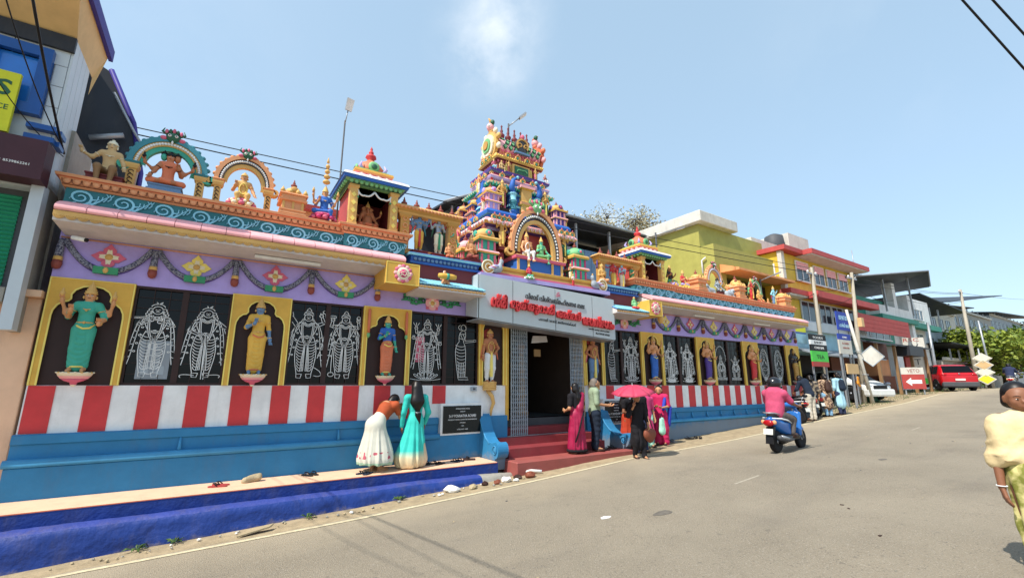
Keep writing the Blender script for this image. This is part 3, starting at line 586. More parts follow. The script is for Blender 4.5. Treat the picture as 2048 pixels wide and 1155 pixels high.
sheet('edge_line', list(np.arange(-20, 60, .5)), lambda x: [edge_y(x) - .11 + .012 * noise.noise(Vector((x * 3, 1, 0))), edge_y(x) - .02], .026, 'paintline', kind='structure')
for x0 in (7.2, 16.7):
    sheet('lane_dash', list(np.arange(x0, x0 + 1.0, .2)), lambda x: [edge_y(x) - 3.02, edge_y(x) - 2.98], .022, 'asphaltpale', kind='structure')
# ------------------------------------------------------------ temple
T = thing('temple', 'long painted temple front with purple frieze, red and white striped wall and blue plinth', 'temple', (0, 0, 0))
WX = [(-2.26, 5.9), (8.42, 20.55)]                                   # the two wings of the front wall
wall = MB('purple')
for a, b in WX:
    wall.m('white').box(a, b, .0, .3, -.6, 1.55); wall.m('purple').box(a, b, .0, .3, 3.15, 4.15)
wall.m('darkroom'); wall.box(-2.26, 20.55, .301, .36, -.3, 4.1) if False else None
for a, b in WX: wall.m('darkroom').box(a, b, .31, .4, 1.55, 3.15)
wall.m('purple').box(5.9, 8.42, .0, .3, 3.05, 4.15)
ob('front_wall', wall, T)
ob('end_wall', MB('purple').box(-2.26, -2.1, .3, 6, -.6, 4.1).box(20.4, 20.55, .3, 6, -.2, 4.1), T)
ob('roof_slab', MB('soffit').box(-2.26, 20.55, .3, 6.2, 4.1, 4.25), T)
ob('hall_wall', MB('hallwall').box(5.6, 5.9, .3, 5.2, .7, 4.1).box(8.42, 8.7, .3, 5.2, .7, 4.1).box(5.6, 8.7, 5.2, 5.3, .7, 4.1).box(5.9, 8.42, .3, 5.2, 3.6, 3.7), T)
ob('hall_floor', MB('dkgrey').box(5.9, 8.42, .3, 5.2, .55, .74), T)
# red stripes let into the white wall
def stripe(x0, x1, z0, z1=1.545):
    ob('red_stripe', MB('red').box(x0, x1, -.012, .002, z0, z1), T)
for a, b in ((-2.24, -1.95), (-1.62, -1.31), (-.98, -.68), (-.36, -.05), (.27, .58), (.89, 1.2), (1.51, 1.81), (2.13, 2.44), (2.75, 3.08), (3.39, 3.70), (4.02, 4.33)):
    if a < 3.9: stripe(a, b, .875)
    else: stripe(a, b, 1.16)
for a, b in ((3.86, 4.02),): pass
stripe(9.25, 9.55, 1.17)
x = 10.3
while x < 20.4: stripe(x, min(x + .33, 20.5), .875); x += .66
# plinth: skirt, roll, recess, top band
def plinth(x0, x1, zb=-.7):
    mb = MB('plinthblue'); p = [(0, .87), (-.05, .87), (-.075, .855), (-.075, .74), (-.045, .72), (-.045, .54)]
    for k in range(7): a = PI / 2 + PI * k / 6; p.append((-.11 + .055 * cos(a), .485 + .055 * sin(a)))
    p += [(-.13, .42), (-.13, zb), (0, zb)]
    mb.prism(p, 'x', x0, x1); return ob('plinth', mb, T)
plinth(-2.28, 4.16); plinth(9.86, 20.6)
ob('plinth_roll', MB('roll').tube([(-2.3, -.118, .485), (4.15, -.118, .485)], .058, 10), T); ob('plinth_roll', MB('roll').tube([(9.87, -.118, .485), (20.6, -.118, .485)], .058, 10), T)
ob('plinth_block', MB('plinthblue').box(4.16, 5.2, -.13, 0, -.7, .5), T); ob('plinth_block', MB('plinthblue').box(5.2, 5.9, -.1, 0, -.7, .86), T); ob('plinth_block', MB('plinthblue').box(8.42, 9.0, -.1, 0, -.7, .86), T); ob('plinth_block', MB('plinthblue').box(9.0, 9.86, -.13, 0, -.7, .5), T)
rib = mesh_of(MB('roll').tube([(0, -.055, .73), (0, -.075, .63), (0, -.11, .54)], [.018, .024, .03], 6), 'plinth_rib')
for x in [-.35, 2.1] + list(np.arange(10.6, 20.4, .78)): ob('plinth_rib', rib, T, (x, 0, 0))
# ledge and its two kerbs
L_ = thing('ledge', 'peach raised ledge with royal blue edge along the foot of the temple wall', 'ledge', (0, 0, 0))
ob('walking_surface', MB('peach').box(-14, 5.12, -.95, -.13, -.7, .0), L_, bev=.012); ob('edge_face', MB('kerbblue').box(-14, 5.12, -.962, -.94, -.7, -.012), L_)
ob('edge_stripe', MB('orange2').box(-14, 5.1, -.966, -.955, -.016, -.004), L_)
def rough_kerb(name, x0, x1, label):
    vs, fs = [], []; n = 14; xs = np.arange(x0, x1, .09)
    for x in xs:
        g_ = gz(x, -1.3); e = min((x1 - x) / .5, 1) ** .5; nz = lambda s, q: noise.noise(Vector((x * s, q, 2.2)))
        top = -.175 - .02 * nz(.8, 0) - (.06 if x > 4.4 else 0) * (x - 4.4); out = -1.19 + .05 * nz(.9, 4)
        if x > 3.9: out -= .0
        pr = [(-.93, top - .01), (-.99, top + .0), (-1.06, top + .005), (-1.12, top - .01), (out + .02, top - .035), (out - .01, top - .08)]
        for k in range(1, 7): f = k / 6; pr.append((out - .015 - .05 * f + .03 * noise.noise(Vector((x * 3, f * 2, 7))), top - .08 + (g_ - .08 - top + .08) * f))
        for (y, z) in pr: vs.append((x, -.93 + (y + .93) * (.3 + .7 * e) + .012 * noise.noise(Vector((x * 7, y * 7, z * 7))), z + .008 * noise.noise(Vector((x * 9, y * 9, 1)))))
    n = 12
    for i in range(len(xs) - 1):
        for j in range(n - 1): a = i * n + j; fs.append((a, a + 1, a + n + 1, a + n))
    fs.append(tuple(range((len(xs) - 1) * n, len(xs) * n)))
    mb = MB('kerbblue'); mb.add(vs, fs, True)
    top = mb.m('kerbtop').c; cem = mb.m('concrete').c
    for i in range(len(fs) - 1):
        j = i % (n - 1); xx = xs[i // (n - 1)]
        if j in (1, 2, 3): mb.mi[i] = top  # top rows lighter: worn paint plus sunlight put into the colour
        if xx > 4.6: mb.mi[i] = cem
    o = ob(name, mb); tag(o, label, 'kerb'); return o
rough_kerb('rough_kerb', -14, 5.55, 'rough hand plastered blue kerb running between the ledge and the roadside')
# entrance platform and steps
S_ = thing('entrance_steps', 'dark red cement steps and low platform leading up to the temple door', 'steps', (5.4, 0, 0))
st = MB('step2'); st.box(-.0, 3.45, -1.25, -.72, -.5, 0); st.box(3.45, 4.15, -1.0, -.4, -.5, -.03); ob('platform', st, S_, bev=.02)
for (y0, y1, z) in ((-.72, -.3, .2), (-.3, .02, .37), (.02, .35, .56), (.35, .7, .74)): ob('step', MB('step').box(.15, 3.02, y0, y1, -.4, z), S_, bev=.01)
ob('gate_track', MB('steel').box(.5, 3.0, -.12, -.07, .37, .385), S_)
def cheek(x0, x1, label, mirror=False):
    p = [(0, -.2), (0, .86), (-.1, .92), (-.2, .86), (-.26, .74), (-.36, .6), (-.5, .45), (-.64, .36), (-.78, .33), (-.86, .38)]
    for k in range(9): a = R(120) - k * R(30) + PI * .0; p.append((-.98 - .17 * cos(PI - (R(60) + k * R(28))), .2 + .19 * sin(R(60) + k * R(28))))
    p = [(0, -.2), (0, .86), (-.1, .92), (-.2, .86), (-.26, .74), (-.36, .58), (-.5, .44), (-.66, .35), (-.8, .33)] + [(-.98 + .17 * cos(R(t)), .2 + .17 * sin(R(t))) for t in range(100, 271, 17)] + [(-.95, -.2)]
    t = thing('stair_cheek', label, 'stair wall', (x0, 0, 0)); ob('cheek_wall', MB('plinthblue').prism(p, 'x', 0, x1 - x0), t, bev=.012); t.scale = (1, .82 if x0 < 7 else 1, 1)
    mb = MB('roll'); mb.tube([(-.012, -.98 + .105 * cos(a) * (1 - a / 14), .2 + .105 * sin(a) * (1 - a / 14)) for a in [i * .5 for i in range(24)]], .014, 6); mb.tube([(x1 - x0 + .0, -.98, .2), (-.02, -.98, .2)], .05, 10)
    mb.tube([(-.0, -.05, .84), (-.0, -.18, .84), (0, -.24, .72), (0, -.35, .56), (0, -.5, .42), (0, -.7, .32)], .02, 6); ob('scroll', mb, t)
cheek(5.14, 5.4, 'blue scrolled cheek wall where the ledge meets the red steps'); cheek(8.82, 9.08, 'blue scrolled cheek wall beside the black plaque and waiting women')
# ------------------------------------------------------------ windows with white etched figures
def limb(a, b, w0, w1): 
    dx, dz = b[0] - a[0], b[1] - a[1]; l = math.hypot(dx, dz) or 1; nx, nz = -dz / l, dx / l
    return [[(a[0] + nx * w0, a[1] + nz * w0), (b[0] + nx * w1, b[1] + nz * w1)], [(a[0] - nx * w0, a[1] - nz * w0), (b[0] - nx * w1, b[1] - nz * w1)]]
def ell(cx, cz, rx, rz, a0=0, a1=360, n=14): return [(cx + rx * cos(R(a0 + (a1 - a0) * i / n)), cz + rz * sin(R(a0 + (a1 - a0) * i / n))) for i in range(n + 1)]
def bez(*p, n=8):
    o = []
    for i in range(n + 1):
        t = i / n; q = [tuple(v) for v in p]
        while len(q) > 1: q = [(q[k][0] * (1 - t) + q[k + 1][0] * t, q[k][1] * (1 - t) + q[k + 1][1] * t) for k in range(len(q) - 1)]
        o.append(q[0])
    return o
def etched(kind):
    P = []; a = P.append
    seat = kind in ('seated', 'seated2'); zo = -.3 if seat else 0
    if kind == 'side':                                                 # a woman in profile holding a lamp
        a(ell(.02, .9, .045, .05)); a(bez((-.03, .94), (-.09, .93), (-.07, .86), (-.02, .86))); a(bez((.0, .85), (-.06, .8), (-.06, .72), (-.05, .66))); a(bez((.04, .85), (.07, .8), (.07, .74), (.02, .66)))
        a(bez((.06, .86), (.075, .885), (.05, .92))); P.extend(limb((-.01, .79), (.05, .66), .022, .018)); P.extend(limb((.05, .66), (.2, .68), .018, .012)); a([(.2, .7), (.25, .7), (.24, .67), (.2, .67), (.2, .7)])
        a(bez((-.05, .66), (-.14, .56), (-.12, .45), (-.06, .06))); a(bez((.02, .66), (.08, .56), (.07, .4), (.06, .06)))
        for i in range(9): z = .6 - i * .055; a(bez((-.11 + i * .006, z), (-.03, z - .05), (.06, z - .01)))
        for i in range(4): a(bez((-.06 + i * .03, .3), (-.05 + i * .03, .18), (-.05 + i * .032, .06)))
        a([(-.06, .06), (.1, .06), (.12, .02), (-.05, .02), (-.06, .06)]); a(bez((-.05, .72), (0, .69), (.04, .72))); a(bez((-.05, .8), (.0, .77), (.05, .8))); return P
    if kind == 'shrine':                                               # an oval surround crowded with figures
        for s in (1, .88, .74): a(ell(0, .5, .2 * s, .42 * s, n=20))
        for i in range(20): t = i * 18; a([(.2 * .88 * cos(R(t)), .5 + .42 * .88 * sin(R(t))), (.2 * cos(R(t)), .5 + .42 * sin(R(t)))])
        a(ell(0, .66, .04, .05)); a(ell(0, .72, .03, .06, 0, 180)); a(bez((-.08, .5), (-.06, .6), (0, .61))); a(bez((.08, .5), (.06, .6), (0, .61))); a(bez((-.12, .36), (0, .46), (.12, .36))); a(bez((-.12, .36), (0, .3), (.12, .36)))
        for i in range(5): a(ell(0, .16 - i * .025, .06 + .02 * (i % 2), .015)); 
        P.extend(limb((-.06, .56), (-.11, .47), .015, .012)); P.extend(limb((.06, .56), (.11, .47), .015, .012)); return P
    # head, crown, halo, torso shared by all others
    a(ell(0, .865 + zo, .042, .05)); a(bez((-.015, .85 + zo), (0, .84 + zo), (.015, .85 + zo))); a([(-.02, .87 + zo), (-.008, .872 + zo)]); a([(.008, .872 + zo), (.02, .87 + zo)]); a([(0, .868 + zo), (0, .856 + zo)])
    if kind in ('flute', 'staff'): 
        a(ell(0, .9 + zo, .055, .045, 10, 170)); a(bez((0, .94 + zo), (.05, 1.0 + zo), (.02, .95 + zo))); a(bez((0, .94 + zo), (-.03, 1.0 + zo), (-.01, .95 + zo)))
        for s in (-1, 1):
            for i in range(3): a(ell(s * (.055 + .01 * i), .87 - .03 * i + zo, .016, .016))
    else:
        a([(-.05, .9 + zo), (-.042, .93 + zo), (-.025, .95 + zo), (-.02, .975 + zo), (0, 1.0 + zo), (.02, .975 + zo), (.025, .95 + zo), (.042, .93 + zo), (.05, .9 + zo), (-.05, .9 + zo)])
        a(bez((-.045, .925 + zo), (0, .94 + zo), (.045, .925 + zo))); a(bez((-.03, .95 + zo), (0, .96 + zo), (.03, .95 + zo)))
    for s in (-1, 1):
        a(bez((s * .042, .85 + zo), (s * .07, .84 + zo), (s * .06, .79 + zo), (s * .1, .76 + zo))); a(bez((s * .1, .77 + zo), (s * .09, .7 + zo), (s * .06, .62 + zo))); a(ell(s * .052, .83 + zo, .008, .014))
        a(bez((s * .08, .8 + zo), (s * .14, .7 + zo), (s * .13, .45 + zo), (s * (.17 if not seat else .12), .18 if not seat else .3))); a(bez((s * .1, .78 + zo), (s * .17, .66 + zo), (s * .16, .45 + zo), (s * (.2 if not seat else .15), .2 if not seat else .3)))
    for i, r in enumerate((.035, .05, .065)): a(bez((-r, .8 + zo), (0, .8 - r * 1.9 + zo), (r, .8 + zo)))
    for i in (0, 1): a(bez((-.05 - .012 * i, .79 + zo), (-.05 - .02 * i, (.5 - .02 * i) + zo * .6), (0, (.4 - .025 * i) + zo * .5), (.05 + .02 * i, (.5 - .02 * i) + zo * .6), (.05 + .012 * i, .79 + zo), n=14))
    a([(-.065, .6 + zo), (.065, .6 + zo)]); a([(-.07, .58 + zo), (.07, .58 + zo)]); a(ell(0, .59 + zo, .02, .02))
    if not seat:
        a(bez((-.065, .6), (-.13, .42), (-.1, .25), (-.07, .07))); a(bez((.065, .6), (.13, .42), (.1, .25), (.07, .07)))
        for s in (-1, 1):
            for i in range(11): z = .53 - i * .04; a(bez((s * (.107 - i * .0035), z + .03), (s * .06, z - .035), (s * .012, z)))
            for i in range(3): a(bez((s * .01, .56), (s * (.015 + .012 * i), .3), (s * (.012 + .014 * i), .12)))
            for i in range(5): a(ell(s * (.085 + .012 * i), .74 - .1 * i, .009, .009, n=8)); a(bez((s * (.12 + .01 * i), .6 - .08 * i), (s * (.14 + .01 * i), .57 - .08 * i), (s * (.15 + .012 * i), .6 - .08 * i)))
            a([(s * .02, .08), (s * .075, .08), (s * .07, .03), (s * .03, .025), (s * .02, .08)])
    else:
        a(bez((-.06, .28), (-.2, .22), (-.17, .12), (.05, .14))); a(bez((.06, .28), (.2, .22), (.17, .12), (-.05, .14)))
        for s in (-1, 1):
            for i in range(4): a(bez((s * (.05 + .03 * i), .26 - .01 * i), (s * (.06 + .03 * i), .18), (s * (.04 + .025 * i), .14)))
        for i in range(9): c = -.18 + i * .045; a(bez((c - .022, .1), (c, .15), (c + .022, .1))); a(bez((c - .022, .1), (c, .03), (c + .022, .1)))
        a(ell(0, .6, .2, .32, -10, 190)) if kind == 'seated' else P.extend(limb((-.05, .5), (-.18, .6), .015, .012) + limb((.05, .5), (.18, .6), .015, .012))
        if kind == 'seated': [a([(.2 * cos(R(t)), .6 + .32 * sin(R(t))), (.22 * cos(R(t)), .6 + .35 * sin(R(t)))]) for t in range(0, 181, 15)]
    A = {'flute': [((-.09, .76), (-.13, .67), (-.04, .74)), ((.09, .76), (.14, .67), (.03, .72))], 'staff': [((-.09, .76), (-.14, .63), (-.05, .58)), ((.09, .76), (.17, .68), (.2, .55))],
         'bow': [((-.09, .76), (-.15, .62), (-.17, .48)), ((.09, .76), (.16, .8), (.13, .9))], 'four': [((-.09, .76), (-.14, .63), (-.11, .5)), ((.09, .76), (.15, .63), (.17, .5)), ((-.09, .77), (-.15, .76), (-.14, .86)), ((.09, .77), (.15, .76), (.14, .86))],
         'lotusfour': [((-.08, .76), (-.13, .66), (-.18, .68)), ((.08, .76), (.13, .63), (.18, .6)), ((-.08, .77), (-.14, .76), (-.15, .84)), ((.08, .77), (.14, .76), (.15, .84))],
         'dance': [((-.09, .76), (-.19, .74), (-.17, .86)), ((.09, .76), (.18, .68), (.1, .62)), ((.07, .3), (.16, .24), (.05, .16)), ((-.09, .76), (-.16, .65), (-.08, .6))],
         'seated': [((-.09, .46), (-.15, .36), (-.08, .3)), ((.09, .46), (.15, .36), (.08, .3))], 'seated2': [((-.09, .46), (-.15, .36), (-.06, .33)), ((.09, .46), (.15, .36), (.06, .33))]}[kind]
    for s_, e_, w_ in A:
        P.extend(limb(s_, e_, .02, .016)); P.extend(limb(e_, w_, .016, .011)); a(ell(w_[0], w_[1], .02, .022))
        for i in (-1, 0, 1): a([(w_[0] + i * .008, w_[1] + .01), (w_[0] + i * .014, w_[1] + .04)])
        a(bez((e_[0] - .02, e_[1]), (e_[0], e_[1] - .012), (e_[0] + .02, e_[1])))
    if kind == 'flute': a([(-.23, .76), (.09, .79)]); a([(-.23, .745), (.09, .775)]); a([(-.21, .76), (-.23, .72), (-.19, .72)])
    if kind == 'staff': a(bez((.21, .62), (.26, .4), (.15, .22))); a([(0, .6), (.01, .0)]); a([(.02, .6), (.03, .0)]); [a(bez((s * .05, .05), (s * .2, .08), (s * .16, .02))) for s in (-1, 1)]
    if kind == 'bow': a([(-.2, .86), (-.12, .72)]); a([(-.16, .88), (-.08, .74)]); [a([(-.19 + i * .02, .87), (-.21 + i * .025, .93)]) for i in range(3)]; a(bez((.17, .93), (.2, .6), (.12, .3))); a(bez((.17, .93), (.12, .96), (.16, .98))); a(bez((.08, .18), (.22, .1), (.18, .02), (.1, .06)))
    if kind == 'four': a(ell(-.14, .9, .035, .02)); a(ell(.14, .9, .02, .035)); a(bez((-.11, .5), (-.13, .3), (-.12, .1))); a(ell(-.12, .08, .03, .03)); a([(.17, .5), (.2, .44), (.14, .42), (.17, .5)])
    if kind in ('lotusfour', 'dance'):
        for s in (-1, 1) if kind == 'lotusfour' else ():
            for i in (-1, 0, 1): a(bez((s * .15, .86), (s * .15 + i * .03, .9), (s * .15 + i * .04, .93)))
        b_ = [(x, z * 1.0) for x, z in ()]
        for i in range(7): c = -.15 + i * .05; a(bez((c * .35, .02), (c - .04, .09), (c, .15 - abs(c) * .3))); a(bez((c * .35, .02), (c + .04, .09), (c, .15 - abs(c) * .3)))
        a(bez((-.2, .03), (0, -.02), (.2, .03)))
    if kind == 'dance': a(bez((-.02, .1), (-.1, .06), (.1, .02))); [a(ell(0, .06 - .02 * i, .1 + .01 * i, .025)) for i in range(3)]
    return P
ETCH = {}
def etched_mesh(kind, h, w=.0082):
    if (kind, h) not in ETCH:
        mb = MB('white')
        for ln in etched(kind): mb.band([(x * h, z * h) for x, z in ln], w, -.004, 0)
        ETCH[(kind, h)] = mesh_of(mb, 'etched_figure', False)
    return ETCH[(kind, h)]
def window(x0, x1, kinds, fh=1.38, z0=1.55, z1=3.15, extra=None):
    w = ob('window', MB('brown').box(x0, x1, .02, .07, z0, z0 + .04).box(x0, x1, .02, .07, z1 - .04, z1).box(x0, x0 + .03, .02, .07, z0 + .04, z1 - .04).box(x1 - .03, x1, .02, .07, z0 + .04, z1 - .04), T)
    n = len(kinds); cw = (x1 - x0 - .06) / n; vb = mesh_of(MB('brown').box(-.005, .005, .05, .06, z0 + .04, z1 - .04), 'grille_bar'); hb = mesh_of(MB('brown').box(x0 + .03, x1 - .03, .06, .068, -.004, .004), 'grille_bar')
    for i in range(1, n): ob('mullion', MB('brown').box(x0 + .03 + i * cw - .045, x0 + .03 + i * cw + .045, .03, .075, z0 + .04, z1 - .04), w)
    for i in range(n): ob('glass', MB('glassdark').box(x0 + .03 + i * cw + .045 * (i > 0), x0 + .03 + (i + 1) * cw - .045 * (i < n - 1), .08, .09, z0 + .04, z1 - .04), w)
    for k in range(1, n * 3):
        if k % 3: ob('grille_bar', vb, w, (x0 + .03 + (x1 - x0 - .06) * k / (n * 3), 0, 0))
    for k in range(1, 9): ob('grille_bar', hb, w, (0, 0, z0 + (z1 - z0) * k / 9))
    for i, kd in enumerate(kinds):
        cx = x0 + .03 + (i + .5) * cw; hh = fh * (.98 if kd not in ('seated', 'seated2', 'shrine') else 1.0)
        ob('etched_figure', etched_mesh(kd, hh), w, (cx + (-.03 if i == 0 and n > 1 else .03), .046, z0 + .1), scale=(1.3 if kd in ('flute', 'staff', 'bow', 'four', 'lotusfour', 'dance') else 1.1, 1, 1))
    return w
w1 = window(-1.24, .1, ['flute', 'staff'], 1.32); pn = ob('paper_notice', MB('sheetlight').box(-1.08, -.66, .05, .056, 1.65, 2.27), w1)
for k in range(5): ob('printed_ring', MB('white').band(ell(-.87 + .09 * (k % 2) - .045, 1.78 + .1 * k, .06, .05), .009, .046, .05, True), pn)
ob('printed_block', MB('gry').box(-1.02, -.92, .047, .05, 1.72, 1.86).box(-.82, -.72, .047, .05, 1.72, 1.86), pn)
window(1.08, 2.42, ['bow', 'four'], 1.4); w3 = window(3.46, 5.14, ['lotusfour', 'side'], 1.38); ob('pink_cloth', MB('hotpink').box(3.62, 3.82, .076, .079, 2.05, 2.6), w3)
window(9.22, 10.76, ['side', 'lotusfour'], 1.36); window(11.8, 13.5, ['dance', 'dance'], 1.3); window(14.54, 16.28, ['seated', 'seated2'], 1.36); window(17.34, 19.42, ['shrine', 'shrine', ], 1.4)
# ------------------------------------------------------------ yellow niche panels
def cusped(w, z0, z1):
    """outline of a niche opening, from its left foot over a cusped head to its right foot"""
    h = z1 - z0; s = w / 2; p = [(-s, 0)]
    p.append((-s, h * .68)); p += [(-s + s * .38 * (1 - cos(R(t))), h * .68 + h * .15 * sin(R(t))) for t in (20, 45, 70, 90)]
    p += [(-s * .55 + s * .0, h * .855)] + [(s * .58 * -cos(R(t)), h * .855 + h * .145 * sin(R(t)) ** .8) for t in (14, 35, 60, 85)]
    q = [(-x, z) for x, z in reversed(p)]; return [(x, z + z0) for x, z in p] + [(x, z + z0) for x, z in q]
def ogee(w, z0, z1):
    h = z1 - z0; s = w / 2; p = [(-s, 0), (-s, h * .86), (-s * .85, h * .92), (-s * .5, h * .96), (-s * .15, h * .98), (0, h)]; q = [(-x, z) for x, z in reversed(p[:-1])]; return [(x, z + z0) for x, z in p + q]
def niche(x0, x1, shape='cusp', top=None):
    c = (x0 + x1) / 2; w = x1 - x0; z0, z1 = 1.552, 3.165; ins = .09 if shape == 'cusp' else .1
    o = (cusped(w - 2 * ins, z0, z1 - (.1 if top is None else top)) if shape == 'cusp' else ogee(w - 2 * ins, z0, z1 - .06))
    poly = [(-w / 2, z0), (-w / 2, z1), (w / 2, z1), (w / 2, z0)] + list(reversed(o))
    n = ob('niche_panel', MB('yellow').prism(poly, 'y', -.035, .02), T, (c, 0, 0)); ob('niche_back', MB('brown').prism(o, 'y', .015, .05), n)
    b = MB('paleyellow'); b.band(o, .022, -.045, -.036); b.band([(-w / 2 + .012, z0), (-w / 2 + .012, z1 - .012), (w / 2 - .012, z1 - .012), (w / 2 - .012, z0)], .02, -.045, -.036); ob('niche_border', b, n); return n
niche(-2.255, -1.245); niche(.105, 1.075); nC = niche(2.425, 3.455, top=.16); niche(5.145, 5.92, 'ogee'); niche(8.42, 9.215, 'ogee'); niche(10.765, 11.795); niche(13.505, 14.535); niche(16.285, 17.335); niche(19.425, 20.5)
for s in (-1, 1): mb = MB('orange2'); mb.lathe([(.004, 0), (.03, -.05), (.032, -.3), (.025, -.52)], (s * .4, -.06, 3.12), 8); mb.m('ltgreen').lathe([(.03, -.52), (.035, -.58), (.005, -.62)], (s * .4, -.06, 3.12), 8); ob('painted_lamp', mb, nC)
ob('door_frame', MB('yellow').box(5.9, 5.98, -.03, .3, .74, 3.1).box(8.34, 8.42, -.03, .3, .74, 3.1), T)
# ------------------------------------------------------------ purple frieze: garlands and flowers
def swag(x0, x1):
    n = 16; d = .44 + random.uniform(-.025, .025); pts = []
    for i in range(n + 1): t = i / n; pts.append((x0 + (x1 - x0) * t, -.035, 3.76 - d * (1 - abs(2 * t - 1) ** 2.2)))
    g_ = ob('garland_swag', MB('garlandsilver').tube(pts, .043, 8), T)
    mb = MB('dkpurple'); mb.band([(p[0], p[2] - .045) for p in pts], .03, -.02, 0); mb.band([(p[0], p[2] + .045) for p in pts[1:-1]], .02, -.02, 0); ob('garland_outline', mb, g_)
    c = (x0 + x1) / 2; z = 3.76 - d; mb = MB('green'); mb.box(c - .15, c + .15, -.09, -.02, z - .055, z + .055); mb.m('gold').ball((c, -.09, z), (.035, .02, .05), 8, 6); ob('garland_clasp', mb, g_)
    return g_
def tassel(x):
    mb = MB('garlandsilver'); mb.lathe([(.03, 0), (.045, -.1), (.05, -.2), (.052, -.28)], (x, -.04, 3.76), 8); mb.m('gold').lathe([(.055, -.28), (.058, -.34)], (x, -.04, 3.76), 8); mb.m('copper').lathe([(.058, -.34), (.066, -.4), (.05, -.46), (.01, -.48)], (x, -.04, 3.76), 8); ob('garland_tassel', mb, T)
def flower(x, z, col, r=.2, parent=None, y=-.01):
    f = ob('flower', MB('gold').lathe([(.055, 0), (.05, .02), (.001, .03)], n=12), parent or T, (x, y, z), (R(90), 0, 0)); mb = MB(col)
    for k in range(4):
        a = k * PI / 2; pts = [(.045, -.04), (.085, -.082), (.125, -.08), (.16, -.045), (r * 1.1, 0), (.16, .045), (.125, .08), (.085, .082), (.045, .04), (.03, 0)]
        mb.prism([(u * cos(a) - v * sin(a), u * sin(a) + v * cos(a)) for u, v in pts], 'z', .0, .012)
        mb.m('cream').prism([(u * cos(a) - v * sin(a), u * sin(a) + v * cos(a)) for u, v in [(.03, -.04), (r * .62, -.025), (r * .55, 0), (r * .62, .025), (.03, .04)]], 'z', .012, .016); mb.m(col)
    ob('petal', mb, f); return f
LB = [-2.22, -1.07, .1, 1.38, 2.68]; RB = [11.4, 12.63, 13.96, 15.3, 16.6, 17.9, 19.15, 20.35]
for B in (LB, RB):
    for i in range(len(B) - 1):
        swag(B[i] + .04, B[i + 1] - .04); c0 = ('hotpink', 'paleyellow') if B is LB else ('paleyellow', 'hotpink')
        flower((B[i] + B[i + 1]) / 2, 3.56, c0[i % 2], .2)
    for x in B: tassel(x)
ob('conduit', MB('orange').tube([(-2.24, -.012, 3.8), (2.7, -.012, 3.8)], .012, 6).tube([(11.3, -.012, 3.8), (20.4, -.012, 3.8)], .012, 6), T)
def leafscroll(x, s):
    mb = MB('dkgreen'); 
    for k, (dx, dz, r) in enumerate(((.16, .02, .07), (.33, -.03, .08), (.5, .04, .06))):
        mb.tube([(s * (dx + r * cos(a) * (1 - a / 9)), -.02, dz + r * sin(a) * (1 - a / 9)) for a in [i * .6 for i in range(12)]], .018, 5)
        for q in (-1, 0, 1): mb.m('green' if q else 'dkgreen').ball((s * (dx + .07), -.02, dz + .05 * q + .03), (.06, .015, .03), 6, 4)
    mb.tube([(s * .08, -.02, 0), (s * .3, -.02, -.05), (s * .55, -.02, .02), (s * .66, -.02, .0)], .016, 5); ob('leaf_scroll', mb, T, (x, 0, 3.37))
for x in (3.93, 10.1):
    leafscroll(x - .06, -1); leafscroll(x + .06, 1); f = ob('rosette', MB('hotpink').box(-.14, .14, -.02, 0, -.14, .14), T, (x, 0, 3.36)); flower(0, 0, 'pink', .15, f, -.022)
# ------------------------------------------------------------ eaves, scroll frieze, cornice
def scallops(x0, x1, y, z, r, mat, name, parent=T, mat2='gold2'):
    n = max(1, round((x1 - x0) / (2 * r))); r = (x1 - x0) / n / 2; mb = MB(mat)
    mb.prism([(r * cos(R(t)), r * .8 * sin(R(t))) for t in range(180, 361, 20)], 'y', -.012, 0); mb.m(mat2).band([(r * .75 * cos(R(t)), r * .6 * sin(R(t))) for t in range(180, 361, 20)], .009, -.016, -.012); mb.band([(r * .4 * cos(R(t)), r * .32 * sin(R(t))) for t in range(180, 361, 30)], .007, -.016, -.012)
    me = mesh_of(mb, name)
    for i in range(n): ob(name, me, parent, (x0 + r * (2 * i + 1), y, z))
def eave(x0, x1, ends=(0, 0)):
    e = ob('eave', MB('soffit').prism([(.0, 3.83), (-.74, 3.86), (-.74, 3.99), (-.25, 4.2), (0, 4.2)], 'x', x0, x1), T); tr = ob('eave_edge', MB('gold').box(x0, x1, -.77, -.742, 3.93, 4.0), e)
    scallops(x0, x1, -.757, 3.935, .065, 'gold', 'scallop', e)
    n = round((x1 - x0) / .34); w = (x1 - x0) / n; pr = [(-.775, 4.005), (-.8, 4.03), (-.795, 4.07), (-.74, 4.12), (-.6, 4.19), (-.42, 4.25), (-.3, 4.29), (-.27, 4.22)]
    me = mesh_of(MB('pink').prism(pr, 'x', .004, w - .004), 'eave_tile'); js = MB('white')
    for i in range(n): ob('eave_tile', me, e, (x0 + i * w, 0, 0), bev=.006)
    return e
eL = eave(-2.2, 3.0); eR = eave(10.5, 20.0)
ob('tube_lamp', MB('white').box(.35, 1.45, -.42, -.36, 3.78, 3.83), eL); ob('tube_lamp', MB('white').box(13.0, 14.1, -.42, -.36, 3.78, 3.83), eR); ob('tube_lamp', MB('white').box(16.6, 17.7, -.42, -.36, 3.78, 3.83), eR)
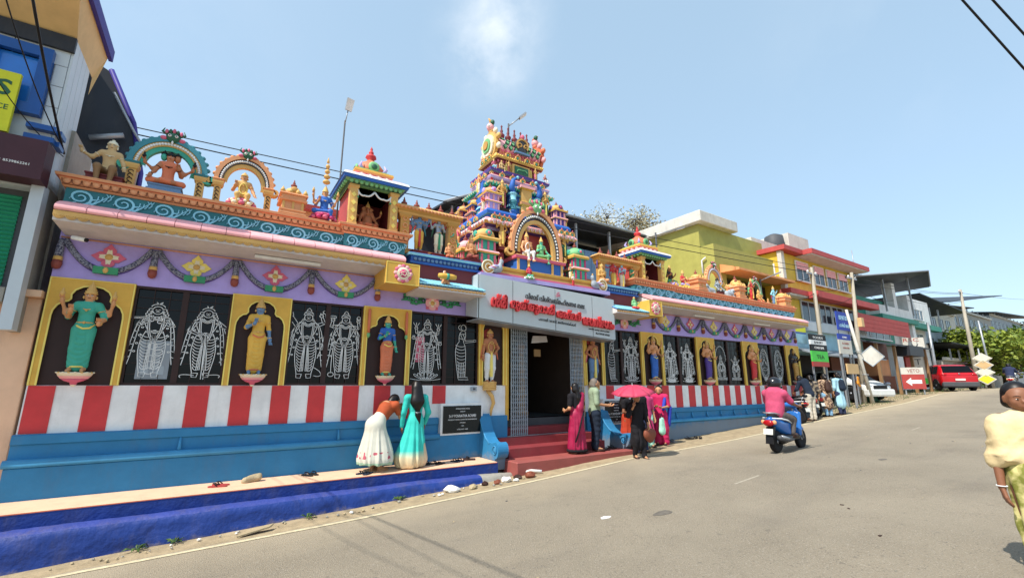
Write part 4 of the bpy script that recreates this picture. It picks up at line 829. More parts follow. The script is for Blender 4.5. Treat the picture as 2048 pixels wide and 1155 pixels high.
def scroll_mesh(s=1):
    mb = MB('skyblue'); c = []
    for i in range(26): a = PI * .9 - i * .42; r = .018 + .105 * (i / 25) ** .9; c.append((r * cos(a) * 1.15, r * sin(a)))
    wd = [.014 + .02 * (i / 25) for i in range(26)]; mb.band(c, wd, -.03, 0)
    e = c[-1]; mb.band(bez(e, (e[0] + .1, e[1] - .04), (e[0] + .2, .0), (e[0] + .3, .08), n=8), [.034, .03, .03, .026, .022, .018, .014, .01, .006], -.03, 0)
    for k in range(5): t = R(200 + k * 38); b0 = (.1 * cos(t) * 1.15, .1 * sin(t)); mb.band(bez(b0, (b0[0] * 1.35 + .02, b0[1] * 1.3), (b0[0] * 1.45 + .06, b0[1] * 1.15 + .03), n=5), [.02, .022, .018, .012, .008, .004], -.028, 0)
    for k in range(4): mb.band(bez((.16 + .05 * k, -.06 + .02 * k), (.2 + .05 * k, -.02 + .02 * k), (.2 + .05 * k, .06)), .012, -.026, 0)
    for k in (-1, 0, 1): mb.band(bez((.33, .06), (.33 + .03 * k, .09), (.33 + .045 * k, .12), n=4), [.016, .018, .014, .01, .004], -.026, 0)
    return mesh_of(mb, 'scroll', False)
SM = scroll_mesh()
def cornice(x0, x1, y=-.25, z=4.27, side=False):
    f = ob('scroll_frieze', MB('teal').box(x0, x1, y, .0, z, z + .26), T); n = round((x1 - x0) / .5); w = (x1 - x0) / n
    for i in range(n): ob('scroll', SM, f, (x0 + (i + .36) * w, y, z + .125), scale=(w / .5, 1, 1))
    c = ob('cornice', MB('orange').mould(x0, x1, y, .45, [(z + .26, .02), (z + .285, .05), (z + .3, .03), (z + .3, .05), (z + .39, .085), (z + .4, .12), (z + .44, .13), (z + .455, .1)], ['orange', 'dkorange', 'orange', 'orange', 'orange2', 'orange', 'orange']), T)
    n = round((x1 - x0 + .1) / .115); w = (x1 - x0 + .1) / n; mb = MB('orange'); mb.ball((0, 0, 0), (w * .46, .03, .05), 8, 5); mb.m('dkorange').band([(-w * .48, .03)] + [(w * .48 * -cos(R(t)), -.05 * sin(R(t))) for t in range(0, 181, 30)] + [(w * .48, .03)], .012, -.012, .0); me = mesh_of(mb, 'cornice_petal')
    for i in range(n): ob('cornice_petal', me, c, (x0 - .05 + (i + .5) * w, y - .068, z + .345))
    return c
cornice(-2.25, 1.85); cornice(1.85, 3.12, -.33, 4.29); cornice(10.3, 12.1, -.33, 4.27); cornice(12.1, 20.0)
ob('roof_coping', MB('orange').box(-2.2, 20, .45, 1.6, 4.25, 4.7), T)
# yellow blocks with the round emblem
def emblem(x0, x1, label=None):
    b_ = ob('emblem_block', MB('yellow').box(x0, x1, -.8, .0, 3.53, 3.98), T); c = (x0 + x1) / 2
    f = ob('emblem', MB('magenta').lathe([(.085, 0), (.085, .02)], n=20), b_, (c, -.8, 3.755), (R(90), 0, 0)); mb = MB('hotpink')
    for k in range(12): a = 2 * PI * k / 12; mb.m('hotpink' if k % 2 else 'pink').lathe([(.0, 0), (.05, .0), (.045, .016), (0, .018)], (.15 * cos(a), .15 * sin(a), 0), 8)
    mb.m('cream').lathe([(.14, .0), (.13, .018), (.06, .018)], n=20); ob('petal', mb, f); text('symbol', 'ഓം', 'cream', f, (0, 0, .03), .1, depth=.004); f.children[-1].rotation_euler = (R(-90), 0, 0)
    ob('block_border', MB('paleyellow').band([(x0 + .01, 3.54), (x0 + .01, 3.97), (x1 - .01, 3.97), (x1 - .01, 3.54)], .018, -.806, -.8, True), b_)
emblem(2.6, 3.3); emblem(10.33, 10.9)
ob('lamp_globe', MB('gold').ball((11.05, -.6, 3.5), (.1, .1, .14), 10, 8), T)
# middle bays: blue tiles, maroon wall, blue cornice
def midbay(x0, x1):
    e = ob('lower_eave', MB('soffit').prism([(0, 3.46), (-.78, 3.5), (-.78, 3.58), (-.3, 3.8), (0, 3.8)], 'x', x0, x1), T); scallops(x0, x1, -.79, 3.565, .045, 'gold', 'scallop', e)
    n = round((x1 - x0) / .085); w = (x1 - x0) / n; mb = MB('skyblue'); mb.prism([(-.8, 3.6), (-.81, 3.625), (-.32, 3.83), (-.32, 3.79)], 'x', .01, w - .01); mb.m('royal').prism([(-.79, 3.6), (-.80, 3.612), (-.32, 3.815), (-.32, 3.79)], 'x', -.01, .01); me = mesh_of(mb, 'blue_tile')
    for i in range(n): ob('blue_tile', me, e, (x0 + i * w, 0, 0))
    ob('maroon_band', MB('maroon').box(x0, x1, -.32, 0, 3.8, 4.14), T)
    c = ob('blue_cornice', MB('royal').mould(x0, x1, -.32, .5, [(4.14, 0), (4.14, .05), (4.18, .07), (4.2, .03), (4.29, .05), (4.3, .11), (4.35, .12), (4.37, .08), (4.37, -.3)], [None, 'royal', 'dkpurple', 'royal', 'royal', 'skyblue', 'royal', 'step']), T)
    n = round((x1 - x0) / .1); w = (x1 - x0) / n; me = mesh_of(MB('bluegrey').ball((0, 0, 0), (w * .45, .03, .045), 8, 5), 'cornice_petal')
    for i in range(n): ob('cornice_petal', me, c, (x0 + (i + .5) * w, -.375, 4.24))
midbay(3.3, 4.88); midbay(9.02, 10.33)
ob('roof_edge', MB('lav').box(4.88, 9.02, -.55, .4, 4.02, 4.12), T)
# plaques
def plaque(x0, x1, z0, z1, lines, label):
    t = thing('plaque', label, 'plaque', ((x0 + x1) / 2, -.135, z0)); w, h = x1 - x0, z1 - z0
    ob('stone_slab', MB('plaqueblack').box(-w / 2 + .05, w / 2 - .05, -.035, -.012, .04, h - .05), t); ob('frame', MB('white').box(-w / 2, w / 2, -.012, .13, 0, h), t)
    for s, hh, ww, z in lines: text('lettering', s, 'white', t, (0, -.037, z * h), hh, ww, .002)
plaque(4.17, 5.2, .5, 1.16, [('FOUNDATION STONE', .028, .34, .83), ('LAID BY', .024, .12, .74), ('Sri P PONNATHA ACHARI', .06, .66, .6), ('PRESIDENT TEMPLE COMMITTEE MANNARKKAD', .025, .7, .48), ('OPENING', .02, .14, .38), ('ON', .018, .06, .28), ('15TH OCT 1983', .024, .26, .17)], 'black stone plaque with white lettering by the aqua dress and blue cheek wall')
plaque(8.98, 9.9, .5, 1.18, [('FOUNDATION STONE', .035, .5, .88), ('INAUGURATED BY', .03, .45, .76), ('TEMPLE', .03, .2, .65), ('AND HALL', .03, .2, .55), ('Sri P SUNDARESAN', .06, .62, .42), ('PRESIDENT OF THE COMMITTEE', .025, .65, .3), ('ON', .02, .06, .2), ('12 02 2015', .025, .3, .1)], 'black stone plaque behind the waiting women under the umbrella')
# ------------------------------------------------------------ signboard
B_ = thing('signboard', 'grey panelled temple signboard with raised red Malayalam lettering over the door', 'sign', (4.8, -.6, 2.7))
def sb(u, v):                                                          # u 0..1 along, v 0..1 up
    x = 4.27 * u; zt = 1.34 + (1.18 - 1.34) * u; zb_ = .33 + (.06 - .33) * u; return (x, zb_ + (zt - zb_) * v)
cuts = [0, .215, .515, .81, 1.0]
for a, b in zip(cuts[:-1], cuts[1:]): ob('panel', MB('panel').prism([sb(a + .0025, 0), sb(a + .0025, 1), sb(b - .0025, 1), sb(b - .0025, 0)], 'y', -.02, .0), B_)
ob('backing', MB('dkgrey').prism([sb(0.002, .004), sb(0.002, .996), sb(.998, .996), sb(.998, .004)], 'y', .0, .03), B_); ob('side_return', MB('panel').prism([(.0, .33), (.0, 1.34), (.56, 1.34), (.56, .45)], 'x', -.03, -.004), B_)
ob('side_return', MB('panel').prism([(.0, .08), (.0, 1.18), (.56, 1.18), (.56, .15)], 'x', 4.272, 4.3), B_); ob('underside', MB('sheetlight').prism([(0, .3), (4.27, .03), (4.27, .06), (0, .33)], 'y', .02, .56), B_)
sl_ = math.atan2(.21, 4.27)
def stext(s, u, v, h, w, mat, depth, off=0): x, z = sb(u, v); text('lettering', s, mat, B_, (x, -.024 - max(depth, 0), z), h, w, depth, off, roty=sl_ * (.8 + .5 * (1 - v)))
stext('ॐ', .535, .86, .13, None, 'hotpink', .004); stext('വിരാട് വിശ്വബ്രഹ്മണേ നമഃ', .52, .7, .15, 1.9, 'dkgrey', .008, .012)
stext('ശ്രീ', .12, .45, .33, .42, 'red', .04, .035); stext('മുത്തുമാരി', .345, .435, .33, 1.3, 'red', .04, .035); stext('അമ്മൻ', .61, .405, .27, .8, 'red', .04, .035); stext('േദവസ്ഥാനം', .85, .365, .3, 1.12, 'red', .04, .035)
stext('പാറായി റോഡ്, മണ്ണാർക്കാട്', .53, .2, .085, 1.2, 'dkgrey', .004); stext('അഖില കേരള വിശ്വകർമ്മ', .86, .17, .05, .75, 'black', .003); stext('മഹാസഭ ശാഖ', .89, .09, .045, .5, 'black', .003)
# ------------------------------------------------------------ folding gates
def gate(x0, x1, label):
    t = thing('folding_gate', label, 'gate', ((x0 + x1) / 2, -.1, .385)); w = x1 - x0; n = 9; me = mesh_of(MB('gry').box(-.009, .009, -.012, .012, 0, 2.62), 'gate_bar')
    for i in range(n): ob('gate_bar', me, t, (-w / 2 + w * (i + .5) / n, 0, 0))
    lat = MB('gry'); zz = 13
    for i in range(n - 1):
        a = -w / 2 + w * (i + .5) / n; b = a + w / n
        for k in range(zz): z = 2.6 * k / zz; q = 2.6 / zz; lat.tube([(a, -.016, z), (b, -.016, z + q / 2), (a, -.016, z + q)], .006, 4)
    ob('lattice', lat, t, kind='stuff'); ob('rail', MB('gry').box(-w / 2, w / 2, -.02, .02, 2.62, 2.66), t)
gate(5.98, 6.5, 'grey collapsible steel gate folded back left of the temple door'); gate(7.86, 8.34, 'grey collapsible steel gate folded back behind the man in green')
ob('hall_inner_pillar', MB('gold2').mould(6.75, 7.0, 2.0, 2.25, [(.74, .05), (.9, .05), (.92, 0), (1.7, 0), (1.72, .04), (1.8, .04), (1.82, 0), (2.9, 0), (2.95, .06), (3.2, .08)]), T)
# things seen in the hall
t = thing('lamp_pillar', 'carved brass lamp pillar standing in the dark doorway', 'pillar', (7.25, 1.3, .74)); mb = MB('gold2'); mb.lathe([(.2, 0), (.2, .1), (.12, .15), (.1, .5), (.16, .55), (.1, .6), (.09, 1.2), (.15, 1.25), (.09, 1.3), (.08, 1.8), (.13, 1.85), (.05, 2.0), (.001, 2.2)], n=14); ob('shaft', mb, t)
tag(ob('bright_board', MB('white').prism([(7.05, 2.66), (7.6, 2.72), (7.56, 2.88), (7.1, 2.86)], 'y', .5, .53)), 'plain white board standing in for a bright square inside the dark doorway', 'light')  # unlit white board; its colour stands in for a lit square in the hall
tag(ob('notice_frame', MB('board').box(7.5, 7.72, 1.0, 1.03, 2.35, 2.55)), 'small pale framed notice inside the dark hall', 'notice')
t = thing('wall_switch', 'grey switch box on white wall beside the coiled serpent', 'switch box', (5.02, -.02, 1.47)); ob('box_body', MB('gry').box(-.07, .07, -.04, 0, -.05, .05), t); ob('socket', MB('dkgrey').box(-.03, .03, -.045, -.04, -.02, .02), t)
t = thing('security_camera', 'small white security camera under the left end of the eave', 'camera', (-1.95, -.3, 3.72)); ob('camera_body', MB('white').tube([(-.1, 0, .02), (.06, -.06, -.01)], .035, 10), t); ob('lens', MB('black').tube([(.06, -.06, -.01), (.085, -.07, -.015)], .03, 10), t); ob('bracket', MB('white').tube([(-.05, .3, .06), (-.04, 0, .03)], .015, 6), t)
# ------------------------------------------------------------ roof shrines, arches, pavilions
def kal(mb, c, h, mat='copper'):
    mb.m(mat).lathe([(.1 * h, 0), (.16 * h, .05 * h), (.1 * h, .12 * h), (.3 * h, .3 * h), (.26 * h, .42 * h), (.08 * h, .5 * h), (.14 * h, .58 * h), (.12 * h, .66 * h), (.05 * h, .72 * h), (.08 * h, .8 * h), (.0, h)], c, 9)
def arch(label, x, y, z, w, h, cols, posts=True, group=None, face_=('hotpink', 'dkgreen'), name='plaster_arch', flare=True, parent=None):
    t = parent or thing(name, label, 'arch', (x, y, z), 0, group); ox = 0; r = w / 2; ph = h * (.42 if posts else .12); cr = h - ph - .1 * h
    def cv(rr, k=1.0): return [(rr * cos(R(a)), ph + cr * (rr / r) * sin(R(a))) for a in range(-14, 195, 11)]
    o = w * (.075 if posts else .064)
    for i, (rr, m_) in enumerate(((r - o * .5, cols[0]), (r - o * 1.5, cols[1]), (r - o * 2.4, cols[2]))): mb = MB(m_); mb.band(cv(rr), o * .96, -.07 + i * .018, .06 - i * .002); ob('arch_band', mb, t)
    me = mesh_of(MB(cols[3]).ball((0, 0, 0), (o * .3, .02, o * .3), 6, 4), 'bead'); P = cv(r - o * 1.5)
    for k in range(len(P) - 1):
        for q in (0, .5): ob('bead', me, t, (P[k][0] * (1 - q) + P[k + 1][0] * q, -.06, P[k][1] * (1 - q) + P[k + 1][1] * q))
    leaf_ = mesh_of(MB(cols[0]).ball((0, 0, 0), (o * .55, .04, o * .5), 7, 5), 'crest_leaf'); P = [((r) * cos(R(a)), ph + cr * sin(R(a))) for a in range(0, 181, 12)]
    for p in P: ob('crest_leaf', leaf_, t, (p[0], -.01, p[1]))
    if flare:
        for s in (-1, 1):
            mb = MB(cols[2]); c = (s * (r + o * .3), ph - o * .6); mb.band([(c[0] - s * o * (1.3 - a / 5) * cos(a), c[1] - o * (1.3 - a / 5) * sin(a)) for a in [i * .5 for i in range(10)]], o * .55, -.075, .05); ob('volute', mb, t)
    if posts:
        for s in (-1, 1):
            mb = MB(cols[4]); xx = s * (r - o * 1.1); mb.mould(xx - w * .055, xx + w * .055, -.06, .06, [(0, .015), (.04, .015), (.05, 0), (ph - .14, 0), (ph - .12, .02), (ph - .07, .035), (ph - .04, .035)], None); mb.m(cols[0]).mould(xx - w * .07, xx + w * .07, -.07, .07, [(ph - .04, 0), (ph, .03), (ph + .02, .0)])
            for k in range(4): mb.m(cols[5]).band([(xx + .03 * cos(a) * w, .07 + (ph - .22) * (k + .5) / 4 + .03 * sin(a)) for a in [i * .8 for i in range(7)]], .012, -.07, -.06)
            ob('arch_post', mb, t)
    mb = MB(face_[1]); zt = ph + cr; s_ = w * .12
    mb.ball((0, -.06, zt), (s_ * .8, .06, s_ * .7), 10, 7); mb.m(face_[0])
    for s in (-1, 1): mb.m('white').ball((s * s_ * .35, -.12, zt + s_ * .1), (s_ * .2,) * 3, 6, 5); mb.m('black').ball((s * s_ * .35, -.12 - s_ * .17, zt + s_ * .1), (s_ * .09,) * 3, 5, 4); mb.m(face_[1]).tube([(s * s_ * .6, -.05, zt + s_ * .4), (s * s_ * 1.2, -.05, zt + s_ * .7), (s * s_ * 1.0, -.05, zt + s_ * 1.2)], [s_ * .22, s_ * .15, s_ * .05], 6); mb.m(face_[0]).ball((s * s_ * .95, -.06, zt - s_ * .2), (s_ * .4, .04, s_ * .3), 7, 5)
    for k in range(5): mb.m(face_[1] if k % 2 else face_[0]).ball((s_ * .38 * (k - 2), -.05, zt + s_ * (.95 - .12 * abs(k - 2))), (s_ * .22, .04, s_ * .4), 6, 5)
    mb.m('white').ball((0, -.09, zt - s_ * .75), (s_ * .12, s_ * .12, s_ * .3), 6, 5); ob('lion_mask', mb, t)
    return t
Z0 = 4.74
arch('blue and gold plaster arch around the three headed seated figure', -1.1, .0, Z0, 1.14, 1.2, ['ocean', 'gold', 'teal2', 'white', 'gold', 'brown'])
arch('orange and silver bead arch around a seated gold figure on roof ledge', .05, .0, Z0, .98, 1.2, ['orange', 'dkgrey', 'gold', 'white', 'gold', 'brown'])
arch('peach and purple pointed arch over the grey seated figure', 15.0, .05, Z0 - .02, 1.0, 1.3, ['orange', 'lav', 'gold', 'white', 'yellow', 'brown'])
arch('olive green and gold narrow arch at the far end of the roof', 17.75, .05, Z0 - .1, .8, 1.2, ['ltgreen', 'gold', 'dkgreen', 'white', 'gold', 'brown'])
def minishrine(label, x, y=-.1, z=Z0, w=.4, h=.68, col='gold', rot=0):
    t = thing('roof_shrine', label, 'shrine', (x, y, z), rot, 'small orange shrines on the roof'); s = w / 2; mb = MB('orange')
    mb.mould(-s, s, -s, s, [(0, .02), (.05 * h, .02), (.06 * h, -.0), (.1 * h, -.01), (.12 * h, .01), (.16 * h, .01), (.17 * h, -.03), (.42 * h, -.03), (.43 * h, .02), (.48 * h, .03), (.5 * h, -.01), (.62 * h, -.01), (.64 * h, .03), (.68 * h, .02), (.7 * h, -.05), (.78 * h, -.08)], None); ob('shrine_body', mb, t)
    for a in (-1, 0, 1): ob('pilaster', MB(col).box(a * s * .75 - .02, a * s * .75 + .02, -s + .015, -s + .04, .17 * h, .42 * h), t)
    mb = MB('orange')
    for a in (-1, -.33, .33, 1):
        for b in (-1, 1): mb.m(col).lathe([(.03, 0), (.05, .03), (.03, .07), (.01, .1), (.0, .13)], (a * s * .9, b * s * .9, .68 * h), 7)
    ob('corner_finials', mb, t, kind='stuff'); mb = MB(col); mb.lathe([(s * .75, .76 * h), (s * .8, .8 * h), (s * .6, .9 * h), (s * .2, .98 * h)], n=10); mb.m('dkorange').lathe([(s * .35, 0), (s * .3, .02), (.0, .02)], (0, 0, .0), 10) if False else None; ob('dome', mb, t)
    mb = MB('gold2'); mb.ball((0, -s * .75, .82 * h), (s * .35, .03, s * .35), 8, 6); ob('gable_medallion', mb, t); mb = MB('copper'); kal(mb, (0, 0, .96 * h), .2); ob('finial', mb, t)
minishrine('small orange shrine with red finial between the bead arch and blue clad figure', .88, w=.44, h=.62); minishrine('small orange shrine beside the peach and purple arch', 13.72, w=.5, h=.62); minishrine('small orange shrine with red finial right of the reclining bulls', 16.2, w=.46, h=.66)
minishrine('golden stepped shrine just behind the red standing guard', 16.75, .25, w=.5, h=.9); minishrine('small orange shrine nearest the yellow house end of the roof', 19.5, z=4.68, w=.5, h=.66)
def kiosk(label, x0, x1, y0, y1, z, zr, side='redboard'):
    t = thing('roof_kiosk', label, 'shrine', ((x0 + x1) / 2, y0, z)); s = (x1 - x0) / 2; d = y1 - y0; h = zr - z
    ob('kiosk_wall', MB(side).box(-s + .02, -s + .08, .1, d, 0, h).m('maroon').box(s - .08, s - .02, .1, d, 0, h).box(-s + .08, s - .08, d - .06, d, 0, h), t); ob('kiosk_ceiling', MB('maroon').box(-s, s, .1, d, h, h + .05), t)
    for q in (-1, 1):
        p = ob('post', MB('gold').mould(q * (s - .08) - .08, q * (s - .08) + .08, -.02, .12, [(0, .01), (.05, .01), (.06, 0), (h - .08, 0), (h - .06, .02), (h, .02)]), t)
        for k in range(4): ob('post_diamond', MB('paleyellow').prism([(q * (s - .08) - .05, h * (k + .7) / 5), (q * (s - .08), h * (k + .7) / 5 + .06), (q * (s - .08) + .05, h * (k + .7) / 5), (q * (s - .08), h * (k + .7) / 5 - .06)], 'y', -.035, -.02), p)
    mb = MB('white'); pts = [(-s + .14, h - .1), (-s * .4, h - .2), (0, h - .08), (s * .4, h - .2), (s - .14, h - .1)]
    for a, b in zip(pts[:-1], pts[1:]): mb.tube([(lerp(a, b, t_)[0], .0, lerp(a, b, t_)[1] - .05 * sin(PI * t_)) for t_ in [i / 5 for i in range(6)]], .022, 5)
    for q in (-1, 1): mb.tube([(q * (s - .16), 0, h - .1), (q * (s - .16), 0, h - .24)], .02, 5); mb.m('green').ball((q * (s - .16), 0, h - .26), (.03, .03, .03), 6, 4); mb.m('white')
    ob('stucco_garland', mb, t)
    ob('roof_slab', MB('ltgreen').mould(-s, s, 0, d, [(h, .02), (h + .04, .06), (h + .08, .12), (h + .08, .17), (h + .13, .18), (h + .14, .2), (h + .2, .17), (h + .26, .06), (h + .28, -.05)], ['dkgreen', 'ltgreen', 'royal', 'royal', 'royal', 'white', 'pink', 'pink']), t)
    g = mesh_of(MB('ltgreen').ball((0, 0, 0), (.045, .03, .05), 7, 5), 'bracket_leaf')
    for k in range(11): ob('bracket_leaf', g, t, (-s - .06 + (2 * s + .12) * (k + .5) / 11, -.1, h + .04))
    for k in range(9): ob('bracket_leaf', g, t, (-s - .1, -.05 + (d + .1) * (k + .5) / 9, h + .04))
    u = s * .72; dy = d * .5; pl_ = mesh_of(MB('pink').ball((0, 0, 0), (.085, .05, .06), 8, 6).m('cream').ball((0, -.03, 0), (.035, .03, .03), 6, 4), 'lotus_petal')
    for k in range(4): ob('lotus_petal', pl_, t, (-u + 2 * u * (k + .5) / 4, dy - u - .01, h + .34))
    for k in range(4): ob('lotus_petal', pl_, t, (-u - .01, dy - u + 2 * u * (k + .5) / 4, h + .34))
    ob('upper_slab', MB('magenta').mould(-u, u, dy - u, dy + u, [(h + .26, 0), (h + .38, -.02), (h + .38, .04), (h + .42, .06), (h + .47, .05), (h + .48, -.02), (h + .52, -.03)], ['magenta', 'pink', 'gold', 'yellow', 'paleyellow', 'ltgreen']), t)
    ob('dome', MB('orange2').lathe([(u * .8, h + .5), (u * .88, h + .56), (u * .84, h + .66), (u * .6, h + .78), (u * .3, h + .85), (u * .25, h + .88)], (0, dy, 0), 14), t)
    for (dx, dyy) in ((0, -1), (-1, 0), (1, 0)): mb = MB('ltgreen'); cx, cy = dx * u * .85, dy + dyy * u * .85; mb.ball((cx, cy, h + .62), (.03 + .1 * (dx == 0), .03 + .1 * (dx != 0), .12), 9, 7); mb.m('dkgreen').ball((cx + dx * .03, cy + dyy * .03, h + .61), (.02 + .05 * (dx == 0), .02 + .05 * (dx != 0), .07), 7, 5); ob('dome_medallion', mb, t)
    for a in range(4): mb = MB('lav'); mb.tube([(u * .9 * cos(a * PI / 2 + PI / 4), dy + u * .9 * sin(a * PI / 2 + PI / 4), h + .52), (u * 1.1 * cos(a * PI / 2 + PI / 4), dy + u * 1.1 * sin(a * PI / 2 + PI / 4), h + .62), (u * .95 * cos(a * PI / 2 + PI / 4), dy + u * .95 * sin(a * PI / 2 + PI / 4), h + .72)], [.05, .035, .01], 6); ob('corner_horn', mb, t)
    mb = MB('red'); kal(mb, (0, dy, h + .84), .42, 'red'); ob('finial', mb, t); return t
kiosk('tall left roof kiosk with blue rimmed roof holding the elephant headed figure', 1.92, 2.94, -.22, .85, 4.8, 5.68); kiosk('right roof kiosk with red interior behind the gold beam pavilion', 10.78, 11.86, -.22, .85, 4.76, 5.52)
def pavilion(label, x0, x1, z, zt):
    t = thing('roof_pavilion', label, 'pavilion', ((x0 + x1) / 2, -.1, z)); s = (x1 - x0) / 2; h = zt - z
    ob('beam', MB('gold').mould(-s, s, -.12, .12, [(h - .1, 0), (h - .06, .03), (h - .05, .0), (h + .03, .06), (h + .05, .08), (h + .1, .03), (h + .11, -.04)], ['gold', 'gold', 'gold2', 'orange', 'gold', 'gold2']), t)
    g = mesh_of(MB('orange').ball((0, 0, 0), (.035, .03, .04), 6, 5), 'beam_petal'); n = int(2 * s / .085)
    for k in range(n): ob('beam_petal', g, t, (-s + 2 * s * (k + .5) / n, -.18, h + .04))
    for k in range(5): mb = MB('copper'); kal(mb, (0, 0, 0), .24, 'copper'); mb.m('hotpink').lathe([(.05, 0), (.06, .02), (.03, .04)], n=8); ob('finial', mb, t, (-s * .8 + 1.6 * s * k / 4, 0, h + .1))
    for q in (-1, 1):
        mb = MB('gold2'); mb.mould(q * (s - .16) - .1, q * (s - .16) + .1, -.09, .09, [(0, .02), (.06, .02), (.08, 0), (h - .2, 0), (h - .17, .03), (h - .12, .05), (h - .1, .05)]); p = ob('post', mb, t); mb = MB('orange')
        for k in range(5): c = (q * (s - .16), .14 + (h - .36) * k / 4); mb.band([(c[0] + (.06 - a * .006) * cos(a * (1 if k % 2 else -1)), c[1] + (.07 - a * .007) * sin(a)) for a in [i * .6 for i in range(11)]], .016, -.11, -.09)
        ob('scrollwork', mb, p)
    mb = MB('magenta')
    for k in range(3): a, b = -s * .7 + s * 1.4 * k / 3, -s * .7 + s * 1.4 * (k + 1) / 3; mb.tube([(a + (b - a) * t_, .02, h - .12 - .12 * sin(PI * t_)) for t_ in [i / 6 for i in range(7)]], .018, 5)
    mb.m('dkpurple').tube([(-s - .02, -.05, h - .1), (-s - .03, -.05, h - .35)], [.015, .028], 6); ob('stucco_drape', mb, t); return t
pavilion('gold beam pavilion with five red finials between left kiosk and tower', 2.98, 4.46, 4.38, 5.38); pavilion('gold beam pavilion with five red finials right of the tower', 8.98, 10.7, 4.37, 5.22)
# ------------------------------------------------------------ the tower
G = thing('temple_tower', 'steep multicoloured temple tower covered in painted stucco above the door', 'tower', (6.9, .3, 4.1)); gx, gy, gz_ = 6.9, .3, 4.1
def gm(): m_ = MB('gold'); m_.off = (-gx, -gy, -gz_); return m_
def gob(name, m_, **k): return ob(name, m_, G, **k)
gob('tower_base', gm().mould(5.0, 8.95, -.42, 3, [(4.02, 0), (4.12, 0), (4.14, .02), (4.2, .02), (4.22, -.02), (4.27, -.04), (4.3, .0), (4.36, .01), (4.38, -.04)], ['hotpink', 'hotpink', 'hotpink', 'gold2', 'gold', 'gold2', 'yellow', 'gold']))
gob('tier_wall', gm().mould(5.62, 8.12, .4, 2.3, [(4.36, .1), (4.5, .1), (4.52, 0), (5.55, 0)], ['maroon', 'maroon', 'brown']))
gob('tier_wall', gm().mould(5.95, 7.85, .85, 2.1, [(6.1, .05), (6.25, .05), (6.25, 0), (7.2, 0)], ['gold2', 'gold2', 'brown']))
gob('tier_wall', gm().mould(6.35, 7.8, 1.15, 2.0, [(7.7, 0), (8.15, 0)], ['copper']))
gob('lotus_cornice', gm().mould(5.6, 8.15, .35, 2.2, [(5.55, 0), (5.62, .05), (5.64, .22), (5.7, .28), (5.8, .22), (5.86, .1), (5.88, .05)], ['lav', 'dkpurple', 'gold', 'pink', 'pink', 'white']))
gob('blue_cornice', gm().mould(5.6, 8.15, .35, 2.2, [(5.88, .08), (5.95, .08), (5.96, .14), (6.04, .15), (6.12, .1), (6.13, 0)], ['royal', 'ocean', 'royal', 'royal', 'skyblue']))
gob('striped_eave', gm().mould(6.0, 7.85, .9, 2.1, [(6.98, .02), (7.05, .12), (7.1, .22), (7.14, .24), (7.22, .12), (7.26, .05)], ['lav', 'teal2', 'cream', 'gold', 'cream']))
gob('lilac_cornice', gm().mould(6.02, 7.95, .95, 2.0, [(7.26, -.04), (7.36, -.02), (7.38, .08), (7.44, .1), (7.5, .05), (7.52, .0), (7.58, .0), (7.6, .09), (7.68, .1), (7.7, .04)], ['pink', 'lav', 'lav', 'pink', 'lav', 'magenta', 'bluegrey', 'dkpurple', 'bluegrey']))
gob('yellow_eave', gm().mould(6.35, 7.8, 1.15, 2.0, [(8.12, .0), (8.16, .1), (8.2, .14), (8.26, .1), (8.3, 0), (8.36, -.02), (8.42, -.05)], ['maroon', 'gold', 'yellow', 'gold', 'magenta', 'pink']))
def rowm(name, me, n, a, b, z, front_y, side=None, **k):
    for i in range(n): ob(name, me, G, (a + (b - a) * (i + .5) / n - gx, front_y - gy, z - gz_))
    if side:
        for i in range(side[0]): ob(name, me, G, (side[3] - gx, side[1] + (side[2] - side[1]) * (i + .5) / side[0] - gy, z - gz_), (0, 0, -PI / 2))
rowm('lotus_petal', mesh_of(MB('white').ball((0, 0, 0), (.055, .04, .06), 7, 5).m('pink').ball((0, -.025, -.01), (.035, .03, .04), 6, 4), 'lotus_petal'), 22, 5.4, 8.35, 5.7, .08, (15, .1, 2.4, 5.33))
rowm('dentil', mesh_of(MB('lav').box(-.03, .03, -.02, .02, -.035, .035), 'dentil'), 24, 5.6, 8.15, 5.585, .33, (14, .4, 2.2, 5.57))
rowm('eave_rib', mesh_of(MB('teal2').box(-.018, .018, -.03, .03, -.06, .05), 'eave_rib'), 20, 5.85, 8.05, 7.1, .69, (12, .75, 2.2, 5.79)); rowm('dentil', mesh_of(MB('pink').box(-.03, .03, -.02, .02, -.035, .035), 'dentil'), 20, 6.0, 7.95, 7.31, .97, (10, 1, 2, 6.03))
rowm('dentil', mesh_of(MB('hotpink').box(-.022, .022, -.02, .02, -.03, .03), 'dentil'), 18, 6.3, 7.85, 8.1, 1.13, (8, 1.2, 1.95, 6.33)); rowm('cornice_bead', mesh_of(MB('paleyellow').ball((0, 0, 0), (.03, .03, .03), 6, 4), 'cornice_bead'), 24, 6.25, 7.95, 8.22, 1.01, (10, 1.1, 2.0, 6.21))
rowm('niche_pilaster', mesh_of(MB('paleyellow').box(-.03, .03, -.02, .02, -.18, .18), 'niche_pilaster'), 8, 6.35, 7.8, 7.92, 1.13, (5, 1.2, 1.95, 6.33))
m_ = gm(); m_.m('gold').box(6.78, 7.42, 1.02, 1.15, 7.74, 8.08); m_.m('dkgreen').box(6.85, 7.35, 1.0, 1.02, 7.79, 8.03); m_.m('ltgreen').band(bez((6.92, 7.85), (7.0, 8.05), (7.1, 7.8), (7.2, 8.05), (7.3, 7.88), n=12), .03, .99, 1.0); gob('scroll_niche', m_)
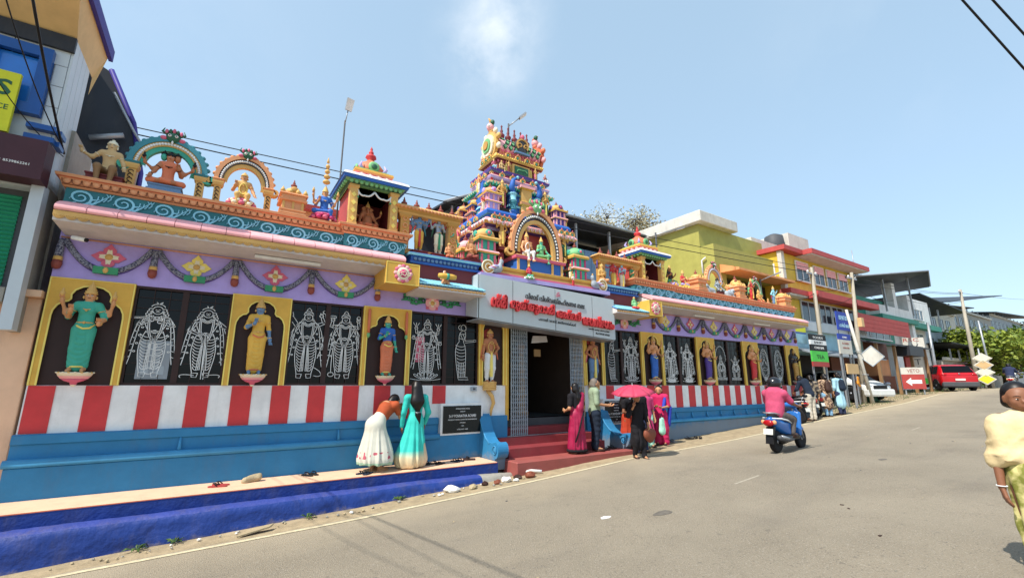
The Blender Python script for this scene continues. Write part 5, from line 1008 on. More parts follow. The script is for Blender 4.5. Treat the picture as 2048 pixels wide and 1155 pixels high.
def ckiosk(x, y, z, w, h, c1, c2, dome, big=False):
    k = ob('corner_kiosk', MB(c1).mould(-w / 2, w / 2, -w / 2, w / 2, [(0, .03), (.06 * h, .03), (.07 * h, -.02), (.3 * h, -.02), (.31 * h, .02), (.34 * h, .05), (.38 * h, .03), (.4 * h, -.03), (.6 * h, -.03), (.61 * h, .04), (.66 * h, .05), (.7 * h, .02)], [c2, c2, c1, c1, 'gold', 'pink', 'pink', c1, c1, 'yellow', 'gold', 'paleyellow']), G, (x - gx, y - gy, z - gz_))
    for q in (-1, 0, 1): ob('pilaster', MB(c2).box(q * w * .36 - .025, q * w * .36 + .025, -w / 2 - .0, -w / 2 + .03, .09 * h, .29 * h), k); ob('pilaster', MB(c2).box(q * w * .36 - .025, q * w * .36 + .025, -w / 2 + .01, -w / 2 + .035, .41 * h, .6 * h), k); ob('pilaster', MB(c2).box(-w / 2 - .0, -w / 2 + .03, q * w * .3 - .025, q * w * .3 + .025, .09 * h, .29 * h), k); ob('pilaster', MB(c2).box(-w / 2 + .01, -w / 2 + .03, q * w * .3 - .025, q * w * .3 + .025, .41 * h, .6 * h), k)
    mb = MB(dome); mb.lathe([(w * .5, .7 * h), (w * .56, .75 * h), (w * .48, .85 * h), (w * .2, .93 * h), (.02, .95 * h)], n=12, rot=PI / 12); mb.m(c1).ball((0, -w * .5, .79 * h), (w * .2, .03, w * .18), 8, 6); mb.ball((-w * .5, 0, .79 * h), (.03, w * .2, w * .18), 8, 6); mb.m('hotpink').ball((0, -w * .53, .79 * h), (w * .1, .03, w * .1), 7, 5); ob('kiosk_dome', mb, k)
    mb = MB('copper'); kal(mb, (0, 0, .92 * h), .2 * h, 'copper'); ob('finial', mb, k)
ckiosk(5.28, .05, 4.36, .5, 1.12, 'teal2', 'hotpink', 'gold'); ckiosk(8.28, .05, 4.36, .5, 1.12, 'teal2', 'magenta', 'ltgreen'); ckiosk(5.3, 1.1, 4.36, .42, 1.1, 'green', 'hotpink', 'pink'); ckiosk(5.3, 1.9, 4.36, .42, 1.1, 'teal2', 'maroon', 'gold')
ckiosk(5.78, .62, 6.13, .42, .8, 'purple', 'pink', 'orange'); ckiosk(8.1, .62, 6.13, .42, .8, 'dkpurple', 'pink', 'gold'); ckiosk(5.78, 1.5, 6.13, .36, .75, 'royal', 'orange2', 'gold'); ckiosk(5.72, 2.1, 6.13, .36, .75, 'dkpurple', 'orange2', 'gold')
# second tier centre: blue bay with yellow niche and rearing blue scrolls
m_ = gm(); m_.mould(6.48, 7.5, .72, .9, [(6.13, .04), (6.25, .04), (6.27, 0), (6.5, 0), (6.52, .05), (6.58, .05), (6.6, 0), (6.85, 0), (6.87, .06), (6.93, .06), (6.95, 0), (7.3, -.1)], ['royal', 'ocean', 'royal', 'royal', 'skyblue', 'royal', 'royal', 'royal', 'ocean', 'royal', 'royal']); gob('blue_bay', m_)
m_ = gm(); m_.mould(6.82, 7.16, .58, .75, [(6.13, .03), (6.2, .03), (6.22, 0), (6.6, 0), (6.62, .05), (6.7, .06), (6.74, 0), (7.1, 0), (7.12, .08), (7.2, .08), (7.24, -.02)], ['gold', 'yellow', 'gold', 'yellow', 'orange', 'yellow', 'gold', 'yellow', 'pink', 'orange']); gob('yellow_niche', m_)
for q in (-1, 1):
    m_ = gm(); m_.m('royal').tube([(6.99 + q * .42, .66, 6.9), (6.99 + q * .5, .62, 7.1), (6.99 + q * .46, .6, 7.3), (6.99 + q * .36, .58, 7.4)], [.08, .09, .06, .03], 8); m_.m('skyblue').ball((6.99 + q * .33, .57, 7.4), (.05, .05, .05), 7, 5); gob('rearing_scroll', m_)
    for k in range(3): m_ = gm(); m_.m(('royal', 'ocean', 'skyblue')[k]).lathe([(.11, 0), (.12, .03), (.09, .06), (.1, .2), (.13, .23), (.1, .26)], (6.99 + q * .42, .68, 6.15 + k * .27), 10); gob('drum', m_)
m_ = gm(); m_.m('royal').mould(5.72, 5.86, .95, 1.25, [(6.13, .03), (6.4, .0), (6.42, .04), (6.5, .0), (6.8, 0), (6.84, .05), (7.0, 0), (7.25, -.03)], ['ocean', 'royal', 'skyblue', 'royal', 'ocean', 'royal', 'royal']); gob('blue_bay', m_)
m_ = gm(); m_.m('gold').mould(5.42, 5.62, 1.0, 1.6, [(4.4, .02), (4.8, 0), (4.82, .05), (4.9, .0), (5.3, 0), (5.35, .06), (5.45, .02)], ['orange', 'gold', 'pink', 'orange', 'gold', 'pink']); gob('side_bay', m_)
# first tier throne: gold frame, blue panels, red recess, big arch
m_ = gm(); m_.mould(6.1, 7.6, -.22, .4, [(4.36, .04), (4.42, .04), (4.43, 0), (4.72, 0), (4.73, .06), (4.8, .07), (4.83, .02)], ['gold', 'gold', 'royal', 'hotpink', 'hotpink', 'gold']); gob('throne', m_)
for x in (6.1, 6.42, 7.2, 7.52): m_ = gm(); m_.box(x, x + .07, -.245, -.225, 4.43, 4.72); gob('throne_post', m_)
m_ = gm(); m_.m('redboard').prism([(6.86 + .72 * cos(R(a)), 5.25 + .72 * sin(R(a))) for a in range(-30, 211, 15)], 'y', .3, .38); gob('red_recess', m_)
A_ = arch('', 0, 0, 0, 1.72, 1.6, ['orange', 'dkgrey', 'gold', 'white', 'gold', 'brown'], posts=False, face_=('hotpink', 'ltgreen'), parent=ob('great_arch', gm().m('gold').box(6.82, 6.9, .1, .14, 4.9, 4.95), G)); 
for c in A_.children: c.location = Vector(c.location) + Vector((6.86 - gx, -.02 - gy, 4.83 - gz_))
kd = mesh_of(MB('gold').band([(.075 * cos(R(a)), .075 * sin(R(a))) for a in range(-30, 211, 30)], .03, -.05, .0).m('teal2').ball((0, -.02, 0), (.04, .03, .04), 7, 5).m('hotpink').ball((0, -.045, .1), (.025, .02, .03), 6, 4), 'kudu_medallion')
for (n_, a, b, z, fy, sd) in ((4, 5.5, 6.1, 5.8, .06, (5, .3, 2.2, 5.3)), (3, 7.7, 8.3, 5.8, .06, None), (5, 6.1, 7.9, 7.46, .83, (4, 1.0, 2.0, 5.9)), (4, 6.4, 7.8, 8.26, .98, (3, 1.25, 1.9, 6.2))): rowm('kudu_medallion', kd, n_, a, b, z, fy, sd)
for (x, y, z) in ((5.62, .42, 4.5), (5.98, .42, 4.5), (7.75, .42, 4.5), (6.3, .84, 6.2), (7.72, .84, 6.2)):
    m_ = gm(); m_.mould(x - .07, x + .07, y - .09, y, [(z, .02), (z + .06, .02), (z + .07, 0), (z + .75, 0), (z + .78, .03), (z + .84, .04), (z + .88, .01)], ['teal2', 'gold', 'hotpink', 'gold', 'cream', 'teal2']); gob('pilaster', m_)
# wagon roof with five finials, horned gables and front medallion
m_ = gm(); prof = [(1.12, 8.4), (1.06, 8.5), (1.05, 8.62), (1.12, 8.8), (1.28, 8.95), (1.5, 9.0), (1.72, 8.95), (1.88, 8.8), (1.95, 8.62), (1.94, 8.5), (1.88, 8.4)]; m_.m('pink').prism(prof, 'x', 6.4, 7.85, True); gob('wagon_roof', m_)
lat = mesh_of(MB('dkgreen').prism([(-.085, 0), (0, .1), (.085, 0), (0, -.1)], 'y', -.02, .01).m('ltgreen').prism([(-.05, 0), (0, .06), (.05, 0), (0, -.06)], 'y', -.03, -.02), 'roof_diamond')
for j, (y, z, rx) in enumerate(((1.04, 8.58, -.05), (1.08, 8.74, -.45), (1.2, 8.89, -.85))):
    for i in range(7): ob('roof_diamond', lat, G, (6.53 + .2 * (i + .5 * (j % 2)) - gx, y - gy, z - gz_), (rx, 0, 0))
pk = mesh_of(MB('hotpink').ball((0, 0, 0), (.05, .03, .06), 6, 5), 'roof_petal'); rowm('roof_petal', pk, 12, 6.4, 7.85, 8.45, 1.08)
fin = MB('copper'); fin.m('maroon').lathe([(.05, 0), (.09, .03), (.1, .09), (.06, .13), (.09, .17), (.1, .24), (.05, .29), (.035, .33), (.05, .38), (.03, .42), (.02, .5), (.035, .54), (.0, .6)], n=10); me = mesh_of(fin, 'finial')
for i in range(5): ob('finial', me, G, (6.68 + .24 * i - gx, 1.5 - gy, 8.99 - gz_))
def gable(x, s, cols):
    m_ = gm(); r = .43; c = (1.5, 8.68); pts = [(c[0] + r * cos(R(a)) * 1.0, c[1] + r * 1.1 * sin(R(a))) for a in range(-60, 241, 20)]
    m_.m(cols[0]).prism(pts, 'x', x, x + s * .1); m_.m(cols[1]).prism([(c[0] + (y - c[0]) * .78, c[1] + (z - c[1]) * .78) for y, z in pts], 'x', x + s * .1, x + s * .16); m_.m(cols[2]).prism([(c[0] + (y - c[0]) * .5, c[1] + (z - c[1]) * .5) for y, z in pts], 'x', x + s * .16, x + s * .2); m_.m(cols[3]).prism([(c[0] + (y - c[0]) * .3, c[1] + (z - c[1]) * .3) for y, z in pts], 'x', x + s * .2, x + s * .23)
    g_ = gob('gable_disc', m_)
    for k in range(9):
        a = R(-50 + 280 * k / 8); m_ = gm(); m_.m(cols[k % 2]).ball((x + s * .03, c[0] + (r + .06) * cos(a), c[1] + (r + .06) * 1.1 * sin(a)), (.07, .1, .1), 7, 5); gob('gable_flame', m_)
    m_ = gm(); m_.m('pink').ball((x + s * .05, 1.5, 9.36), (.12, .12, .14), 9, 7); m_.m('dkgreen').ball((x + s * .02, 1.42, 9.5), (.07, .08, .09), 7, 5); m_.m('white').ball((x + s * .14, 1.44, 9.36), (.04, .04, .04), 6, 5); m_.m(cols[0]).tube([(x, 1.5, 9.42), (x + s * .05, 1.48, 9.56), (x + s * .14, 1.46, 9.62)], [.07, .05, .015], 6); gob('gable_mask', m_)
gable(6.32, -1, ('gold', 'cream', 'ltgreen', 'gold2')); gable(7.93, 1, ('orange2', 'pink', 'orange', 'gold'))
m_ = gm(); c = (7.12, 8.75)
m_.m('dkgrey').prism([(c[0] + .24 * cos(R(a)), c[1] + .24 * sin(R(a))) for a in range(0, 360, 20)], 'y', .98, 1.08); m_.m('gold').band([(c[0] + .2 * cos(R(a)), c[1] + .2 * sin(R(a))) for a in range(-40, 221, 20)], .05, .95, .98)
for q in (-1, 1): m_.band([(c[0] + q * (.1 + (.09 - .008 * i) * cos(i * .7)), c[1] - .03 + (.09 - .008 * i) * sin(i * .7)) for i in range(9)], .025, .94, .98)
m_.m('bluegrey').box(6.85, 7.4, .96, 1.06, 8.46, 8.52); m_.m('hotpink').ball((c[0], .98, c[1] + .28), (.08, .06, .09), 8, 6); gob('front_medallion', m_)
# ------------------------------------------------------------ roof and niche statues
SMALL = [(5.62, .02, 4.38, .5, 'pink', 'hotpink', 'copper', 'left end of the throne ledge'), (7.98, -.1, 4.38, .46, 'orange', 'teal2', 'cream', 'right end of the throne ledge'), (6.12, .18, 5.0, .5, 'orange', 'magenta', 'gold', 'left shoulder of the great arch'), (7.66, .18, 5.0, .5, 'skin', 'green', 'cream', 'right shoulder of the great arch'),
         (5.5, .5, 6.13, .4, 'orange', 'red', 'cream', 'left front corner of the blue cornice'), (8.35, .5, 6.13, .4, 'skin', 'hotpink', 'gold', 'right front corner of the blue cornice'), (6.42, .6, 6.14, .42, 'skyblue', 'lav', 'gold', 'foot of the blue bay at its left'), (7.58, .6, 6.14, .42, 'pink', 'orange2', 'cream', 'foot of the blue bay at its right'),
         (6.0, .92, 7.26, .36, 'orange', 'gold', 'red', 'left end of the lilac cornice step'), (7.98, .92, 7.26, .36, 'skin', 'royal', 'cream', 'right end of the lilac cornice step'), (6.62, .98, 7.72, .38, 'gold', 'gold', 'copper', 'left of the green scroll niche'), (7.6, .98, 7.72, .38, 'gold', 'gold', 'hotpink', 'right of the green scroll niche'), (5.25, .75, 5.5, .4, 'orange', 'hotpink', 'cream', 'left flank above the small kiosks'), (5.45, 1.9, 6.15, .45, 'board', 'gold', 'cream', 'rear left corner of the blue cornice')]
for i, (x, y, z, H_, sk, tp, lw, pl) in enumerate(SMALL): deity('small painted attendant in %s at the %s' % ({'hotpink': 'rose', 'teal2': 'teal', 'lav': 'lilac', 'orange2': 'orange', 'royal': 'blue'}.get(tp, tp), pl), H_, (x, y, z), pose='stand' if i % 3 else 'lalita', L=('hip', 'chest', 'up', 'bless')[i % 4], Rr=('chest', 'hip', 'down', 'out')[i % 4], skin=sk, top=tp, low=lw, base=None, fem=i % 2 == 0, facep=False, crown_='tall' if i % 2 else 'short')
deity('four armed goddess in green sari in the left end niche', 1.24, (-1.75, -.11, 1.74), L='bless', Rr='give', back='up', skin='skin', top='teal2', low='teal2', base='bracket', group='goddess statues in the niches')
deity('blue faced goddess in a yellow dress in the second niche', 1.24, (.56, -.11, 1.74), L='chest', Rr='down', skin='bluegrey', top='yellow', low='yellow', base='bracket', sash='orange2', group='goddess statues in the niches')
deity('green skinned goddess in orange sari in the niche with painted lamps', 1.14, (2.92, -.11, 1.74), L='chest', Rr='down', skin='teal2', top='royal', low='orange2', base='bracket', group='goddess statues in the niches')
deity('four armed goddess in blue lower cloth left of the pink umbrella', 1.22, (11.25, -.09, 1.72), L='bless', Rr='give', back='up', top='orange', low='royal', base='bracket', group='goddess statues in the niches')
deity('four armed goddess in purple lower cloth above the striped wall', 1.22, (14.0, -.09, 1.72), L='bless', Rr='give', back='up', top='orange', low='dkpurple', base='bracket', group='goddess statues in the niches')
deity('four armed goddess in red lower cloth behind the scooter rider', 1.22, (16.8, -.09, 1.72), L='bless', Rr='give', back='up', top='orange', low='red', base='bracket', group='goddess statues in the niches')
deity('dark skinned bronze goddess statue in the far right niche', 1.18, (19.95, -.09, 1.72), L='bless', Rr='chest', skin='brown', top='dkgrey', low='gold2', base='bracket', group='goddess statues in the niches')
def guard(label, x, flip, low, shaw):
    t = deity(label, 1.22, (x, -.07, 1.6), L='hip' if flip else 'down', Rr='down' if flip else 'hip', skin='skin2', top='skin2', low=low, fem=False, crown_='short', base=None, name='guardian_statue', sash='paleyellow', shawl=shaw, garl='gold')
    mb = MB('gold')
    for k in range(4): mb.tube([(.15 * cos(a), .0 + .1 * sin(a), .01 - k * .05) for a in [i * PI / 6 for i in range(12)]], .034 - .002 * k, 6, True)
    mb.tube([(-.05, .0, -.16), (.06, -.02, -.3), (.1, -.02, -.45), (.05, 0, -.6), (.04, 0, -.78)], [.05, .05, .045, .035, .015], 8); ob('serpent_coil', mb, t)
    h_ = ob('halo', MB('redboard').lathe([(.15, 0), (.15, .02)], n=18), t, (0, .1, 1.14), (R(90), 0, 0)); return t
guard('bare chested guardian in white dhoti on serpent coil left of the gate', 5.42, False, 'white', 'orange2'); guard('bare chested guardian in pale blue dhoti holding a bow right of the gate', 8.74, True, 'bluegrey', 'hotpink')
deity('beige turbaned musician seated at the left end of the roof', .98, (-1.86, -.05, Z0), pose='sit', L='out', Rr='knee', skin='board', top='board', low='wood', crown_='short', crownm='cream', base='block', fem=False, basec=('maroon', 'cream'), hair='cream')
deity('three headed red robed figure seated inside the blue and gold arch', .98, (-1.08, -.1, Z0), pose='lotus', L='knee', Rr='bless', back='out', skin='skin2', top='orange2', low='orange2', heads=3, base='block', fem=False, basec=('bluegrey', 'cream'), crown_='short', crownm='black')
deity('gold skinned seated youth on a pink lotus inside the bead arch', .86, (.04, -.1, Z0), pose='sit', L='bless', Rr='knee', skin='skin', top='gold', low='gold', fem=False, crown_='short', garl='paleyellow')
t = deity('goddess in blue with a tall golden spire crown beside left kiosk', .86, (1.46, -.14, Z0 + .02), pose='lalita', L='bless', Rr='give', back='up', top='royal', low='royal', basec=('hotpink', 'magenta'))
mb = MB('gold'); [mb.ball((0, 0, .86 + .115 * k), (.075 - .011 * k, .075 - .011 * k, .05), 9, 6) for k in range(4)]; mb.lathe([(.02, 1.28), (.03, 1.3), (0, 1.42)], n=8); ob('spire', mb, t)
deity('terracotta elephant headed figure seated inside the left kiosk', .92, (2.42, .25, 4.82), pose='lotus', L='knee', Rr='knee', back='out', skin='skin2', top='skin2', low='orange2', belly=True, trunk=True, base='block', fem=False, facep=False, basec=('copper', 'cream'))
deity('blue skinned standing figure in yellow dhoti under the left pavilion', .88, (3.5, -.12, 4.38), L='bless', Rr='bless', back='up', skin='bluegrey', top='bluegrey', low='yellow', fem=False, base='block', basec=('maroon', 'cream'), sash='red', shawl='ocean')
deity('pale grey standing figure with green cape under the left pavilion', .88, (3.98, -.12, 4.38), L='up', Rr='chest', skin='gry', top='silver', low='cream', fem=False, base='block', basec=('maroon', 'cream'), sash='green', shawl='dkgreen')
deity('small green goddess in orange dress by the pavilion right post', .72, (4.34, -.14, 4.38), L='chest', Rr='down', skin='teal2', top='orange2', low='orange2', base='block', basec=('maroon', 'cream'))
deity('small orange figure kneeling in prayer inside the left pavilion', .6, (4.16, -.32, 4.38), pose='kneel', L='front', Rr='front', skin='orange', top='orange', low='orange2', fem=False, base=None, crown_='short')
deity('pink and orange kneeling monkey faced figure left of the tower', .92, (4.8, -.18, 4.38), pose='kneel', L='front', Rr='front', skin='orange', top='skin', low='copper', fem=False, base='block', basec=('maroon', 'cream'))
deity('crouching dwarf with yellow drum on the left blue tiled eave', .56, (3.95, -.6, 3.68), pose='kneel', L='front', Rr='front', skin='orange', top='orange', low='orange', crown_=None, hair='white', fem=False, base=None, belly=True); 
t = thing('stucco_drum', 'yellow drum held by the crouching dwarf on left eave', 'drum', (3.95, -.74, 3.84)); ob('drum_shell', MB('yellow').tube([(-.2, 0, 0), (-.1, 0, 0), (.1, 0, 0), (.2, 0, 0)], [.05, .065, .065, .05], 12), t); ob('drum_band', MB('teal2').tube([(-.03, 0, 0), (.03, 0, 0)], .07, 12), t)
deity('orange skinned crowned man seated in the great tower arch', 1.02, (6.5, -.08, 4.84), pose='sit', L='knee', Rr='chest', skin='orange', top='orange', low='white', fem=False, base=None, garl='white')
deity('green skinned crowned woman seated in the great tower arch', .94, (6.98, -.08, 4.84), pose='lalita', L='chest', Rr='knee', skin='teal2', top='ltgreen', low='ltgreen', base=None, sash='gold')
deity('red faced small attendant sitting below the throne of tower arch', .52, (6.28, -.5, 4.12), pose='kneel', L='front', Rr='front', skin='red', top='magenta', low='teal2', fem=False, base='lotus', basec=('ltgreen', 'white'))
deity('tiny attendant in red standing right of the tower throne', .34, (7.72, -.5, 4.1), L='chest', Rr='hip', top='white', low='red', base=None)
deity('bronze guardian with club left side of the lower tower tier', .78, (5.86, .12, 4.95), L='up', Rr='hip', skin='gold2', top='gold2', low='gold', fem=False, base='block', basec=('maroon', 'cream'), name='guardian_statue', group='bronze guardians on the tower')
deity('bronze guardian with club right side of the lower tower tier', .78, (7.95, .12, 4.95), L='hip', Rr='up', skin='gold2', top='gold2', low='dkgreen', fem=False, base='block', basec=('maroon', 'cream'), name='guardian_statue', group='bronze guardians on the tower')
deity('golden guardian left of the blue bay on the upper tier', .82, (6.17, .62, 6.25), L='hip', Rr='chest', skin='gold', top='gold2', low='copper', fem=False, base='block', basec=('brown', 'cream'), name='guardian_statue', group='bronze guardians on the tower')
deity('golden guardian right of the blue bay on the upper tier', .82, (7.68, .62, 6.25), L='chest', Rr='hip', skin='gold', top='gold2', low='dkgreen', fem=False, base='block', basec=('brown', 'cream'), name='guardian_statue', group='bronze guardians on the tower')
deity('reclining tan figure on the left of the top tier ledge', .5, (6.35, .95, 7.72), pose='lalita', L='knee', Rr='out', skin='board', top='board', low='board', base=None, crown_='short')
deity('pink winged figure sitting at the left corner of top tier', .42, (6.08, .95, 7.72), pose='sit', skin='pink', top='magenta', low='skyblue', base=None); deity('pink winged figure sitting at the right corner of top tier', .44, (7.95, .95, 7.72), pose='sit', skin='pink', top='copper', low='white', base=None)
deity('small orange figure standing on the left flank of upper tier', .6, (5.7, 1.15, 6.85), L='hip', Rr='up', rz=-PI / 2, skin='orange', top='orange', low='cream', fem=False, base=None)
deity('crowned pink figure on the left flank of lower tower tier', .7, (5.25, 1.5, 5.2), L='hip', Rr='up', rz=-PI / 2, skin='orange', top='hotpink', low='gold', fem=False, base=None)
def peacock(label, x, s):
    t = thing('peacock_statue', label, 'peacock statue', (x, -.48, 4.12)); P = [((0, 0, .12), (.1 * s, 0, .16), .085, .1, 0, .8), ((.12 * s, 0, .2), (.17 * s, -.01, .32), .05, .035, 0), ((.17 * s, -.01, .32), (.16 * s, -.01, .37), .04, .04, 0), ((.2 * s, -.01, .36), (.25 * s, -.01, .35), .015, .006, 0)]
    solid('body', P, ['gry'], .014, .04, t); mb = MB('cream'); c = (-.2 * s, .16)
    for rr in (.16, .12, .08, .045): mb.m('cream' if rr in (.16, .08) else 'gold2').tube([(c[0] + rr * cos(a), -.02, c[1] + rr * sin(a)) for a in [i * PI / 8 for i in range(16)]], .02, 6, True)
    ob('curled_tail', mb, t); mb = MB('lav')
    for k in range(5): mb.m(('lav', 'white', 'hotpink')[k % 3]).ball((-.02 * s - .03 * k * s, -.07, .2 - .018 * k), (.09, .02, .03), 7, 5)
    ob('wing', mb, t); ob('crest', MB('gold').lathe([(.03, 0), (.02, .03), (.0, .06)], (.16 * s, -.01, .4), 7), t)
peacock('grey peacock with curled cream tail on the sign top left', 5.3, 1); peacock('grey peacock with curled cream tail on the sign top right', 8.6, -1)
deity('golden kneeling figure at left post of the right pavilion', .9, (9.08, -.2, 4.36), pose='kneel', L='front', Rr='front', skin='gold', top='gold', low='orange', fem=False, base='block', basec=('gold2', 'cream'))
deity('red robed standing figure in yellow dhoti under right pavilion', .78, (9.62, -.14, 4.36), L='chest', Rr='hip', skin='red', top='red', low='yellow', fem=False, base=None, shawl='red')
deity('blue skinned standing figure in pale dhoti under right pavilion', .78, (9.98, -.14, 4.36), L='chest', Rr='chest', skin='skyblue', top='hotpink', low='cream', fem=False, base=None, shawl='ocean')
deity('green sari goddess beside the right pavilion outer post', .78, (10.42, -.16, 4.36), L='chest', Rr='down', skin='orange', top='green', low='green', base=None)
deity('bright green crouching dwarf on the right blue tiled eave', .6, (9.95, -.58, 3.7), pose='kneel', L='front', Rr='out', skin='ltgreen', top='ltgreen', low='red', fem=False, belly=True, crown_='short', base=None)
deity('pale pink figure seated inside the right kiosk', .86, (11.25, .2, 4.78), pose='sit', L='knee', Rr='bless', skin='skin', top='skin', low='skin', fem=False, base='block', basec=('redboard', 'cream'), crown_='short')
deity('dark haired seated goddess in green next to right kiosk', .92, (12.3, -.1, Z0), pose='lotus', L='bless', Rr='bless', skin='skin2', top='brown', low='green', base='lotus', basec=('yellow', 'purple'), hair='black')
deity('gold crowned goddess in lilac dress on the yellow lotus', .86, (12.98, -.1, Z0 - .02), pose='lotus', L='chest', Rr='out', skin='skin', top='red', low='lav', base='lotus', basec=('paleyellow', 'yellow'))
deity('ash grey seated ascetic under peach and purple arch', .86, (15.0, -.1, Z0), pose='lotus', L='knee', Rr='knee', back='up', skin='gry', top='gry', low='dkgrey', fem=False, base='block', basec=('maroon', 'cream'), crownm='black')
def bull(label, x, s):
    t = thing('bull_statue', label, 'bull statue', (x, -.12, Z0 - .03)); P = [((-.16 * s, 0, .13), (.12 * s, 0, .14), .12, .115, 0), ((.16 * s, 0, .18), (.22 * s, -.02, .27), .08, .065, 0), ((.22 * s, -.02, .28), (.3 * s, -.04, .25), .06, .04, 0), ((-.22 * s, -.06, .05), (-.1 * s, -.12, .04), .05, .03, 0), ((.14 * s, -.1, .04), (.26 * s, -.12, .03), .04, .025, 0), ((.05 * s, 0, .25), (.05 * s, 0, .27), .05, .05, 0)]
    for q in (-1, 1): P += [((.21 * s, q * .03 - .02, .32), (.2 * s, q * .06 - .02, .4), .016, .006, 0), ((.2 * s, q * .05 - .02, .29), (.18 * s, q * .1 - .02, .28), .02, .012, 0)]
    solid('body', P, ['gry'], .014, .035, t); ob('collar', MB('dkgrey').tube([(.17 * s, .09 * cos(a) - .01, .2 + .09 * sin(a)) for a in [i * PI / 6 for i in range(12)]], .014, 5, True), t)
bull('grey bull lying left of the ash grey ascetic', 14.42, -1); bull('grey bull lying right of the ash grey ascetic', 15.62, 1)
deity('red skinned guard standing before the golden stepped shrine', .82, (17.15, -.15, 4.66), L='hip', Rr='chest', skin='skin2', top='red', low='red', fem=False, base='block', basec=('yellow', 'cream'))
deity('gold bodied figure with red skirt inside the olive arch', .8, (17.75, -.08, 4.66), pose='lotus', L='bless', Rr='knee', skin='gold', top='gold', low='red', base='block', basec=('brown', 'cream'), fem=False)
deity('small brown reclining attendant right of the olive arch', .5, (18.3, -.15, 4.64), pose='lalita', skin='skin', top='skin', low='copper', base=None)
deity('pale blue standing figure in red shawl near the roof end', .84, (18.85, -.12, 4.62), L='hip', Rr='up', skin='skyblue', top='skyblue', low='bluegrey', fem=False, base=None, shawl='magenta')
deity('orange seated figure at the very end of the roof', .72, (20.05, -.12, 4.6), pose='sit', skin='orange', top='gold', low='orange2', base='block', basec=('maroon', 'cream'), fem=False)
# ------------------------------------------------------------ people
def J2(base, **o): j = dict(base); j.update({k: np.array(v, float) for k, v in o.items()}); return j
def person(label, x, y, rz, H, z=None, group=None): return thing('person', label, 'person', (x, y, gz(x, y) if z is None else z), rz, group)
def shoes(t, J, H, mat='leather'):
    for s in 'LR':
        a, b = J['a' + s] * H, J['t' + s] * H; mb = MB(mat); d = Vector(b - a); d.z = 0; c = (Vector(a) + Vector(b)) / 2; c.z = .012 + min(a[2], b[2]) * .0 + (min(a[2] - .045 * H, b[2] - .015 * H)); n = d.normalized(); q = Vector((-n.y, n.x, 0))
        p = [c - n * .07 * H, c + n * .075 * H]; mb.tube([p[0], c, p[1]], [.024 * H, .028 * H, .024 * H], 8); ob('shoe', mb, t)
def handx(J, H, sd, d, palm, curl=.5, mat=0): return hand(J['w' + sd], d, H, palm, curl, mat, 1 if sd == 'R' else -1)
RES = .0165
# 1: woman bending to the wall, white skirt with rose border, rust blouse (faces the wall: rz = pi)
def bowing(x, y, H=1.56):
    t = person('woman in rust blouse and long white skirt bowing with hands to her face', x, y, R(122), H, 0.0)
    J = J2(joints(), pelvis=(0, .05, .52), waist=(0, -.02, .61), chest=(0, -.11, .7), neck=(0, -.2, .765), head=(0, -.275, .8), chin=(0, -.325, .765), sL=(-.1, -.17, .75), sR=(.1, -.17, .75), eL=(-.13, -.24, .6), eR=(.13, -.24, .6), wL=(-.045, -.36, .68), wR=(.045, -.36, .68), hL=(-.055, .04, .5), hR=(.055, .04, .5))
    solid('body', body(J, H, .93, (0, 0, 0, 0), False) + nose(J, H), ['humanskin2'], RES, .03, t, extra=[handx(J, H, 'L', (.1, -.2, 1), (0, 1, .2), .4), handx(J, H, 'R', (-.1, -.2, 1), (0, 1, .2), .4)])
    j = {k: v * H for k, v in J.items()}
    solid('blouse', [(j['chest'] + (0, -.02, .02), j['waist'], .094 * H, .082 * H, 0, 1), (j['sL'], j['sR'], .05 * H, .05 * H, 0), (j['sL'], lerp(j['sL'], j['eL'], .6), .045 * H, .04 * H, 0), (j['sR'], lerp(j['sR'], j['eR'], .6), .045 * H, .04 * H, 0), (j['chest'], lerp(j['chest'], j['neck'], .6), .088 * H, .05 * H, 0)], ['rust'], RES, .04, t)
    sk = [(j['waist'] + (0, .01, 0), j['pelvis'] + (0, .02, 0), .082 * H, .12 * H, 0, .95), (j['pelvis'] + (0, .02, 0), (0, .06, .3 * H), .12 * H, .17 * H, 0, .9), ((0, .06, .3 * H), (0, .05, .2 * H), .17 * H, .205 * H, 0, .85)]
    f1 = folds(0, .08, .5 * H, .05 * H, 13, .02)
    def f2(V): V = f1(V); V[:, 2] = np.maximum(V[:, 2], .085 * H + .012 * np.sin(9 * np.arctan2(V[:, 1] - .08, V[:, 0]))); return V
    o = solid('skirt', sk + [((0, .05, .2 * H), (0, .05, .15 * H), .205 * H, .22 * H, 0, .82)], ['rosehem'], RES, .04, t, post=f2)
    solid('hair', [(j['head'] + (0, .02, .035), j['head'] + (0, .06, .0), .064 * H, .06 * H, 0), (j['head'] + (0, .07, .02), j['head'] + (0, .12, -.02), .05 * H, .045 * H, 0), (j['head'] + (.04, .05, -.02), j['head'] + (.05, .06, -.13), .035 * H, .015 * H, 0)], ['hair'], .015, .03, t); features(t, J, H); shoes(t, J, H, 'humanskin2')
m = M('rosehem', 'c9c8ba', rough=.85); tt = m.node_tree; b = tt.nodes['Principled BSDF']; g = [n for n in tt.nodes if n.type == 'NEW_GEOMETRY'][0]
sp = tt.nodes.new('ShaderNodeSeparateXYZ'); tt.links.new(g.outputs['Position'], sp.inputs[0]); vz = tt.nodes.new('ShaderNodeTexVoronoi'); vz.inputs['Scale'].default_value = 9; tt.links.new(g.outputs['Position'], vz.inputs['Vector'])
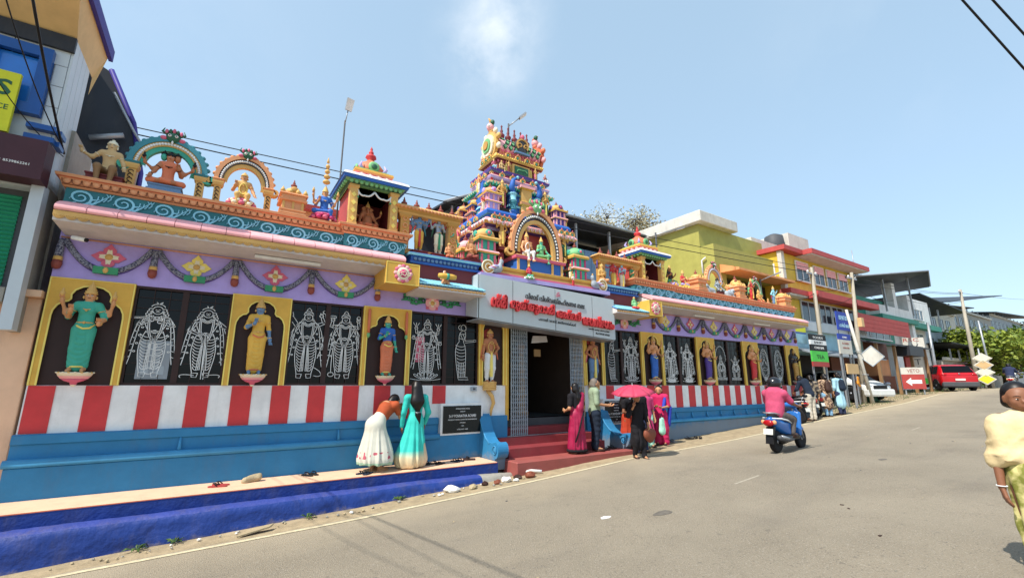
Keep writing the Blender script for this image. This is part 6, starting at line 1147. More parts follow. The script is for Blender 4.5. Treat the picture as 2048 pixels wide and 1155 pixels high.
def band_fac(lo, hi):
    a = tt.nodes.new('ShaderNodeMath'); a.operation = 'GREATER_THAN'; a.inputs[1].default_value = lo; b_ = tt.nodes.new('ShaderNodeMath'); b_.operation = 'LESS_THAN'; b_.inputs[1].default_value = hi; c = tt.nodes.new('ShaderNodeMath'); c.operation = 'MULTIPLY'
    tt.links.new(sp.outputs['Z'], a.inputs[0]); tt.links.new(sp.outputs['Z'], b_.inputs[0]); tt.links.new(a.outputs[0], c.inputs[0]); tt.links.new(b_.outputs[0], c.inputs[1]); return c.outputs[0]
lt = tt.nodes.new('ShaderNodeMath'); lt.operation = 'LESS_THAN'; lt.inputs[1].default_value = .45; tt.links.new(vz.outputs['Distance'], lt.inputs[0]); mm = tt.nodes.new('ShaderNodeMath'); mm.operation = 'MULTIPLY'; tt.links.new(lt.outputs[0], mm.inputs[0]); tt.links.new(band_fac(.24, .36), mm.inputs[1])
x1 = tt.nodes.new('ShaderNodeMixRGB'); x1.inputs['Color1'].default_value = (*lin('c9c8ba'), 1); x1.inputs['Color2'].default_value = (*lin('b05866'), 1); tt.links.new(mm.outputs[0], x1.inputs['Fac'])
x2 = tt.nodes.new('ShaderNodeMixRGB'); x2.inputs['Color2'].default_value = (*lin('9ab8a0'), 1); tt.links.new(band_fac(0, .175), x2.inputs['Fac']); tt.links.new(x1.outputs[0], x2.inputs['Color1']); tt.links.new(x2.outputs[0], b.inputs['Base Color'])
bowing(2.72, -.55)
# 2: girl in aqua half-sari seen from behind
t = person('young woman in aqua dress with long dark hair seen from behind', 3.42, -.6, R(172), 1.6, 0.0); H = 1.6
J = joints(head=(.0, -.01, .945), eL=(-.155, .02, .64), wL=(-.13, -.06, .5), eR=(.15, .01, .64), wR=(.16, -.02, .48)); j = {k: v * H for k, v in J.items()}
solid('body', body(J, H, .93, (0, 0, 0, 0), False) + nose(J, H), ['humanskin'], RES, .03, t, extra=[handx(J, H, 'L', (0, -.2, -1), (1, 0, 0)), handx(J, H, 'R', (0, -.2, -1), (-1, 0, 0))])
solid('blouse', [(j['chest'] + (0, 0, .05), j['waist'], .094 * H, .078 * H, 0, .75), (j['sL'], j['sR'], .047 * H, .047 * H, 0)] + [(j['s' + s], j['e' + s], .043 * H, .035 * H, 0) for s in 'LR'] + [(j['e' + s], j['w' + s], .034 * H, .027 * H, 0) for s in 'LR'], ['aqua'], RES, .03, t)
pos = lambda V: V
m = M('aquafade', '2fb8ac', rough=.7); tt = m.node_tree; b = tt.nodes['Principled BSDF']; g = [n for n in tt.nodes if n.type == 'NEW_GEOMETRY'][0]; sp = tt.nodes.new('ShaderNodeSeparateXYZ'); tt.links.new(g.outputs['Position'], sp.inputs[0])
r_ = tt.nodes.new('ShaderNodeMapRange'); r_.inputs['From Min'].default_value = .33; r_.inputs['From Max'].default_value = .2; tt.links.new(sp.outputs['Z'], r_.inputs['Value']); x1 = tt.nodes.new('ShaderNodeMixRGB'); x1.inputs['Color1'].default_value = (*lin('35bfb2'), 1); x1.inputs['Color2'].default_value = (*lin('d8c9a4'), 1); tt.links.new(r_.outputs[0], x1.inputs['Fac']); tt.links.new(x1.outputs[0], b.inputs['Base Color'])
f1 = folds(0, .0, .58 * H, .03 * H, 11, .02, 1)
solid('skirt', [(j['waist'], j['pelvis'], .078 * H, .1 * H, 0, .8), (j['pelvis'], (.03, .02, .3 * H), .1 * H, .135 * H, 0, .8), ((.03, .02, .3 * H), (.1, .04, .12 * H), .135 * H, .175 * H, 0, .8)], ['aquafade'], RES, .04, t, post=lambda V: (lambda W: np.column_stack([W[:, 0], W[:, 1], np.maximum(W[:, 2], .022)]))(f1(V)))
solid('underskirt', [((-.04, 0, .3 * H), (-.07, .01, .1 * H), .1 * H, .125 * H, 0, .8)], ['beige'], RES, .04, t, post=lambda V: np.column_stack([V[:, 0], V[:, 1], np.maximum(V[:, 2], .02)]))
hairmesh(t, j['head'], H, 'long'); features(t, J, H); shoes(t, J, H, 'humanskin')
ob('hair_band', MB('silver').tube([(.035 * H * cos(a) - .005, .085 * H + .03 * H * sin(a), j['head'][2] - .3 * H) for a in [i * PI / 5 for i in range(10)]], .008, 5, True), t)
def standing(label, x, y, rz, H, skin, parts, hair='bun', z=None, J=None, hands=None, shoe='leather', fem=True, hairm='hair', fat=1.0, res=RES, legs=True, group=None):
    t = person(label, x, y, rz, H, z, group); J = J or joints(); hands = hands or [('L', (0, -.2, -1), (1, 0, 0)), ('R', (0, -.2, -1), (-1, 0, 0))]
    solid('body', body(J, H, .93, (0, 0, 0, 0), False) + nose(J, H), [skin], res, .03, t, extra=[handx(J, H, *h) for h in hands])
    j = {k: v * H for k, v in J.items()}; A = lambda *k: None
    for p in parts:
        nm, mat = p[0], p[1]; kw = p[2] if len(p) > 2 else {}
        P = []; post = None; f = fat
        if nm in ('shirt', 'kurta', 'blouse', 't_shirt'):
            P = [(j['chest'] + (0, 0, .05 * H), j['waist'], .096 * H * f, .084 * H * f, 0, .78), (j['sL'], j['sR'], .047 * H, .047 * H, 0), (j['waist'], j['pelvis'] * .9 + j['waist'] * .1, .084 * H * f, .1 * H * f, 0, .8)]
            ln = kw.get('sleeve', .8)
            for s in 'LR':
                P.append((j['s' + s], lerp(j['s' + s], j['e' + s], min(ln, 1)), .044 * H, .04 * H, 0))
                if ln > 1: P.append((j['e' + s], lerp(j['e' + s], j['w' + s], ln - 1), .036 * H, .027 * H, 0))
            if nm == 'blouse': P = P[:2] + P[3:]
            if nm == 'kurta': P += [(j['pelvis'], (0, 0, .26 * H), .1 * H * f, .13 * H, 0, .75)]; post = folds(0, 0, .55 * H, .24 * H, 7, .014)
        elif nm in ('trousers', 'jeans'):
            w = kw.get('w', 1); P = [(j['waist'] * .3 + j['pelvis'] * .7, j['pelvis'], .082 * H * f, .092 * H * f, 0, .8)]
            for s in 'LR': P += [(j['h' + s], j['k' + s], .068 * H * f, .05 * H * w, 0), (j['k' + s], j['a' + s] + (0, 0, .0), .05 * H * w, (.038 + .02 * (w > 1)) * H * w, 0)]
            post = (lambda V: V + np.column_stack([np.sin(V[:, 2] * 55 + V[:, 0] * 20) * .004, np.cos(V[:, 2] * 47) * .004, V[:, 2] * 0]))
        elif nm in ('skirt', 'saree'):
            w = kw.get('w', 1.0); z1 = kw.get('z', .03) * H; P = [(j['waist'], j['pelvis'], .082 * H, .105 * H, 0, .8), (j['pelvis'], (0, 0, .3 * H), .105 * H, .12 * H * w, 0, .85), ((0, 0, .3 * H), (0, 0, z1 + .06 * H), .12 * H * w, .14 * H * w, 0, .85)]
            f1 = folds(0, 0, .56 * H, z1, 11, .016, 2, kw.get('sway', 0)); post = (lambda z1: lambda V: (lambda W: np.column_stack([W[:, 0], W[:, 1], np.maximum(W[:, 2], z1)]))(f1(V)))(z1)
        elif nm == 'saree_drape':
            P = [(j['sL'] + (0, -.02, .02), j['waist'] + (.07 * H, -.03, 0), .05 * H, .05 * H, 0), (j['sL'] + (0, .03, .02), j['waist'] + (-.02, .075 * H, 0), .052 * H, .06 * H, 0, .8), (j['waist'] + (-.02, .075 * H, 0), (-.03, .08 * H, .3 * H), .055 * H, .06 * H, 0, .7)]
        elif nm == 'dupatta': P = [(j['sR'] + (.0, .02, .03), j['sR'] + (.06 * H, .03 * H, -.2 * H), .03 * H, .032 * H, 0), (j['sR'] + (.06 * H, .03 * H, -.2 * H), (.12 * H, .05 * H, .34 * H), .034 * H, .04 * H, 0), (j['sR'] + (0, -.02, .02), (.07 * H, -.09 * H, .6 * H), .03 * H, .03 * H, 0)]
        elif nm == 'backpack': P = [(j['chest'] + (0, .1 * H, .03 * H), j['waist'] + (0, .11 * H, 0), .07 * H, .085 * H, 0, .75)]
        solid(nm, P, [mat], res, .03, t, post=post)
    if hair: hairmesh(t, j['head'], H, hair, hairm)
    features(t, J, H)
    if shoe: shoes(t, J, H, shoe)
    return t, J
t, J = standing('woman in maroon silk saree with dark border standing on red platform', 7.3, -.95, R(180), 1.56, 'humanskin2', [('blouse', 'cottonblack', dict(sleeve=.7)), ('saree', 'silkmaroon', dict(w=1.05, z=.02)), ('saree_drape', 'silkmaroon')], 'braid', 0.02,
         J=joints(eL=(-.15, -.01, .65), wL=(-.09, -.13, .66), eR=(.15, .02, .64), wR=(.12, -.11, .6), head=(.01, -.01, .935)), hands=[('L', (.2, -.5, .6), (1, 0, 0)), ('R', (0, -1, .3), (-1, 0, 0))], shoe='humanskin2')
mb = MB('cottonblack'); mb.tube([(.0 + .15 * 1.56 * sin(a), .13 * 1.56 * cos(a) * .95, .05) for a in [i * PI / 10 for i in range(20)]], .035, 6, True); mb.tube([(-.1, .155, .95), (.0, .19, .75), (.1, .2, .5), (.19, .17, .25)], .022, 6); ob('saree_border', mb, t)
t, J = standing('grey haired man in pale green shirt holding out his hands', 7.92, -.92, R(62), 1.68, 'humanskin2', [('shirt', 'shirtgreen', dict(sleeve=.95)), ('trousers', 'navy')], 'short', 0.02, fem=False, hairm='greyhair', fat=1.12,
         J=joints(eL=(-.14, .0, .65), wL=(-.07, -.2, .62), eR=(.14, .0, .65), wR=(.08, -.2, .63), head=(0, -.02, .93)), hands=[('L', (.2, -1, 0), (0, 0, 1), .8), ('R', (-.2, -1, 0), (0, 0, 1), .8)])
t, J = standing('girl in dark bodice and long red skirt sheltering under the umbrella', 9.2, -.78, R(20), 1.5, 'humanskin', [('blouse', 'cottonblack', dict(sleeve=.5)), ('skirt', 'skirtred', dict(w=1.1, z=.06))], 'long',
         J=joints(eL=(-.14, .0, .65), wL=(-.05, -.13, .6), eR=(.15, .0, .65), wR=(.06, -.14, .6)), hands=[('L', (.5, -1, .2), (1, 0, 0)), ('R', (-.3, -1, .0), (-1, 0, 0))])
t = thing('orange_handbag', 'bright orange handbag on long strap held by the girl in red skirt', 'handbag', (9.12, -1.08, gz(9.1, -1.1) + .5)); ob('bag_body', MB('bagorange').mould(-.1, .1, -.035, .035, [(0, -.01), (.02, 0), (.13, .0), (.17, -.012)]), t, rot=(0, R(20), 0), bev=.01); ob('strap', MB('bagorange').tube([(-.07, 0, .15), (-.01, .02, .42), (.04, .0, .15)], .008, 6), t)
t, J = standing('woman in black top carrying a brown bag at the road edge', 8.28, -1.95, R(-20), 1.44, 'humanskin2', [('kurta', 'cottonblack', dict(sleeve=1.6)), ('trousers', 'cottonblack')], 'long',
         J=joints(kL=(-.06, -.05, .29), aL=(-.055, .04, .06), tL=(-.06, -.05, .02), aR=(.06, -.05, .045), tR=(.065, -.15, .015), eR=(.14, .01, .64), wR=(.12, -.12, .52), eL=(-.16, .0, .66), wL=(-.11, -.1, .8)), hands=[('L', (0, -.1, 1), (1, 0, 0), 1.0), ('R', (0, -.3, -1), (-1, 0, 0), .9)])
t = thing('brown_bag', 'brown shoulder bag hanging from the arm of the woman in black', 'bag', (8.44, -2.14, gz(8.4, -2.1) + .44)); solid('bag_body', [((-.06, 0, .1), (.08, 0, .1), .13, .12, 0, .5), ((0, 0, .02), (.02, 0, .02), .11, .11, 0, .5)], ['bagbrown'], .015, .05, t); ob('strap', MB('leather').tube([(-.12, 0, .18), (-.04, .02, .42), (.05, .02, .42), (.13, 0, .18)], .011, 6), t)
# umbrella: eight cloth gores over thin ribs
t = thing('umbrella', 'open pink umbrella held over the woman in black and the girl', 'umbrella', (8.14, -1.98, 1.385)); t.rotation_euler = (R(6), R(-9), 0); r = .5; h = .17; n = 8
for k in range(n):
    vs, fs = [], []; m_ = 6
    for i in range(m_ + 1):
        s = i / m_
        for q in range(5):
            a = 2 * PI * (k + q / 4) / n; sag = 1 - .06 * sin(PI * q / 4) * s; vs.append((r * s * sag * cos(a), r * s * sag * sin(a), h * (1 - s ** 2.1) - .0))
    for i in range(m_):
        for q in range(4): a = i * 5 + q; fs.append((a, a + 1, a + 6, a + 5))
    mb = MB('umbrella'); mb.add(vs, fs, True); o = ob('canopy_gore', mb, t); o.modifiers.new('thick', 'SOLIDIFY').thickness = .003
    a = 2 * PI * k / n; ob('rib', MB('steel').tube([(r * s * cos(a), r * s * sin(a), h * (1 - s ** 2.1) - .008) for s in [i / 6 for i in range(7)]], .003, 4), t)
ob('shaft', MB('steel').tube([(0, 0, h + .05), (0, 0, -.36)], .007, 6), t); ob('handle', MB('black').tube([(0, 0, -.34), (0, 0, -.46)], .014, 8), t)
t, J = standing('woman in flared dark jeans standing half hidden behind the brown bag', 9.16, -1.24, R(-5), 1.58, 'humanskin2', [('blouse', 'cottonblack', dict(sleeve=1.5)), ('jeans', 'denim', dict(w=1.35))], 'long')
t, J = standing('woman in hot pink kurta with royal blue shawl looking down', 10.72, -.62, R(-60), 1.6, 'humanskin2', [('kurta', 'kurtapink', dict(sleeve=.9)), ('trousers', 'kurtapink', dict(w=1.2)), ('dupatta', 'dupblue')], 'braid',
         J=joints(head=(0, -.03, .925), chin=(0, -.065, .885), eL=(-.14, .0, .65), wL=(-.05, -.16, .64), eR=(.15, .0, .65), wR=(.06, -.15, .63)), hands=[('L', (.5, -1, .2), (0, 0, 1), .8), ('R', (-.3, -1, .0), (0, 0, 1), .8)])
t, J = standing('woman in magenta top with pale mint trousers behind the brown bag', 10.05, -.7, R(-10), 1.55, 'humanskin2', [('kurta', 'magenta', dict(sleeve=.9)), ('trousers', 'mint', dict(w=1.1))], 'bun')
t = thing('mint_bag', 'pale mint cloth bag hanging beside the hot pink kurta', 'bag', (10.3, -1.0, gz(10.3, -1) + .32)); solid('bag_body', [((0, 0, .1), (0, 0, .36), .12, .09, 0, .45)], ['mint'], .015, .04, t, post=folds(0, 0, .45, 0, 7, .008)); ob('strap', MB('cottonblack').tube([(-.06, 0, .42), (0, 0, .55), (.06, 0, .42)], .012, 6), t)
# people by the far end of the temple
t, J = standing('man in navy shirt and off white trousers bending beside motorbikes', 18.45, -1.15, R(165), 1.7, 'humanskin', [('shirt', 'navy', dict(sleeve=1.5)), ('trousers', 'trouserwhite')], 'short', fem=False, fat=1.05, res=.024,
         J=joints(waist=(0, -.02, .64), chest=(0, -.08, .74), neck=(0, -.15, .81), head=(0, -.21, .87), chin=(0, -.25, .84), sL=(-.11, -.12, .79), sR=(.11, -.12, .79), eL=(-.16, -.16, .65), eR=(.16, -.16, .65), wL=(-.12, -.28, .6), wR=(.12, -.28, .6)))
t, J = standing('woman in patterned brown top and light jeans near the leaning pole', 20.1, -1.0, R(150), 1.6, 'humanskin2', [('kurta', 'floral', dict(sleeve=1.4)), ('jeans', 'denimlt'), ('backpack', 'leather')], 'bun', res=.024)
t, J = standing('woman in patterned scarf beside the man in navy shirt', 19.4, -.8, R(120), 1.58, 'humanskin2', [('kurta', 'camo', dict(sleeve=1.4)), ('trousers', 'cottonblack')], 'bun', res=.024)
t, J = standing('person in sky blue kurta with dark backpack near the roadside', 20.9, -1.15, R(160), 1.62, 'humanskin2', [('kurta', 'ltblue', dict(sleeve=1.4)), ('trousers', 'denim'), ('backpack', 'navy')], 'bun', res=.024)
t, J = standing('man in orange shirt sitting low behind the white leaning pole', 26.2, .1, R(200), 1.5, 'humanskin', [('shirt', 'orangecloth', dict(sleeve=1.0)), ('trousers', 'trousergrey')], 'short', fem=False, res=.03)
# woman at the right edge, close to the camera
H = 1.56; t = person('woman in pale yellow shawl and green flowered saree walking close by', 5.745, -8.42, R(-64), H, gz(5.6, -8.4) - .05)
J = joints(eL=(-.135, .0, .63), wL=(-.145, -.03, .47), kL=(-.05, -.02, .28), kR=(.05, 0, .28), aR=(.05, .02, .05), eR=(.135, -.01, .64), wR=(.06, -.1, .58), head=(0, -.008, .935)); j = {k: v * H for k, v in J.items()}; hd = j['head']
fx = [(hd + (s * .02 * H, -.047 * H, .012 * H), hd + (s * .036 * H, -.04 * H, .01 * H), .008 * H, .006 * H, 0) for s in (-1, 1)] + [(hd + (s * .014 * H, -.042 * H, -.04 * H), hd + (0, -.05 * H, -.038 * H), .008 * H, .009 * H, 0) for s in (-1, 1)] + [(hd + (s * .028 * H, -.034 * H, -.018 * H), hd + (s * .03 * H, -.03 * H, -.03 * H), .02 * H, .016 * H, 0) for s in (-1, 1)]
J['head'][2] += .004; hd = J['head'] * H
solid('body', body(J, H, .95, (0, 0, 0, 0), False) + nose(J, H) + fx, ['humanskin'], .011, .022, t, extra=[handx(J, H, 'L', (.1, -.15, -1), (1, 0, 0), .35), handx(J, H, 'R', (-1, -.3, 0), (0, 1, 0), .6)])
hairmesh(t, hd + (0, .004, .006), H, 'bun'); features(t, J, H)
f1 = folds(0, 0, .86 * H, .5 * H, 6, .01, 1, 9)
def scarf(V):
    W = f1(V); q = np.array([noise.noise(Vector((v[0] * 5, v[1] * 5, v[2] * 5))) for v in V]); r_ = np.abs(np.sin((W[:, 2] * 21 + np.abs(W[:, 0] - .03) * 30 + q * 3.0))); r_ = 1 - r_ ** .6
    k = np.maximum(np.hypot(W[:, 0], W[:, 1]), .05); W[:, 0] += W[:, 0] / k * (r_ - .25) * .013; W[:, 1] += W[:, 1] / k * (r_ - .25) * .013; W[:, 2] += .012 * np.sin(V[:, 0] * 30) * (V[:, 2] < .95); return W
solid('shawl', [(j['neck'] + (0, -.005, -.045 * H), j['sL'] + (.02, 0, -.03), .04 * H, .045 * H, 0), (j['neck'] + (0, -.005, -.045 * H), j['sR'] + (-.02, 0, -.03), .04 * H, .045 * H, 0), (j['sL'] + (.015, 0, -.03), j['eL'] + (0, 0, -.02 * H), .04 * H, .044 * H, 0), (j['sR'] + (-.015, 0, -.03), j['eR'] + (0, 0, -.02 * H), .04 * H, .044 * H, 0), (j['chest'] + (0, -.01, .05 * H), j['waist'] + (0, -.01, .02 * H), .09 * H, .1 * H, 0, .75), ((-.105 * H, -.01, .74 * H), (-.11 * H, -.02, .625 * H), .045 * H, .042 * H, 0, 1.2), ((.105 * H, -.01, .74 * H), (.11 * H, -.02, .625 * H), .045 * H, .042 * H, 0, 1.2), ((-.1 * H, -.02, .63 * H), (.1 * H, -.02, .62 * H), .04 * H, .04 * H, 0, 1.5), (j['sL'] + (0, 0, -.015), j['sL'] + (-.01, 0, -.06), .04 * H, .04 * H, 0), (j['sR'] + (0, 0, -.015), j['sR'] + (.01, 0, -.06), .04 * H, .04 * H, 0)], ['dupyellow'], .012, .05, t, post=scarf)
f2 = folds(0, 0, .6 * H, .03 * H, 9, .018, 3, 5)
solid('saree', [(j['waist'], j['pelvis'], .09 * H, .115 * H, 0, .85), (j['pelvis'], (.0, -.01, .3 * H), .115 * H, .1 * H, 0, .95), ((.0, -.01, .3 * H), (.02, -.02, .05 * H), .1 * H, .095 * H, 0, .95)], ['sareeyellow'], .014, .04, t, post=f2)
ob('bangle', MB('white').tube([j['wL'] + (.021 * H * cos(a), .021 * H * sin(a), .02) for a in [i * PI / 8 for i in range(16)]], .0045, 5, True), t); ob('necklace', MB('gold').tube([j['neck'] + (.036 * H * sin(a), -.034 * H * cos(a) - .004, -.012 * H - .02 * H * cos(a)) for a in [i * PI / 8 for i in range(16)]], .0025, 5, True), t)
shoes(t, J, H, 'leather')
t, J = standing('person with dusty brown hair walking just behind the yellow shawl', 8.6, -8.2, R(-60), 1.58, 'humanskin2', [('kurta', 'redboard', dict(sleeve=1.2)), ('trousers', 'beige')], 'bun', hairm='bagbrown')
# ------------------------------------------------------------ footwear and litter
def sandal(name, label, x, y, rz, mat, z=None, scale=1):
    z = 0.002 if z is None else z; t = thing(name, label, 'sandal', (x, y, z), rz, 'sandals left along the wall', scale)
    for s, a in ((-.07, .1), (.06, -.15)):
        pts = [(-.035, -.12), (-.042, -.02), (-.048, .06), (-.04, .11), (0, .13), (.04, .11), (.045, .05), (.036, -.03), (.034, -.12), (0, -.14)]; o = ob('sole', MB(mat).prism(pts, 'z', 0, .018), t, (s, 0, 0), (0, 0, a), bev=.004)
        ob('strap', MB('rubber').tube([(-.04, -.01, .015), (-.03, .03, .05), (0, .06, .055), (.03, .03, .05), (.04, -.01, .015)], .009, 6), o)
    return t
for i, (x, y, rz, mat, lb, z) in enumerate([(.25, -.5, 1.2, 'redboard', 'pair of dusty red sandals lying near the flat stone on ledge', 0), (1.62, -.35, .4, 'rubber', 'pair of black sandals by the wall left of the bowing woman', 0), (2.45, -.75, 2.2, 'navy', 'pair of dark blue slippers left of the bowing woman', 0), (3.75, -.42, .6, 'rubber', 'black sandals just right of the aqua dress hem', 0),
                                            (3.98, -.5, 1.9, 'leather', 'brown strapped sandals below the black plaque', 0), (4.45, -.45, .2, 'navy', 'navy slippers under the middle of the plaque', 0), (4.75, -.38, 1.1, 'leather', 'dark brown sandals near the blue cheek wall', 0), (8.2, -.9, 1.3, 'cottonblack', 'black slippers on red platform behind the green shirted man', .002), (8.6, -.75, .2, 'leather', 'brown slippers at foot of the right cheek wall', .002),
                                            (12.2, -.42, .8, 'rubber', 'black sandals on the ground below the right striped wall', None), (12.45, -.55, 2.0, 'cottonblack', 'upturned black sandals farther along the right wall', None), (11.3, -.5, .1, 'silver', 'grey shoes beside the hot pink kurta', None)]):
    sandal('sandals', lb, x, y, rz, mat, gz(x, y) + .012 if z is None else z)
t = thing('flat_stone', 'flat tan stone slab leaning on the ledge near red sandals', 'stone', (.72, -.42, .03), .2); solid('stone_body', [((-.12, -.03, 0), (.1, .03, .05), .06, .04, 0, .8), ((-.05, .04, .0), (.08, -.02, .03), .06, .05, 0)], ['stone'], .015, .05, t)
def rock(name, label, x, y, s, mat, cat, z=None, grp=None, flat=.6):
    mb = MB(mat); n_ = random.random() * 50; vs = []; bm = bmesh.new(); bmesh.ops.create_icosphere(bm, subdivisions=2, radius=1)
    for v in bm.verts: k = 1 + .45 * noise.noise(v.co * 1.3 + Vector((n_, 0, 0))); v.co = Vector((v.co.x * s * k, v.co.y * s * .8 * k, v.co.z * s * flat * k))
    me = bpy.data.meshes.new(name); bm.to_mesh(me); bm.free(); me.materials.append(MATS[mat]); o = ob(name, me, None, (x, y, (gz(x, y) if z is None else z) + s * flat * .5)); o.rotation_euler.z = random.random() * 6; return tag(o, label, cat, grp)
for i, (x, y, s, m_, lb) in enumerate([(3.85, -1.45, .13, 'litter', 'crumpled white plastic bag at the kerb foot'), (4.25, -1.5, .09, 'stone', 'tan paper lump beside the crumpled white bag'), (4.55, -1.42, .08, 'leather', 'dark brown shoe shaped lump in the kerb litter'), (4.78, -1.5, .08, 'bagbrown', 'second brown lump in litter nearer the red platform'), (5.0, -1.48, .1, 'litter', 'torn white wrapper between the brown lumps'),
                                        (5.3, -1.42, .1, 'leather', 'dark rag at the grey end of the kerb'), (5.55, -1.5, .13, 'bagbrown', 'large brown cloth lump at the very end of kerb litter'), (5.15, -1.6, .06, 'litter', 'small white scrap at edge of the white road line')]): rock('litter_piece', lb, x, y, s, m_, 'litter', flat=.55)
for i in range(46):
    x = -1.5 + random.random() * 7.2; y = -1.36 - random.random() * .3; rock('pebble', 'small loose pebble in the dust between the kerb and road line', x, y, .012 + random.random() * .022, random.choice(['stone', 'litter', 'concrete']), 'pebble', grp='pebbles along the kerb')
tag(ob('paper_scrap', MB('litter').prism([(-.1, -.03), (.02, -.05), (.12, 0), (.03, .05), (-.06, .03)], 'z', 0, .006), None, (4.53, -4.66, gz(4.5, -4.66) + .02)), 'flat white paper scrap lying in the middle of the road', 'paper')
tag(ob('rusty_plate', MB('stone').prism([(-.2, -.1), (.2, -.06), (.26, .05), (-.05, .08)], 'z', 0, .02), None, (.7, -1.62, gz(.7, -1.6) + .02), (0, R(-8), 0)), 'thin tan stone flake lying between kerb and road line', 'stone')
tag(ob('cloth_roll', MB('litter').tube([(-.2, 0, 0), (0, .03, .01), (.2, 0, 0)], .03, 7), None, (5.75, -1.3, gz(5.7, -1.3) + .05), (0, 0, -.5)), 'rolled white cloth with red hem lying by the platform', 'cloth')
def weed(x, y, lb=''): 
    mb = MB('leafdark')
    for k in range(14): a = random.random() * 6.28; l = .05 + random.random() * .06; mb.add([(0, 0, 0), (l * cos(a + .2), l * sin(a + .2), .04), (l * 1.5 * cos(a), l * 1.5 * sin(a), .07 * random.random()), (l * cos(a - .2), l * sin(a - .2), .05)], [(0, 1, 2, 3)])
    tag(ob('weed', mb, None, (x, y, gz(x, y))), lb, 'weed', 'weeds at the kerb foot')
for x, lb in ((1.45, 'lone green weed at the kerb foot below the bowing woman'), (-.6, 'leftmost green weed at the foot of the blue kerb'), (-.2, 'green weed just right of the leftmost weed by the kerb'), (2.9, 'green weed at the kerb foot below the aqua dress')): weed(x, -1.33, lb)
